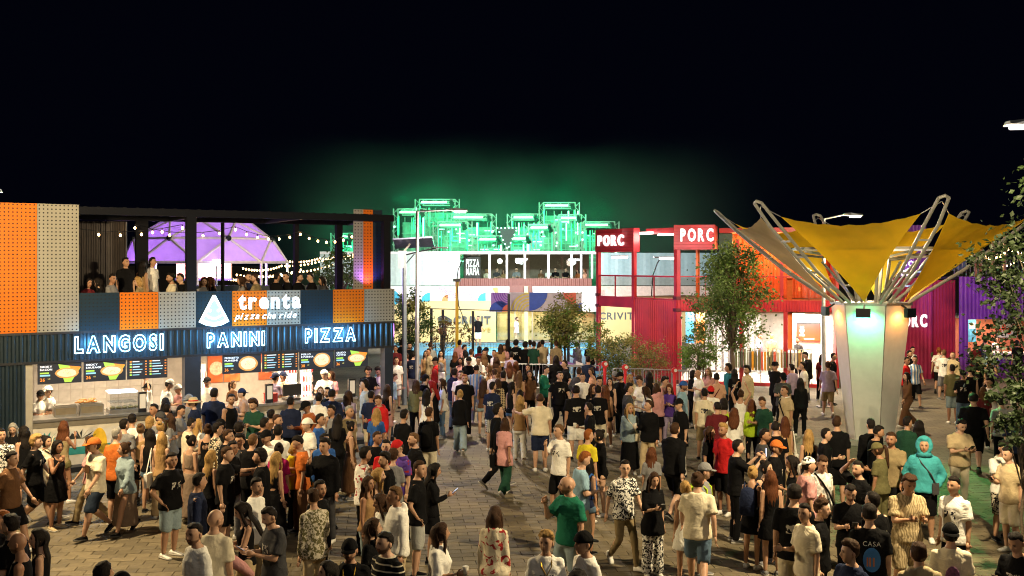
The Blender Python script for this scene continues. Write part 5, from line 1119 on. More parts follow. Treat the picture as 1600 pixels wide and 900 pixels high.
# ---- hair and headgear, modelled round the head centre
def sstep(a, b, x): q = min(1, max(0, (x-a)/(b-a))); return q*q*(3-2*q)
def hair_mesh(style):
    sd_ = sum(map(ord, style)); rnd = random.Random(sd_); mb = MB()
    thick, rough, wl = {'short':(.014,.006,40), 'fade':(.016,.006,45), 'buzz':(.005,.002,60), 'curly':(.030,.016,30), 'quiff':(.020,.010,35), 'long':(.016,.006,22), 'pony':(.010,.004,30), 'bun':(.011,.004,30), 'bob':(.022,.008,25), 'wavy':(.020,.012,24), 'bald':(.002,.001,60), 'under':(.008,.004,40), 'mop':(.030,.012,28)}[style]
    fem = style in ('long','pony','bun','bob','wavy')
    def fn(d):
        p = head_pt(V3((d.x, d.y, d.z)), fem); z, y = p.z, p.y
        back = sstep(-.03, .04, y)
        line = .080*(1-back)+(-.075 if not style in ('fade','buzz','quiff','curly') else -.045)*back     # hairline height: forehead to nape
        if fem: line = .082*(1-sstep(-.07,-.02,y))+(-.09)*sstep(-.07,-.02,y)
        if style == 'bald': line = .2
        m = sstep(line-.008, line+.012, z)
        th = thick+rough*noise.noise(V3((p.x*wl, p.y*wl+sd_, p.z*wl)))+rough*.6*noise.noise(V3((p.x*wl*2.3, p.y*wl*2.3, p.z*wl*2.3)))
        if style in ('fade','quiff','curly','short'): th *= .30+.95*sstep(.01,.085,z)
        if style == 'quiff': th += .028*sstep(.05,.1,z)*sstep(.02,-.08,y)
        if style == 'mop': th += .012*sstep(0,.08,z)
        n = V3((d.x/.0755, d.y/.096, d.z/.12)).normalized()
        return p+n*(th*m-.012*(1-m))
    vs, fs = head_grid(fn, 36, 30); mb.add(vs, fs)
    def curtain(l, wd, wob, y0=.075):
        rings = []; n = 22; K = 14
        for k in range(K):
            q = k/(K-1); z = .085-q*(l+.035); hb = .094*math.sqrt(max(.05, 1-(max(-1, min(1, z/.12)))**2)) if z > -.09 else .06+.035*min(1, (-.09-z)/.15)   # follows the skull, then the back
            w_ = wd*(.55+.45*sstep(0,.28,q))*(1+.10*math.sin(q*3.1))*(1-.35*sstep(.8,1,q)); tk = .020+.012*math.sin(q*3); yy = hb+.012
            rr = []
            for j in range(n):
                t = 2*math.pi*j/n; c, s_ = math.cos(t), math.sin(t); g = .005*math.sin(11*t+sd_)*(s_ > -.2)+.003*math.sin(23*t)
                rr.append(((w_+g)*c+wob*math.sin(q*8+1+c), yy+(tk+g)*s_-.045*c*c*(1-.5*q), z+(.02*math.sin(6*t)+.012*math.sin(13*t))*sstep(.75,1,q)))
            rings.append(rr)
        mb.loft(rings)
        for s in (-1, 1): mb.tube([(s*.068,-.01,.05),(s*.080,-.03,-.03),(s*.088,-.035,-.12),(s*.085,-.03,-.20),(s*.078,-.045,-.28)], [.014,.020,.022,.018,.005], 7)
    if style == 'long': curtain(.50, .098, .0)
    if style == 'wavy': curtain(.42, .112, .010)
    if style == 'bob': mb.loft([ell(.02,.088,.075,0,.03), ell(-.06,.095,.075,0,.035), ell(-.13,.09,.065,0,.04), ell(-.14,.06,.04,0,.045)])
    if style == 'pony': mb.tube([(0,.09,.05),(0,.135,.055),(0,.15,-.02),(0,.13,-.16),(0,.11,-.30),(0,.105,-.36)], [.02,.028,.034,.032,.022,.006], 9)
    if style == 'bun': mb.ball((0,.085,.095), (.045,.042,.042), 12, 9)
    return mb.mesh('hair', True)
def gear_mesh(kind):
    mb = MB(); br = MB()
    if kind in ('cap', 'capback', 'visor'):
        s = -1 if kind == 'capback' else 1
        vs, fs = head_grid(lambda d: head_pt(d, False)*1.0+(V3((d.x,d.y,d.z))*.020 if d.z > .22 else V3((d.x,d.y,d.z))*-.012)+V3((0,0,.004)), 30, 26); mb.add(vs, fs)
        n = 9; top = []; bot = []
        for k in range(n):
            t = R(-62+124*k/(n-1)); r_ = 1
            top.append(((.078*math.sin(t)), s*(-.085*math.cos(t)*.9), .045)); bot.append((.086*math.sin(t), s*(-.075-.098*math.cos(t)), .030-.012*math.cos(t)))
        vs = top+bot+[(p[0],p[1],p[2]-.008) for p in top+bot]; fs = [(k,k+1,n+k+1,n+k) for k in range(n-1)]+[(2*n+k+1,2*n+k,3*n+k,3*n+k+1) for k in range(n-1)]+[(n+k,n+k+1,3*n+k+1,3*n+k) for k in range(n-1)]; mb.add(vs, fs)
    elif kind in ('straw', 'bucket'):
        w_ = .20 if kind == 'straw' else .135; rings = []
        for z, r_ in ((.035,w_),(.045,w_),(.06,.105),(.125,.090),(.145,.06),(.15,.01)): rings.append(ell(z, r_*(.95), r_*1.08, 0, 0, 20))
        rings.insert(0, ell(.03,.09,.1,0,0,20)); mb.loft(rings)
    elif kind in ('hood', 'scarf', 'durag'):
        def fn(d):
            p = head_pt(d, False); n = V3((d.x,d.y,d.z)); open_ = sstep(-.25,-.6,d.y)*sstep(.8,.62,d.z) if kind != 'durag' else (1-sstep(.30,.42,d.z+.25*max(0,d.y)))
            return p+n*(.045+.03*max(0,d.y) if kind == 'hood' else .018)*(1-open_)-n*.02*open_+n*.004*noise.noise(V3((p.x*30,p.y*30,p.z*30)))
        vs, fs = head_grid(fn, 32, 26); mb.add(vs, fs)
        if kind != 'durag': mb.loft([ell(-.03,.085,.075,0,.035), ell(-.11,.10,.09,0,.02), ell(-.17,.125,.10,0,.02)])
        else: mb.tube([(.0,.09,.03),(.02,.125,.0),(.03,.13,-.08),(.02,.125,-.15)], [.022,.024,.026,.012], 7)
    return mb.mesh(kind, True)
_foot = None
def shoe_me(boot=False):
    mb = MB(); pr = [(.075,.030,.065),(.055,.036,.085),(.0,.037,.085),(-.07,.043,.062),(-.13,.042,.045),(-.168,.026,.030)]; rings = []
    for y, w_, h in pr: rings.append([(w_*math.cos(t), y, -.085+max(0,(h*.5+h*.5*math.sin(t)))*1.0) for t in [2*math.pi*k/12 for k in range(12)]])
    mb.loft(rings); mb.loft([[(w_*1.08*c, y*1.03, -.085+zz) for c, zz in ((-1,0),(1,0),(1,.026),(-1,.026))] for y, w_, h in pr], 1); return mb.mesh('shoe', True)
SOLE = mat('rubber sole', (.5,.48,.44), .7); SHOES = {}
def shoe_data(c):
    if c not in SHOES: me = shoe_me(); me.materials.append(cloth(c)); me.materials.append(SOLE if c != 'black' else mat('dark sole', (.08,.08,.08), .7)); SHOES[c] = me
    return SHOES[c]
PHONE_S = emis('phone screen', (.6,.75,1), 1.6)
def child(name, me, m, parent, M=None):
    o = bpy.data.objects.new(name, me); C.objects.link(o); o.parent = parent
    if m is not None:
        if len(me.materials) == 0: me.materials.append(None)
        o.material_slots[0].link = 'OBJECT'; o.material_slots[0].material = m
    if M is not None: o.matrix_local = M
    return o
_acc = {}
def acc(kind):
    if kind in _acc: return _acc[kind]
    mb = MB()
    if kind == 'phone': mb.box(-.037,.037,-.004,.004,-.075,.075); mb.add([(-.033,-.0055,-.07),(.033,-.0055,-.07),(.033,-.0055,.07),(-.033,-.0055,.07)], [(0,1,2,3)], 1)
    if kind == 'cup': mb.tube([(0,0,-.06),(0,0,.06),(0,0,.062)], [.030,.042,.036], 12)
    if kind == 'bag':      # cross-body pouch at the left hip with strap
        mb.box(.12,.22,-.17,-.05,.86,1.04); mb.tube([(.17,-.11,1.03),(.10,-.155,1.2),(-.04,-.15,1.38),(-.11,-.03,1.50),(-.05,.11,1.36),(.08,.14,1.15),(.17,.0,1.03)], .011, 5)
    if kind == 'tote': mb.loft([[(.20,-.02,.66),(.26,-.02,.66),(.26,.24,.66),(.20,.24,.66)],[(.19,-.03,.95),(.27,-.03,.95),(.27,.25,.95),(.19,.25,.95)]]); mb.tube([(.23,.0,.94),(.21,.06,1.25),(.18,.08,1.46),(.20,.14,1.25),(.23,.22,.94)], .012, 5)
    if kind == 'backpack':
        mb.loft([ell(.96,.13,.06,0,.20), ell(1.0,.15,.085,0,.205), ell(1.25,.15,.085,0,.20), ell(1.40,.12,.07,0,.18), ell(1.44,.06,.03,0,.17)])
        for s in (-1,1): mb.tube([(s*.10,.13,1.40),(s*.12,.03,1.50),(s*.12,-.10,1.40),(s*.14,-.11,1.2),(s*.15,.05,1.05)], .018, 6)
    if kind == 'strap': mb.tube([(.17,-.14,.98),(.06,-.165,1.2),(-.06,-.15,1.38),(-.11,-.03,1.495),(-.05,.12,1.36),(.08,.155,1.15),(.18,.0,.98)], .016, 5)
    if kind == 'chain': mb.tube([(-.07,-.03,1.50),(-.06,-.13,1.40),(0,-.165,1.30),(.06,-.13,1.40),(.07,-.03,1.50)], .008, 5); mb.box(-.03,.03,-.18,-.165,1.24,1.30)
    if kind == 'glasses':
        for s in (-1,1): mb.tube([(s*(.032+.018*math.cos(R(q))),-.090,.010+.015*math.sin(R(q))) for q in range(0,361,45)], .0025, 4); mb.tube([(s*.05,-.088,.012),(s*.077,0,.008)], .0025, 4)
        mb.tube([(-.014,-.093,.012),(.014,-.093,.012)], .0025, 4)
    me = mb.mesh(kind, kind in ('cup','backpack'))
    _acc[kind] = me; return me
POSEW = {'wk':'walking', 'wc':'walking', 'ph':'looking at phone', 'p1':'holding a phone', 'fc':'hand at mouth', 'cu':'holding a cup', 'cr':'arms folded', 'up':'arms raised', 'pt':'taking a photo', 'oh':'hand behind head', 'dn':'looking down', 'si':'seated'}
def facing(y):
    y = (y+180) % 360-180
    return 'facing the camera' if abs(y) < 40 else 'seen from behind' if abs(y) > 140 else 'facing right' if y > 0 else 'facing left'
TOPW = dict(tee='tee', long='shirt', hoodie='hoodie', jacket='jacket', tank='tank top', crop='crop top', dress='short dress', gown='long dress', big='oversized tee')
BOTW = dict(shorts='shorts', mini='short shorts', pants='trousers', wide='wide trousers', slim='slim trousers', skirt='skirt', maxi='long skirt', none='')
HAIRW = dict(long='long {} hair', wavy='wavy {} hair', pony='{} ponytail', bun='{} bun', bob='{} bob', curly='curly {} hair', buzz='buzz cut', bald='bald head', quiff='{} quiff', mop='{} mop of hair')
ROWS = []
def parse(line):
    body, _, rest = line.partition('|'); body = body.strip()
    if not body or body.startswith('#'): return
    lab, _, nick = rest.partition('@'); q = body.split(); d = dict(x=float(q[0]), y=float(q[1]), s=q[2], yaw=float(q[3]), pose=q[4], hair=q[5], top=q[6], bot=q[7], opt={}, label=lab.strip(), nick=nick.strip())
    for o in q[8:]:
        k, _, v = o.partition('='); d['opt'][k] = v
    ROWS.append(d)
for _l in '''
# --- near row, left
8 797 m -60 st short.ginger tee.dkgrey pants.black | man with reddish hair cut off by the lower left corner
20 803 m -100 st curly.dark tee.black pants.dkdenim | dark curly-haired man in black behind the bald bearded man, lower left
33 829 m -70 st bald.dark tank.black pants.dkgrey hy=-15 | bald bearded man in black tank top in the lower left corner @ bald man in black tank
64 824 f -80 st long.dark tank.black slim.black | woman with long black hair beside the bald bearded man, lower left
157 877 f 120 st bob.dark tee.black pants.black | dark-haired woman with only her head showing at the lower edge
187 892 m 60 st short.dark tee.black pants.black cap=cap.black | black cap just showing at the lower edge beside a dark-haired woman
16 706 m 85 wk fade.dark tee.brown shorts.black sh=white | young man in dark brown tee walking right at the left edge @ boy in brown tee
21 659 f 10 ph long.grey long.black pants.black phone=1 | woman in black NEW YORK sweatshirt holding a phone at the left edge @ woman in NEW YORK sweatshirt
38 665 f -130 st wavy.dark tank.black mini.ltdenim | woman in black tank top and denim shorts turned to the woman in NEW YORK sweatshirt
2 668 m 20 st short.dark tee.white.print pants.black | person in white and black print shirt cut by the left edge
54 680 m 95 wk mop.blond tee.black shorts.black sh=black | blond man in black tee and shorts walking right behind the woman in cream shirt
70 681 f 90 wk bun.dark big.cream mini.peach bag=black sh=grey | woman with dark bun in cream shirt and pink shorts carrying a black waist bag @ woman in pink shorts
88 687 f 70 fc bob.dark tank.black skirt.black sh=beige | woman in black with a phone to her ear beside the woman in pink shorts
98 657 f 165 fc wavy.auburn tank.khaki mini.olive tote=cream sh=white | woman in green shorts with a cream shoulder bag standing at the mural counter @ woman with cream shoulder bag
143 682 f -80 wk long.brown tee.pink pants.khaki | long-haired woman in pale pink top half hidden behind the orange-capped man
150 684 m -40 wk fade.brown tee.cream shorts.dkdenim cap=cap.orange sh=black h=1.80 w=1.08 hy=-25 | man in orange cap and cream tee with chest print walking left @ man in orange cap
181 668 m 170 st short.grey tee.orange shorts.black | grey-haired man in orange tee seen from behind @ grey-haired man in orange tee
196 691 f -30 wk bun.brown jacket.ltdenim gown.taupe hy=-30 sh=black dr=taupe | woman in long brown dress and open pale denim jacket @ woman in denim jacket
206 647 m 180 st fade.dark tee.white shorts.black | man in white tee at the langosi counter seen from behind @ man in white tee at the langosi counter
193 652 m 175 st short.dark tee.grey pants.black
219 662 f 180 st bun.ltbrown tank.tan skirt.black
234 670 f 175 st long.dark tank.black mini.denim sh=black | woman with very long black hair in denim shorts seen from behind @ woman with very long black hair
252 674 f 170 st long.blond tank.tan wide.beige tote=white | woman with long blond hair and bare shoulders carrying a white bag @ bare-shouldered blond woman
266 706 m 70 pk fade.dark tee.black shorts.ltdenim sh=white w=1.12 | heavy man in black tee with white back number and grey denim shorts @ man in black numbered tee
250 655 f 178 st bun.blond tee.white pants.black
268 645 f -100 st long.brown tee.grey pants.black
294 651 m 130 dn short.dark long.cream shorts.grey phone=1 hy=10 | man in cream shirt and checked shorts looking down at a red phone @ man in cream shirt
308 655 f 160 st long.blond tee.white pants.beige
298 679 f 150 st bun.dark crop.taupe maxi.taupe | woman with dark bun in taupe top and long belted skirt @ woman in taupe skirt
324 662 f 170 st bun.brown tank.black pants.black
337 660 m 120 st quiff.dark long.cream.print pants.black | man with a quiff in cream floral shirt @ man in floral shirt
354 670 m 80 st short.brown jacket.black pants.black glasses=1 | man with glasses in black jacket facing right near the floral shirt
328 702 f 140 st long.blond tank.black pants.black | woman with pale straight hair falling over black behind the man in plain black tee
352 697 m 80 hg fade.brown tee.black shorts.black w=1.06 | broad man in plain black tee and black shorts facing right in mid crowd @ broad man in plain black tee
361 688 m 70 cu short.dark tee.black pants.grey cup=1
376 677 m -10 fc curly.dark tee.dkgrey pants.black
392 678 m 165 st short.ltbrown tee.black pants.black
409 652 m 140 st short.dark jacket.black pants.black
419 671 m -60 st short.dark tee.white pants.black cap=cap.black | bearded man in black cap and white tee facing left @ bearded man in black cap
434 663 m 180 st short.dark tee.white pants.black | man in plain white tee seen from behind beside the bearded man in black cap
431 647 m 100 st fade.brown tee.black pants.black
423 641 f 170 st curly.dark tee.brown pants.black
409 701 m -80 st mop.dark tee.black shorts.cream w=1.05 | young man with dark fringe in open black polo facing left @ man in open black polo
430 705 f 150 st long.blond gown.black none.black | woman with long blond hair in black dress beside the man in open black polo @ blond woman in black dress
435 691 f 175 st bun.dark tee.magenta skirt.black | woman with dark bun in magenta top @ woman in magenta top
398 745 m 80 st fade.dark tee.white pants.khaki | man with sharp fade haircut in white tee facing right @ man with sharp fade in white tee
308 738 m 100 st fade.dark long.navy pants.cream sh=white | man in dark navy sweatshirt with fade haircut facing right @ man in navy sweatshirt
491 762 m -140 cu fade.brown jacket.olive.print pants.beige sh=white cup=1 | man in black and cream printed bomber jacket with beige trousers @ man in printed bomber jacket
497 749 m 60 st short.dark jacket.black pants.black
472 679 m -80 dn fade.dark tee.orange wide.brown | man in orange tee and brown trousers looking down @ man in orange tee looking down
458 688 f 60 dn bob.blond tee.yellow pants.black
506 676 m 30 st short.dark jacket.blue pants.black
509 684 m -20 fc curly.dark jacket.black pants.dkgrey h=1.82 | young man in black zip jacket with a hand at his chin @ man with hand at chin
483 652 m -60 st short.brown tee.white pants.black cap=capback.white strap=black | man in white cap and white tee with black strap across his back @ man in white cap
498 646 m 80 st short.dark tee.blue pants.black
527 645 f 180 st long.dark tee.black pants.black
547 657 f 120 st bun.dark gown.brown none.brown | woman in long dark brown halter dress facing right @ woman in brown halter dress
543 640 f 170 st bun.dark tank.black pants.black
568 698 m 130 st quiff.dark tee.white.patch pants.black | man with quiff in white jersey with a black panel @ man in white and black jersey
587 673 m 70 st short.brown tee.black pants.black
604 687 m 0 st short.dark tee.red pants.black
604 706 m -90 fc curly.dark jacket.black pants.black | curly-topped man in black sports jacket with a hand at his mouth @ curly man in sports jacket
614 701 f 170 st curly.brown tee.grey pants.black
627 685 m -50 dn short.dark tee.purple.patch pants.black cap=cap.red | man in red and black cap and purple jersey looking down @ man in purple jersey
649 675 m -70 st short.ltbrown tee.black pants.black w=1.05
630 640 m 150 st quiff.dark tee.black pants.ltdenim | man in black tee with dark quiff standing just left of the tall lamp foot @ man left of the lamp foot
670 637 m 165 st curly.brown tee.black shorts.cream bp=black | man in black tee with black bag and cream shorts seen from behind @ man in cream shorts
573 739 f 75 st wavy.brown tank.tan slim.ltdenim | woman with wavy brown hair in tan top and pale jeans facing right @ woman in pale jeans
589 733 f 80 st long.blond tank.tan pants.beige
600 769 f -50 st long.brown tee.white pants.beige
621 758 m -70 st short.ltbrown hoodie.white pants.beige h=1.80 | young man in white hoodie facing left @ man in white hoodie
652 719 m 80 pk fade.brown tee.black shorts.ltgrey sh=black h=1.82 | man in black tee and grey-green shorts beside the woman in sequin skirt @ man in grey-green shorts
674 722 f 85 p1 long.dark long.black skirt.black phone=1 sh=black | woman with long black hair in sequined black skirt holding a phone @ woman in sequin skirt
719 609 f 178 wk bun.blond jacket.black wide.ltdenim sh=brown | woman in black top and wide blue jeans walking away alone @ woman in wide jeans
429 789 m -60 ph short.dark tee.dkgrey shorts.grey phone=1 w=1.06 | man in dark two-tone tee looking down at his hands @ man in two-tone tee
385 782 f -70 ph long.dark tank.black wide.beige phone=1 | woman with long dark hair in black top, mauve jacket over her arms @ woman with mauve jacket
547 840 m 5 st short.dark long.black pants.black cap=cap.black chain=1 | man in black cap and black sweater facing the camera at lower edge @ man in black cap and sweater
605 829 m -50 st short.dark tee.black.stripe pants.black w=1.12 | bearded man in black polo with thin white stripes at lower edge @ man in striped polo
516 874 f -60 st long.dark tee.black pants.black
580 808 f 70 st wavy.brown tee.black pants.black
685 815 f 80 cu long.brown big.white slim.cream cup=1 | woman with long brown hair in white off-shoulder top holding a drink @ woman in off-shoulder top
772 790 f 170 st long.brown jacket.cream.patch pants.beige | woman in cream varsity jacket with red patches seen from behind @ woman in varsity jacket
308 815 m -55 st short.dark tee.white pants.black w=1.08 h=1.8 | bearded man in white tee facing left at lower left of the crowd @ bearded man in white tee
334 795 m 160 st bald.dark tee.cream pants.black w=1.05 h=1.84 | bald man in cream tee with pale green panel, seen from behind @ bald man in cream tee
# --- near row, centre and right
890 742 m -55 fc bald.dark tee.green shorts.ltdenim w=1.18 h=1.82 | big bald man in green jersey with a hand at his face @ bald man in green jersey
853 828 m -5 st curly.blond tee.white pants.beige chain=1 | blond curly young man in white tee with a gold chain @ blond man with gold chain
916 829 m -60 st short.dark tee.white pants.beige cap=capback.black | young man in black cap and white tee with red chest print at lower edge @ man in black cap with red print
901 893 m 150 st curly.dark tee.black pants.black | dark curly head just showing at the bottom centre edge
917 713 f 150 st wavy.dark tank.navy mini.denim bp=blue | woman with dark wavy hair carrying a blue backpack @ woman with blue backpack
907 704 m 110 dn short.ginger tee.ltblue shorts.beige
875 662 m -35 fc fade.ltbrown tee.white shorts.black h=1.8 | man in white tee and black shorts smoking @ smoking man in white tee
918 670 m 140 st short.ginger tee.yellow shorts.black | man in bright yellow tee @ man in yellow tee
938 670 f -70 cu bun.dark long.black mini.black sh=white cup=1 | woman in black V-neck blouse and black shorts holding a cup @ woman in V-neck blouse
975 719 m 20 wk fade.dark tee.white.print slim.khaki glasses=1 hy=-20 sh=white | man with glasses in black and white floral shirt and khaki trousers @ man in floral shirt and khakis
1020 735 f 5 p1 long.brown big.black wide.white.print phone=1 | woman in black tee and zebra-print wide trousers facing the camera @ woman in zebra trousers
1018 698 f 178 st long.auburn tee.grey pants.dkdenim h=1.5 | small girl with long auburn hair seen from behind
1053 661 m 150 wk short.brown hoodie.black shorts.black h=1.86 w=1.08 sh=black | tall man in black sweatshirt and black shorts walking away @ tall man in black sweatshirt
1098 722 m 60 st short.dark tee.grey shorts.dkgrey cap=cap.grey bp=lime | man in grey cap with a neon green pack @ man with neon pack
1090 738 m 170 wk bun.brown tee.cream shorts.denim sh=white h=1.82 w=1.05 | man in cream tee and blue denim shorts seen from behind @ man in cream tee and denim shorts
1071 750 f 175 st pony.blond dress.white none.white sh=black h=1.58 | girl in short white dress seen from behind @ girl in white dress
984 629 f 0 st long.blond jacket.ltdenim maxi.black bag=cream sh=white | blond woman in denim jacket and long black skirt with a cream bag @ blond woman in black skirt
1014 624 m -30 cu short.brown jacket.black pants.beige cup=1 hy=-30 | man in open black shirt holding a white cup @ man with white cup
1063 622 m -70 st short.dark big.black pants.white cap=cap.black bag=black | man in black cap, long black tee and white trousers @ man in white trousers
1107 665 f 60 st wavy.brown tee.black skirt.black
1131 661 m -40 st curly.blond tee.red shorts.black cape=red | curly blond man with a red shirt draped on his back @ man in red
1150 686 m 90 pt short.dark tee.black pants.black phone=1 | man in black tee holding a phone up to take a picture @ man taking a picture
1121 627 m 178 st buzz.dark tee.maroon pants.black w=1.12 | stocky man with buzz cut in maroon tee seen from behind @ stocky man in maroon
1147 637 f 170 st wavy.auburn long.white pants.beige
1192 669 m 85 st fade.dark tee.dkgrey pants.black
1210 687 m 80 st short.brown tee.black pants.black cap=cap.orange | man in bright orange cap and black tee facing right @ man in bright orange cap on the right
1175 728 f 150 st bun.blond dress.black none.black bp=navy | woman with messy blond bun and dark backpack over a black dress @ woman with messy blond bun
1205 729 f 178 st long.auburn dress.black none.black | woman with long auburn hair and open-backed black dress @ woman in open-backed dress
1196 722 f 20 st bun.dark tank.black pants.black
1212 657 m 170 st buzz.dark tee.black shorts.black
1227 650 f 178 st long.auburn tank.tan wide.beige tote=white
1260 711 m 100 st short.dark tee.pink pants.black cap=durag.white | man in white head scarf and pink tee @ man in head scarf
1281 711 m 15 dn short.brown long.white.tiedye pants.black strap=black | man in grey tie-dye shirt with a black strap @ man in tie-dye shirt
1242 710 f -70 st long.dark tank.black pants.black
1264 670 f 178 st long.blond tank.black pants.black
1288 668 m 80 st short.dark tee.black pants.black bag=black
1308 649 m 178 st short.brown tee.black shorts.black h=1.86 | tall man in black tee and black shorts left of the column, seen from behind @ tall man left of the column
1361 654 m 170 st short.dark jacket.black pants.black
1367 664 m 80 st fade.dark tee.black pants.black
1343 719 m -70 oh short.dark tee.black pants.black | man in black tee with one arm bent behind his head @ man with arm behind head
1328 753 m -10 ph short.dark tee.black pants.black phone=1
1367 768 m -150 st short.dark tee.black pants.black
1376 690 f -150 st pony.brown tee.olive pants.olive cap=cap.olive
1393 677 m -30 wk fade.brown tee.khaki pants.black h=1.84 w=1.08 | smiling man in open khaki shirt @ man in khaki shirt
1444 683 m -20 pk short.dark hoodie.turquoise shorts.black cap=hood.turquoise bag=dkgrey h=1.82 w=1.08 | man in turquoise hoodie with the hood up @ man in turquoise hoodie
1499 653 m 5 ph short.dark tee.beige pants.cream phone=1 w=1.12 | man in beige tee and cream trousers looking down at a phone @ man in beige tee with phone
1417 650 m 130 st quiff.dark jacket.dkgreen pants.black
1436 657 f 150 st wavy.dark tank.turquoise pants.black
1417 738 m -5 ph quiff.brown tee.beige.camo shorts.beige.camo h=1.84 w=1.1 | man in matching tiger-print shirt and shorts @ man in tiger-print set
1492 743 m -60 st fade.dark tee.white shorts.black | man in white tee with fade haircut right of the tiger-print man @ man in white tee on the right
1521 615 m 150 wk fade.dark tee.black shorts.black w=1.2 h=1.86 | very broad man in black tee and shorts seen from behind near the right tree @ very broad man in black
1565 687 m 10 ph curly.dark tee.white shorts.black.print phone=1 sh=black | young man in white tee and dark print shorts holding a phone @ man in print shorts
1579 696 m -60 p1 short.dark tee.beige shorts.cream phone=1 sh=white | man in beige tee and cream shorts at the right edge @ man in cream shorts at right edge
1565 619 m 165 st short.dark tee.ltgrey pants.black
1586 640 m -20 ph short.brown tee.navy shorts.black
1241 765 m 165 st fade.dark tee.black shorts.cream h=1.86 w=1.12 | large man in black tee and cream shorts in the lower right foreground @ large man in cream shorts
1260 777 m -60 st short.dark tee.cream pants.khaki
1280 778 m 60 st curly.brown tee.black pants.black
1359 787 m 170 st fade.dark tee.black shorts.black h=1.82 w=1.05 print=casa | man in black CASA tee with blue back print @ man in CASA tee
1331 843 m -60 st curly.brown tee.navy pants.black
1437 847 m 175 st short.brown hoodie.beige pants.black | man in beige hoodie seen from behind at lower right edge @ man in beige hoodie
1486 818 m 165 st short.dark tee.cream pants.beige cap=capback.black print=skull | man in cream tee with a purple back print at lower right @ man with purple back print
1592 828 m -60 ph short.dark tee.black pants.black phone=1 | man in black tee bent over a phone in the lower right corner
# --- middle distance, centre
869 555 m 178 st long.dark long.black pants.black | long-haired person in black by the slim olive tree, seen from behind @ long-haired person in black
884 562 m -70 st short.dark tee.black pants.black
850 571 m 75 p1 short.dark long.green pants.black phone=1 | man in green shirt reading a phone near the barriers @ man in green shirt
874 580 m 20 wk short.dark tee.black pants.black h=1.82 w=1.08 | man all in black walking towards the camera @ man in black walking forward
919 556 m 178 st short.dark long.navy pants.black | man in navy shirt standing at the barrier by the shoe table @ man in navy at the barrier
904 574 m 150 st short.brown jacket.dkgrey pants.black
910 582 m 10 st short.dark jacket.white pants.black
926 574 f -60 st bun.brown tank.peach pants.beige
936 588 m 0 st quiff.dark tee.pink pants.black
900 602 m 178 st fade.dark tee.black shorts.white h=1.84 w=1.15 | big man in black tee and white shorts seen from behind @ man in white shorts
934 602 m 175 st fade.dark tee.black shorts.cream
922 628 m -90 cu fade.dark tee.black shorts.black cup=1 | man in black holding a pale cup beside the man in white shorts
946 601 f 178 st long.auburn tank.brown mini.black
954 589 f -40 st long.dark dress.black none.black sh=white | woman with long dark hair in short black dress near the red posts @ woman in short black dress
926 599 f 10 st wavy.brown tee.black pants.black
844 614 m 178 hg buzz.brown tee.cream shorts.navy sh=white w=1.08 h=1.82 | man in cream tee and navy shorts walking hand in hand, seen from behind @ man in navy shorts
812 618 f 178 wk long.blond tank.tan pants.white sh=brown | blond woman in tan top and white trousers beside the man in navy shorts @ blond woman in white trousers
813 609 f 175 st bun.dark tank.black pants.black
811 580 f 178 st long.ltbrown gown.tan none.tan
828 578 f -20 st wavy.dark tee.brown pants.black
981 599 m 90 st mop.dark tee.dkgrey shorts.ltdenim sh=black | boy in dark grey tee and pale denim shorts near the blond woman in black skirt
1002 587 m -60 ph curly.brown jacket.white pants.navy
984 584 f 10 st long.blond long.cream pants.beige
1015 581 f 178 st long.dark tank.black pants.black
1012 603 f -90 st long.brown tee.white pants.beige
960 581 m 20 st short.brown tee.white pants.black cap=cap.grey
970 580 m -40 st short.dark tee.black pants.black cap=cap.black
1027 598 f -150 st long.brown hoodie.pink skirt.black
1035 588 m 60 st curly.dark tee.pink pants.black
1046 599 f -20 ph wavy.auburn tee.purple pants.lilac
788 653 f 150 wk long.brown big.pink wide.dkgreen tote=black sh=white | woman in pink tee and dark wide trousers with a black bag, walking right @ woman in pink tee
776 632 m 110 wk mop.dark long.black pants.black h=1.84 | man all in black walking beside the woman in pink tee @ man walking in black
650 593 f 178 st long.brown long.olive pants.black
666 607 f 175 st long.dark tank.white skirt.white
663 585 m 165 st short.dark tee.black pants.black cap=capback.black
678 594 f -100 st long.red tank.black skirt.black
692 591 f -90 cu wavy.brown tee.white slim.denim | woman in white tee and blue jeans facing left near the tall lamp @ woman in white tee and jeans
682 558 m -80 st short.dark hoodie.red pants.black cap=cap.black | man in red hoodie near the tall lamp @ man in red hoodie
690 566 f -60 st long.grey tee.white pants.black cap=scarf.grey
679 577 f 178 st long.red tank.black pants.black
709 576 m 150 st curly.dark hoodie.navy pants.denim
720 578 m 10 st short.dark tee.white pants.denim
726 584 m 0 st short.ginger tee.black pants.black w=1.12 | broad ginger man in black polo facing the camera in mid crowd @ ginger man in black polo
744 569 m 170 hg buzz.dark tee.ltgrey.vstripe pants.ltdenim | man in striped number jersey and jeans seen from behind @ man in striped jersey
765 570 f -70 hg wavy.ltbrown tank.tan pants.black
773 576 m 178 dn short.brown tee.white pants.black
786 579 m 170 st short.dark tee.black pants.black
755 591 f 178 st long.brown tank.brown mini.ltdenim
769 596 m 160 st short.dark tee.navy shorts.white.plaid h=1.8 | man in navy tee with a black and white checked shirt round his waist @ man with checked shirt at waist
778 591 f 178 st long.brown long.beige.plaid mini.denim | woman with long brown hair in plaid shirt seen from behind
799 596 f 140 st long.dark tank.black mini.denim
796 565 f 178 st long.auburn tank.white pants.white
806 564 f 175 st long.auburn tee.brown pants.black
799 549 m 175 st short.dark tee.lilac pants.beige
825 568 f -10 st wavy.dark tee.black pants.black
775 557 f 170 st wavy.brown tee.brown pants.beige
733 557 m -10 st short.dark tee.black pants.black cap=cap.black
747 556 m 10 st short.dark tee.white pants.white
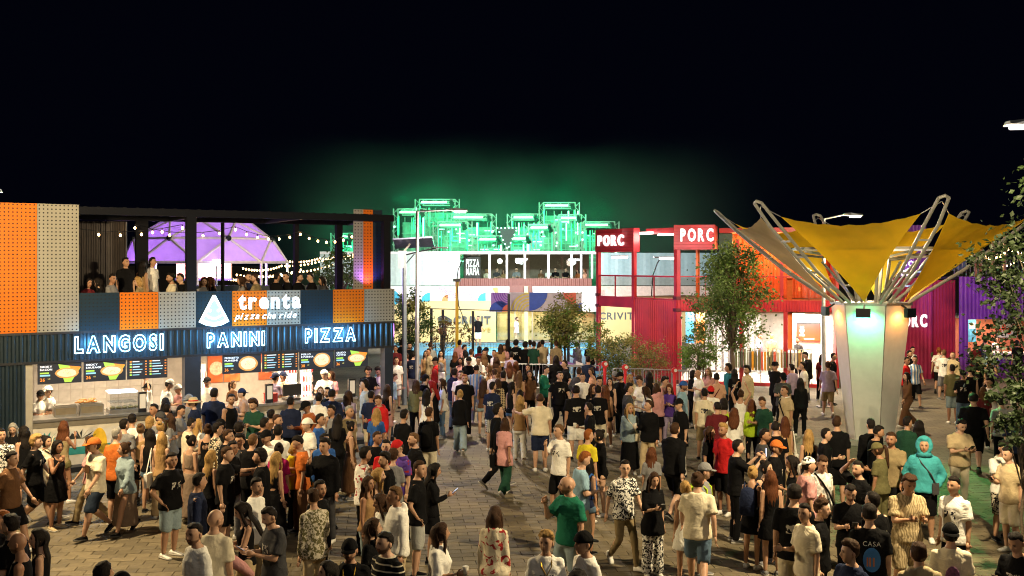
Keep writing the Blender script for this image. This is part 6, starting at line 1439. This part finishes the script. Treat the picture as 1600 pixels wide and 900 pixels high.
756 553 f 175 st wavy.ltbrown tee.white pants.black
773 546 m -60 st short.dark tee.white pants.black
760 542 m 0 st short.dark tee.black pants.black cap=cap.black
754 545 m 60 st short.dark tee.maroon pants.black
749 541 f 175 st bob.dark tee.maroon pants.black
736 545 m 165 st short.brown tee.white pants.black
728 547 f -130 st wavy.dark tee.brown pants.black
711 549 f 178 st long.auburn tee.black pants.black
720 558 f -20 st wavy.dark tee.pink pants.black
723 538 m 70 st short.dark tee.pink pants.black
718 531 m 165 st short.dark tee.pink pants.beige
689 547 f 0 st wavy.dark tank.tan pants.black
665 547 f 20 st long.brown tank.tan skirt.tan
671 544 m -60 st short.brown tee.beige pants.beige
672 534 m 178 st short.brown tee.ltgrey pants.black
782 537 f 160 st long.brown tee.tan pants.black
788 538 f -20 st long.brown tee.pink pants.black
793 530 f 175 st long.dark tee.black pants.black
806 531 m 175 st mop.dark tee.black pants.black
821 534 m 178 st mop.dark tee.black pants.black w=1.08
828 531 m 170 st short.dark tee.white pants.black
834 533 m 165 st short.dark tee.dkgreen pants.black
843 534 f 175 st long.brown tee.black pants.black
848 530 m 178 st short.dark tee.beige pants.black
869 532 m 178 st short.brown tee.khaki pants.black
902 534 f -40 dn pony.dark jacket.ltgrey pants.black | person in light grey jacket bending over the shoe table
922 533 m 170 st short.dark tee.black pants.black
618 539 m 0 st short.dark tee.maroon pants.black
627 530 m 178 st bun.dark long.black pants.black h=1.85
619 557 m 10 st short.dark tee.white shorts.white sh=black | man in white tee and white shorts beside the kiosk corner @ man all in white
635 550 f -30 st pony.brown tee.pink pants.pink
639 535 m 40 st short.dark jacket.black pants.black
645 549 m 150 st short.dark tee.navy pants.white
614 583 m 90 st short.brown tee.ltblue shorts.beige h=1.5
747 503 m 0 st short.dark tee.black shorts.white d=59 | man in black tee and white shorts standing on the blue court @ man on the court
692 512 m 150 st short.dark tee.dkgrey pants.black d=58 | dark-clothed figure on the court before the yellow wall
807 518 m 60 st short.brown tee.white pants.beige d=58.5 | man in white on the far side of the court
878 510 f 30 st long.blond tee.pink pants.white d=58
# --- kiosk queue
334 606 m 180 st short.dark tee.navy pants.dkdenim h=1.88 w=1.1 | tall man in navy tee at the counter right of the navy pillar @ tall man in navy at the counter
360 615 m 60 st fade.dark tank.black shorts.black hy=-30 | man in black tank top looking over his shoulder @ man in black tank top
380 604 m -70 cu fade.dark tee.skin shorts.beige cap=capback.navy
398 622 m -15 ph mop.brown tee.dkgreen shorts.denim phone=1 w=1.08 | man in dark green jersey looking at a phone at the kiosk @ man in dark green jersey
293 616 m 150 st short.dark tee.grey pants.denim cap=capback.grey
304 621 m -80 st short.brown jacket.navy pants.ltblue cap=straw.beige | man in straw hat with red band @ man in straw hat
243 630 m -60 st short.dark tee.beige pants.black
260 630 m 170 st short.dark tee.olive pants.black
278 632 m 80 ph short.dark tee.grey pants.black phone=1
245 643 m 100 st short.dark tee.grey pants.black cap=cap.dkgrey
233 652 f 175 st bob.blond tee.black pants.black
350 653 m -60 st short.dark tee.black pants.black cap=cap.black
373 660 m 175 st curly.dark tee.black pants.black
258 606 f 178 st wavy.dark tee.black pants.black
454 620 m 178 st fade.dark jacket.navy pants.black
483 625 m -40 dn short.dark long.rust pants.navy cap=cap.black w=1.08 | man in black cap and rust brown sweater looking down @ man in rust sweater
501 603 f 0 st long.ltbrown tee.grey pants.black
497 613 m 160 st short.dark tee.white pants.black
518 608 m 175 st fade.dark jacket.navy pants.black w=1.1
513 604 m -30 st short.dark tee.black pants.black
544 610 f 178 st wavy.brown tee.lilac pants.black
571 592 m -80 st mop.dark tee.ltgrey shorts.beige h=1.86 | tall young man in pale grey tee at the pizza counter end @ tall man in pale grey tee
579 610 m 150 st fade.dark tee.navy shorts.cream
594 616 m -30 dn short.brown hoodie.red pants.maroon | young man in red hoodie at the kiosk right corner @ man in red hoodie at the kiosk corner
604 600 f 150 st long.brown tank.black skirt.pink bag=black | woman in black top and pink skirt by the kiosk right pillar @ woman in pink skirt
588 637 f 178 st long.blond tee.blue pants.cream
520 632 m -60 st quiff.dark tee.grey pants.black
544 632 m 60 st short.grey tee.khaki pants.black
# --- middle right
1066 595 m 60 st short.brown tee.ltblue pants.black cap=capback.blue | man in blue cap and pale tee @ man in blue cap
1081 578 f 90 cu bob.dark tee.black pants.black
1092 577 m -70 cu bald.dark tee.white pants.beige cup=1 | bald man in white tee near the small bright tree @ bald man in white tee
1107 574 f -30 st long.ltbrown tee.pink pants.white
1120 583 m 178 hg fade.dark tee.peach pants.beige strap=maroon | man in pale pink tee with a brown strap across his back @ man with brown strap
1139 568 m -70 st mop.dark tee.teal pants.dkdenim
1148 576 f 175 st long.dark tee.black pants.black
1168 571 m -60 st mop.dark long.beige pants.beige h=1.84 | man in open beige shirt by the clothes rails @ man in open beige shirt
1212 566 m -50 wk short.dark big.black pants.black cap=bucket.black sh=white | man in black hat and loose black clothes at the store @ man in black hat
1223 581 m 0 dn short.dark tee.dkgrey pants.black cap=cap.black
1157 608 f 150 up bun.brown tank.white pants.cream | woman in white tank top raising both arms @ woman with raised arms
1131 622 f 170 st bob.dark tank.lime pants.black | woman in lime green top below the raised arms @ woman in lime top
1101 606 m 175 st short.dark tee.cream shorts.khaki cup=1
1111 603 m 170 st short.dark tee.white pants.khaki cap=capback.red
1175 625 f 178 st long.auburn long.lime slim.black | woman with long auburn hair in lime top and black trousers @ woman in black trousers and lime top
1194 617 m -50 dn short.brown tee.dkgreen pants.black | young man in dark tee looking down beside the woman in black trousers and lime top
1228 602 m -70 st short.brown tee.beige pants.navy strap=black | man in beige tee with headphones round his neck @ man with headphones
1251 590 f 175 st long.dark long.black pants.black
1238 568 m -150 st short.dark tee.lilac pants.black
1256 565 m -100 st short.dark tee.white shorts.black sh=black | man in white tee and black shorts before the store poster @ man in white tee before the poster
1294 565 m 178 wk short.brown tee.lilac shorts.khaki sh=white | man in pale tee and khaki shorts standing alone left of the column @ man in khaki shorts
1301 551 m 60 st short.dark tee.black shorts.black sh=black
1262 549 m -100 dn short.dark jacket.black pants.dkgrey
1284 553 f 160 st long.dark tee.maroon pants.black bag=red
1425 541 m 30 st short.dark tee.white pants.black
1420 547 m 20 st short.dark tee.black pants.black
1429 556 m 5 wk short.dark tee.white.vstripe shorts.black sh=black | man in white and blue striped football shirt @ man in striped football shirt
1415 557 m 60 st short.dark tee.red pants.black
1418 582 f -80 wk long.dark long.brown wide.brown | woman in brown shirt and wide brown trousers right of the column @ woman in brown suit
1467 543 m 150 wk short.ginger tee.white.patch shorts.black
1475 546 m 165 st short.ltbrown tee.white shorts.grey
1490 549 m -70 st buzz.ltbrown hoodie.beige pants.khaki | man in beige hoodie against the maroon wall @ man in beige hoodie by the wall
1488 569 m 160 st short.dark tee.olive shorts.ltdenim sh=white | man in olive and black tee with long denim shorts @ man in long denim shorts
1505 578 m -20 st short.dark tee.black pants.denim cap=cap.black
1516 571 m 178 st short.dark tank.black pants.black
1529 554 f 20 st pony.auburn tee.black pants.black bag=tan
1545 544 m 170 st short.dark tee.ltblue pants.black
1546 556 f 5 fc bun.brown tank.black skirt.black
1546 589 m -30 st short.dark tee.white pants.black
1537 604 f 178 st long.auburn tee.maroon pants.black | woman with long hair in maroon top near the very broad man
1524 535 m 178 st short.dark tee.maroon pants.black | man in maroon tee at the right serving window
1186 543 m 90 st short.brown tee.lilac pants.grey d=42.5 z=.14 | shopper in lilac tee inside the red store
1206 541 m 170 st short.blond tee.khaki pants.black d=42 z=.14 | blond shopper in khaki tee browsing the red store
1247 552 m -60 st short.dark tee.dkgrey pants.black d=40.5 z=.14 | shopper in dark grey tee under the store poster
1556 538 f 0 st bun.dark tee.white pants.black d=43.8 z=.05 | server in white behind the right serving window
1539 541 m 170 st short.dark tee.navy pants.black d=41.6
1590 545 m 178 st short.dark tee.black pants.black d=41
# --- staff behind the kiosk counters
62 613 f 60 cr short.dark tee.white pants.black cap=visor.black ky=1.5 z=.1 | kiosk worker in white tee and black visor at the left counter
77 611 m -40 cr short.brown tee.white pants.white cap=visor.white ky=1.6 z=.1 | kiosk worker all in white with white visor at the left counter
232 594 f -60 up short.dark tee.white pants.white cap=visor.black ky=1.8 z=.1 | kiosk worker reaching up by the wall tiles
260 606 m 120 dn short.dark tee.white pants.white cap=visor.white ky=1.2 z=.1 | kiosk worker in white bending left of the navy pillar
280 604 f -30 st short.dark tee.pink pants.white cap=visor.white ky=1.3 z=.1 | kiosk worker in pale pink right beside the navy pillar
325 593 m -10 st short.dark tee.white pants.white cap=visor.black ky=1.6 z=.1 | kiosk worker in white with black visor right of the navy pillar
363 593 f 60 st pony.brown tee.brown pants.black ky=1.3 z=.1 | kiosk worker in brown tee with ponytail
429 586 m 150 cu short.dark tee.lilac pants.white cap=capback.navy ky=1.3 z=.1 | kiosk worker in pale tee and dark cap at the pizza oven
441 586 m 60 cu short.dark tee.cream pants.white cap=visor.navy ky=1.5 z=.1 | kiosk worker in cream tee making pizza
508 582 m -20 cr short.grey tee.white pants.white cap=capback.white ky=1.4 z=.1 w=1.15 | large kiosk worker in white cap at the pizza counter
518 575 f -20 fc wavy.brown tee.pink pants.black ky=1.9 z=.1 | kiosk worker in pale pink behind the large worker
593 573 m -20 dn mop.dark tee.white pants.black
575 572 m 10 dn mop.dark tee.black pants.black
# --- upper terraces
137 434 f 60 si bob.dark tee.maroon pants.black ky=.9 z=3.3
155 436 f -60 si wavy.dark tee.black pants.black ky=1.1 z=3.3
174 435 m 80 si short.dark tee.grey pants.black ky=1.1 z=3.3
196 420 m 40 st short.dark tee.black pants.black ky=1.9 z=3.3 | waiter in black standing on the left of the kiosk terrace
222 413 f 175 st long.dark tank.tan pants.black ky=2.2 z=3.3 | woman with long dark hair standing on the terrace before the dome
218 440 f -80 si bob.blond tee.khaki pants.black ky=.9 z=3.3 | blond woman seated at the parapet above an orange panel
237 424 m 60 st short.dark tee.white pants.black ky=2.6 z=3.3 | person in white standing under the dome on the terrace
269 436 m -60 si short.dark tee.cream pants.black ky=.9 z=3.3 | man in cream tee seated at the parapet beside the double column
284 438 m -70 si short.dark tee.black pants.black ky=.9 z=3.3
318 436 f 40 si wavy.brown tee.grey pants.black ky=1.0 z=3.3
330 437 f -40 si wavy.auburn tee.black pants.black ky=1.0 z=3.3
378 435 f -60 si wavy.brown tee.grey pants.black ky=1.0 z=3.3
386 437 m 60 si short.dark tee.navy pants.black ky=1.1 z=3.3
400 441 m -90 si short.brown tee.khaki pants.black ky=.9 z=3.3
431 434 m 150 si short.dark jacket.black pants.black ky=1.0 z=3.3
449 435 m -60 si short.dark jacket.black pants.black ky=1.0 z=3.3
466 434 m 60 si short.dark jacket.black pants.black ky=1.0 z=3.3
487 432 m -60 si quiff.dark jacket.black pants.black ky=1.0 z=3.3
505 431 f -80 si wavy.dark jacket.dkgrey pants.black ky=1.0 z=3.3
558 433 m -80 si short.dark tee.khaki pants.black ky=.9 z=3.3 | man in khaki seated alone at the right end of the kiosk terrace
760 420 f 20 si bob.blond tee.cream pants.black d=62.9 z=3.3 | person in cream leaning on the roof bar rail under the sign
776 423 m 40 si short.dark tee.dkgrey pants.black d=62.9 z=3.3
787 424 f -30 si wavy.brown tee.tan pants.black d=62.9 z=3.3
807 423 m 0 si short.dark tee.grey pants.black d=62.9 z=3.3
845 424 f 0 si bun.dark tee.brown pants.black d=62.9 z=3.3
857 424 m 30 si short.blond tee.white pants.black d=62.9 z=3.3
868 420 m -10 si short.dark tee.black pants.black d=62.9 z=3.3
884 422 m 20 si short.dark tee.black pants.black d=62.9 z=3.3
903 424 f -50 si wavy.dark tee.rust pants.black d=62.9 z=3.3
914 424 f -60 si wavy.auburn tee.peach pants.black d=62.9 z=3.3
'''.strip().splitlines(): parse(_l)
# ---- place and build everybody
LANDM = [('the navy pillar',300,600),('the yellow post',714,560),('the shoe table',893,560),('the left red post',945,590),('the small bright tree',1090,545),('the leafy tree',1145,560),('the column',1362,600),('the right serving window',1555,530),('the kiosk right pillar',606,580),('the tall lamp',652,600),('the PIZZA MAFIA sign',738,418),('the neon word LANGOSI',185,500)]
jobs = {}; rb = random.Random(11)
for d in ROWS:
    hh = float(d['opt'].get('h', rb.uniform(1.73,1.80) if d['s'] == 'm' else rb.uniform(1.62,1.68))); d['h'] = hh; z = float(d['opt'].get('z', 0)); sit = d['pose'] == 'si'
    top = hh-(.43*hh/1.78 if sit else 0)+(.02 if d['pose'] != 'wk' else -.02)
    if 'ky' in d['opt']:       # depth measured from the kiosk front
        s_ = ks(d['x']); y_ = float(d['opt']['ky'])
        for _ in range(8):
            P = kw(s_, y_); s_ += (WX(d['x'], P.y)-P.x)/kux*.7
        d['pos'] = kw(s_, y_, z)
    else:
        dd = float(d['opt']['d']) if 'd' in d['opt'] else F*(CH-z-top)/(d['y']-HZ); d['pos'] = V3((WX(d['x'], dd), dd, z))
# ease apart people who would stand inside each other, along their own sight lines
free = [d for d in ROWS if 'ky' not in d['opt'] and 'd' not in d['opt']]
for it in range(40):
    mv = 0
    for i in range(len(free)):
        for j in range(i+1, len(free)):
            a, b = free[i]['pos'], free[j]['pos']
            if abs(a.y-b.y) > .5 or abs(a.x-b.x) > .5: continue
            q = math.hypot(a.x-b.x, a.y-b.y)
            if q < .40:
                k = (.41-q)*.5*(1 if a.y >= b.y else -1); mv += 1
                for p, s in ((a, 1), (b, -1)):
                    n = p.y+s*k; p.x *= n/p.y; p.y = n
    if not mv: break
for d in free:      # nobody stands inside the kiosk front or the canopy column
    p = d['pos']; l = (p.x-K0.x)*-kuy+(p.y-K0.y)*kux; s_ = (p.x-K0.x)*kux+(p.y-K0.y)*kuy
    if l > -.30 and s_ < S1-.2 and l < 3.5:
        n = p.y; 
        while True:
            n -= .05; x = p.x*n/p.y
            if (x-K0.x)*-kuy+(n-K0.y)*kux < -.45: break
        p.x *= n/p.y; p.y = n
    if math.hypot(p.x-CC.x, p.y-CC.y) < .95: s = 1 if p.y > CC.y else -1; n = CC.y+s*1.0; p.x *= n/p.y; p.y = n
for d in ROWS:
    q = random.Random(int(d['x']*31+d['y']*17)); d['mir'] = q.random() < .5 and not d['label']
    if d['pose'] == 'st' and not d['label']: d['pose'] = q.choice(('st','sa','sa','pk','cu','p1') if d['s'] == 'm' else ('st','sa','sa','cu','p1'))
    if d['top'].split('.')[0] == 'tee' and d['top'].count('.') == 1 and d['top'].split('.')[1] in ('black','white','cream','grey','dkgrey','navy') and q.random() < .4 and d['nick'] != 'man in CASA tee' and 'print' not in d['opt']: d['top'] += '.logo'
for d in ROWS:
    s, p = d['s'], d['pose']; t = d['top'].split('.'); b = d['bot'].split('.'); d['t'], d['b'] = t, b
    jobs['body', s, p] = (body_mb(s, p), .020, 4, .45, 0)
    jobs['top', s, p, t[0]] = (top_mb(s, p, t[0]), .021, 3, .5, .016 if t[0] not in ('tank','crop','dress') else .006)
    if 'dr' in d['opt']: jobs['top', s, p, 'gown'] = (top_mb(s, p, 'gown'), .024, 3, .5, .012)
    if b[0] != 'none': jobs['bot', s, p, b[0]] = (bot_mb(s, p, b[0]), .022, 3, .5, .014)
MESH = remesh_all(jobs); BODY = {}; HAIR = {}; GEAR = {}
GOLD = mat('gold chain', (.6,.38,.06), .3, 1); CASAB = mat('casa print blue', (.04,.2,.55), .7); CASAO = mat('casa print orange', (.55,.2,.06), .7); PURP = mat('purple print', (.16,.05,.14), .7, var=.6, scale=40)
def back_print(o, kind, h):
    y = .176
    if kind == 'casa':
        g = child('back_print', MB().loft([[(.10*math.cos(a), y, 1.15+.15*math.sin(a)) for a in [2*math.pi*k/20 for k in range(20)]], [(.10*math.cos(a), y+.004, 1.15+.15*math.sin(a)) for a in [2*math.pi*k/20 for k in range(20)]]]).mesh('print'), CASAB, o)
        for x in (-.03,.01,.04): child('print_tower', MB().box(x, x+.018, y+.004, y+.007, 1.07, 1.18).mesh('tower'), CASAO, o)
        t = word(o, 'CASA', -.10, y+.004, 1.32, .06, cloth('white'), gap=.1, depth=.004, wid=.20, name='print_letter')
        for c in o.children:
            if c.name.startswith('print_letter'): c.rotation_euler = (0,0,R(180)); c.location.x = -c.location.x
    elif kind == 'skull': child('back_print', MB().ball((.01,y-.01,1.18), (.085,.02,.14), 12, 8).mesh('print'), PURP, o)
def chest_text(o, txt, z, h, m, w_):
    word(o, txt, -w_/2, -.168, z, h, m, gap=.06, bold=.02, depth=.004, wid=w_, name='print_letter')
people = []
for d in ROWS:
    s, p, o_ = d['s'], d['pose'], d['opt']; rn = random.Random(int(d['x']*7+d['y']*13))
    hy = float(o_.get('hy', rn.choice((-22,0,0,22)) if p not in ('ph','dn') else 0)); hy = round(hy/11)*11
    kb = (s, p, hy, s == 'm' and ('bearded' in d['label'] or rn.random() < .35))
    if kb not in BODY: BODY[kb] = finish_body(MESH['body', s, p], s, p, hy, kb[3])
    bme, H = BODY[kb]; J = joints(s, p); sc = d['h']/1.78; w_ = float(o_.get('w', rn.uniform(.95,1.06)))
    t = thing('person', 'person', 'person', d['pos'], R(d['yaw']+rn.uniform(-8,8)), 'people in the festival crowd'); t.scale = (sc*w_*(-1 if d['mir'] else 1), sc*w_, sc); d['obj'] = t; people.append(t)
    child('body', bme, skinmat(rn.choice((0,0,1,1,2,2,3)) if 'sk' not in o_ else int(o_['sk'])), t)
    hs, hc = d['hair'].split('.')
    gear = o_.get('cap')
    if gear and gear.split('.')[0] in ('cap','capback','visor','straw','bucket') and hs in ('short','fade','curly','quiff','mop'): hs = 'under'
    if not (gear and gear.startswith(('hood','scarf'))) and hs != 'bald':
        if hs not in HAIR: HAIR[hs] = hair_mesh(hs)
        child('hair', HAIR[hs], hairmat(hc), t, H)
    if gear:
        gk, gc = gear.split('.')
        if gk not in GEAR: GEAR[gk] = gear_mesh(gk)
        child({'straw':'straw_hat','bucket':'hat','hood':'hood','scarf':'head_scarf','durag':'head_scarf','visor':'visor'}.get(gk,'cap'), GEAR[gk], cloth(gc), t, H)
    tt, bb = d['t'], d['b']
    tn = {'tee':'tee','big':'tee','long':'shirt','hoodie':'hoodie','jacket':'jacket','tank':'tank_top','crop':'crop_top','dress':'dress','gown':'dress'}[tt[0]]
    if 'dr' in o_: child('dress', MESH['top', s, p, 'gown'], cloth(o_['dr']), t)
    tp = child(tn, MESH['top', s, p, tt[0]], cloth(tt[1], tt[2] if len(tt) > 2 else ''), t)
    if bb[0] not in ('none','gown'): child({'mini':'shorts','wide':'trousers','pants':'trousers','slim':'trousers','maxi':'skirt'}.get(bb[0], bb[0]), MESH['bot', s, p, bb[0]], cloth(bb[1], bb[2] if len(bb) > 2 else ''), t)
    shc = o_.get('sh', rn.choice(('white','white','black','grey','black')))
    for n in 'LR':
        A = J['A'+n]; child('shoe', shoe_data(shc), None, t, Matrix.Translation(A) @ Euler((R(J['f'+n]), 0, R(8 if n == 'L' else -8))).to_matrix().to_4x4())
    if 'phone' in o_:
        me = acc('phone')
        if not me.materials: me.materials.append(mat('phone case', (.01,.01,.012), .3)); me.materials.append(PHONE_S)
        W, hd_ = J['WR'], J['HR']; mid = W+hd_*.13+V3((0,-.02,.03)); child('phone', me, None, t, Matrix.Translation(mid) @ Euler((R(-50 if p in ('ph','p1','dn') else 0), 0, R(180))).to_matrix().to_4x4())
    if 'cup' in o_: child('cup', acc('cup'), mat('paper cup', (.6,.57,.5), .6), t, Matrix.Translation(J['WR']+J['HR']*.10+V3((0,-.01,.02))))
    for k, nm in (('bag','shoulder_bag'),('tote','tote_bag'),('bp','backpack'),('strap','strap')):
        if k in o_: child(nm, acc({'bp':'backpack'}.get(k, k)), cloth(o_[k]), t)
    if 'chain' in o_: child('necklace', acc('chain'), GOLD, t)
    if 'glasses' in o_: child('glasses', acc('glasses'), mat('glasses frame', (.01,.01,.01), .3), t, H)
    if 'print' in o_: back_print(tp, o_['print'], sc)
    if d['nick'] == 'woman in NEW YORK sweatshirt': chest_text(tp, 'NEW YORK', 1.22, .05, cloth('white'), .24)
    if d['nick'] == 'man in orange cap': child('chest_print', MB().box(-.06,.06,-.163,-.155,1.16,1.30).mesh('print'), cloth('brown'), tp)
    if d['nick'] == 'man in black numbered tee':
        word(tp, '8', -.05, .17, 1.17, .18, cloth('white'), depth=.004, wid=.1, name='print_letter')
    if d['nick'] == 'man in black cap with red print': child('chest_print', MB().ball((.04,-.155,1.24), (.035,.02,.04), 8, 6).mesh('print'), cloth('red'), tp)
    if d['nick'] == 'bald man in cream tee': child('green_panel', MB().ball((.05,.105,1.15), (.10,.07,.20), 12, 8).mesh('panel', True), mat('pale green panel', (.25,.36,.30), .8), tp)
    if d['nick'] == 'man in red': child('draped_shirt', MB().loft([ell(.92,.20,.06,0,.17), ell(1.15,.22,.07,0,.155), ell(1.40,.22,.09,0,.08), ell(1.50,.12,.06,0,.03)]).mesh('cape', True), cloth('red'), t)
    if d['nick'] == 'man in straw hat': child('hat_band', MB().loft([ell(.062,.104,.118), ell(.085,.099,.112)]).mesh('band', True), cloth('red'), t, H)
    if d['nick'] == 'woman with mauve jacket': child('carried_jacket', MB().tube([(-.20,-.22,1.05),(-.05,-.27,1.02),(.12,-.24,1.0),(.2,-.1,.9),(.17,.05,.75)], [.05,.08,.09,.08,.05], 9).mesh('carried', True), cloth('pink'), t)
    if d['nick'] == 'man with headphones': child('headphones', MB().tube([(.07,-.07,1.50),(.09,.0,1.51),(.05,.08,1.51),(-.05,.08,1.51),(-.09,0,1.51),(-.07,-.07,1.50)], .014, 6).mesh('phones'), cloth('white'), t)
    if d['nick'] == 'woman in sequin skirt': pass
# ---- labels: what the person wears, and where that leaves a doubt, next to whom
def cn(c): return CNAME.get(c, c)
def base(d):
    hs, hc = d['hair'].split('.'); hcn = {'dark':'dark','ltbrown':'light brown'}.get(hc, hc); sx = 'man' if d['s'] == 'm' else 'woman'
    hw = HAIRW.get(hs, '').format(hcn) if 'cap' not in d['opt'] else {'cap':'cap','capback':'cap','scarf':'head scarf'}.get(d['opt']['cap'].split('.')[0], 'cap')
    t = d['t']; return '%s%s in %s %s' % (sx, ' with '+hw if hw else '', cn(t[1]), TOPW[t[0]])
NK = [(d['nick'], d['x'], d['y']) for d in ROWS if d['nick']]
used = set()
for d in ROWS:
    if d['label']: d['obj']['label'] = d['label']; assert d['label'] not in used, d['label']; used.add(d['label'])
for d in ROWS:
    if d['label']: continue
    up = d['y'] < 460; cand = [(n, x, y) for n, x, y in NK+LANDM if (y < 520) == up] or NK
    if up: cand = [('the PIZZA MAFIA sign',738,418)] if d['x'] > 700 else [('the pizza-slice logo',332,480),('the standing waiter',196,420),('the woman standing before the dome',222,413),('the lone man in khaki',558,433),('the trenta sign',420,470),('the double column',262,420)]
    cand.sort(key=lambda c: math.hypot(c[1]-d['x'], (c[2]-d['y'])*1.5)); ok = False
    for n, x, y in cand[:10]:
        dx, dy = d['x']-x, d['y']-y
        rel = ('left of' if dx < 0 else 'right of') if abs(dx) > abs(dy)*.8 else ('behind' if dy < 0 else 'in front of')
        if n.startswith('the ') and rel == 'behind' and up: rel = 'above'
        n2 = n if n.startswith('the ') else 'the '+n
        lb = '%s, %s %s' % (base(d), rel, n2)
        if lb not in used and len(lb.split()) <= 16: ok = True; break
    if not ok:
        for k in range(2, 9):
            lb2 = '%s, %s, %s' % (base(d), POSEW.get(d['pose'], facing(d['yaw'])), ('left','right')[d['x'] > cand[0][1]]+' of '+(cand[0][0] if cand[0][0].startswith('the ') else 'the '+cand[0][0]))
            lb = lb2 if lb2 not in used else '%s, number %d right of %s' % (base(d), k, cand[0][0])
            if lb not in used: break
    used.add(lb); d['obj']['label'] = lb
    if ' number ' in lb: print('WEAK LABEL', lb)
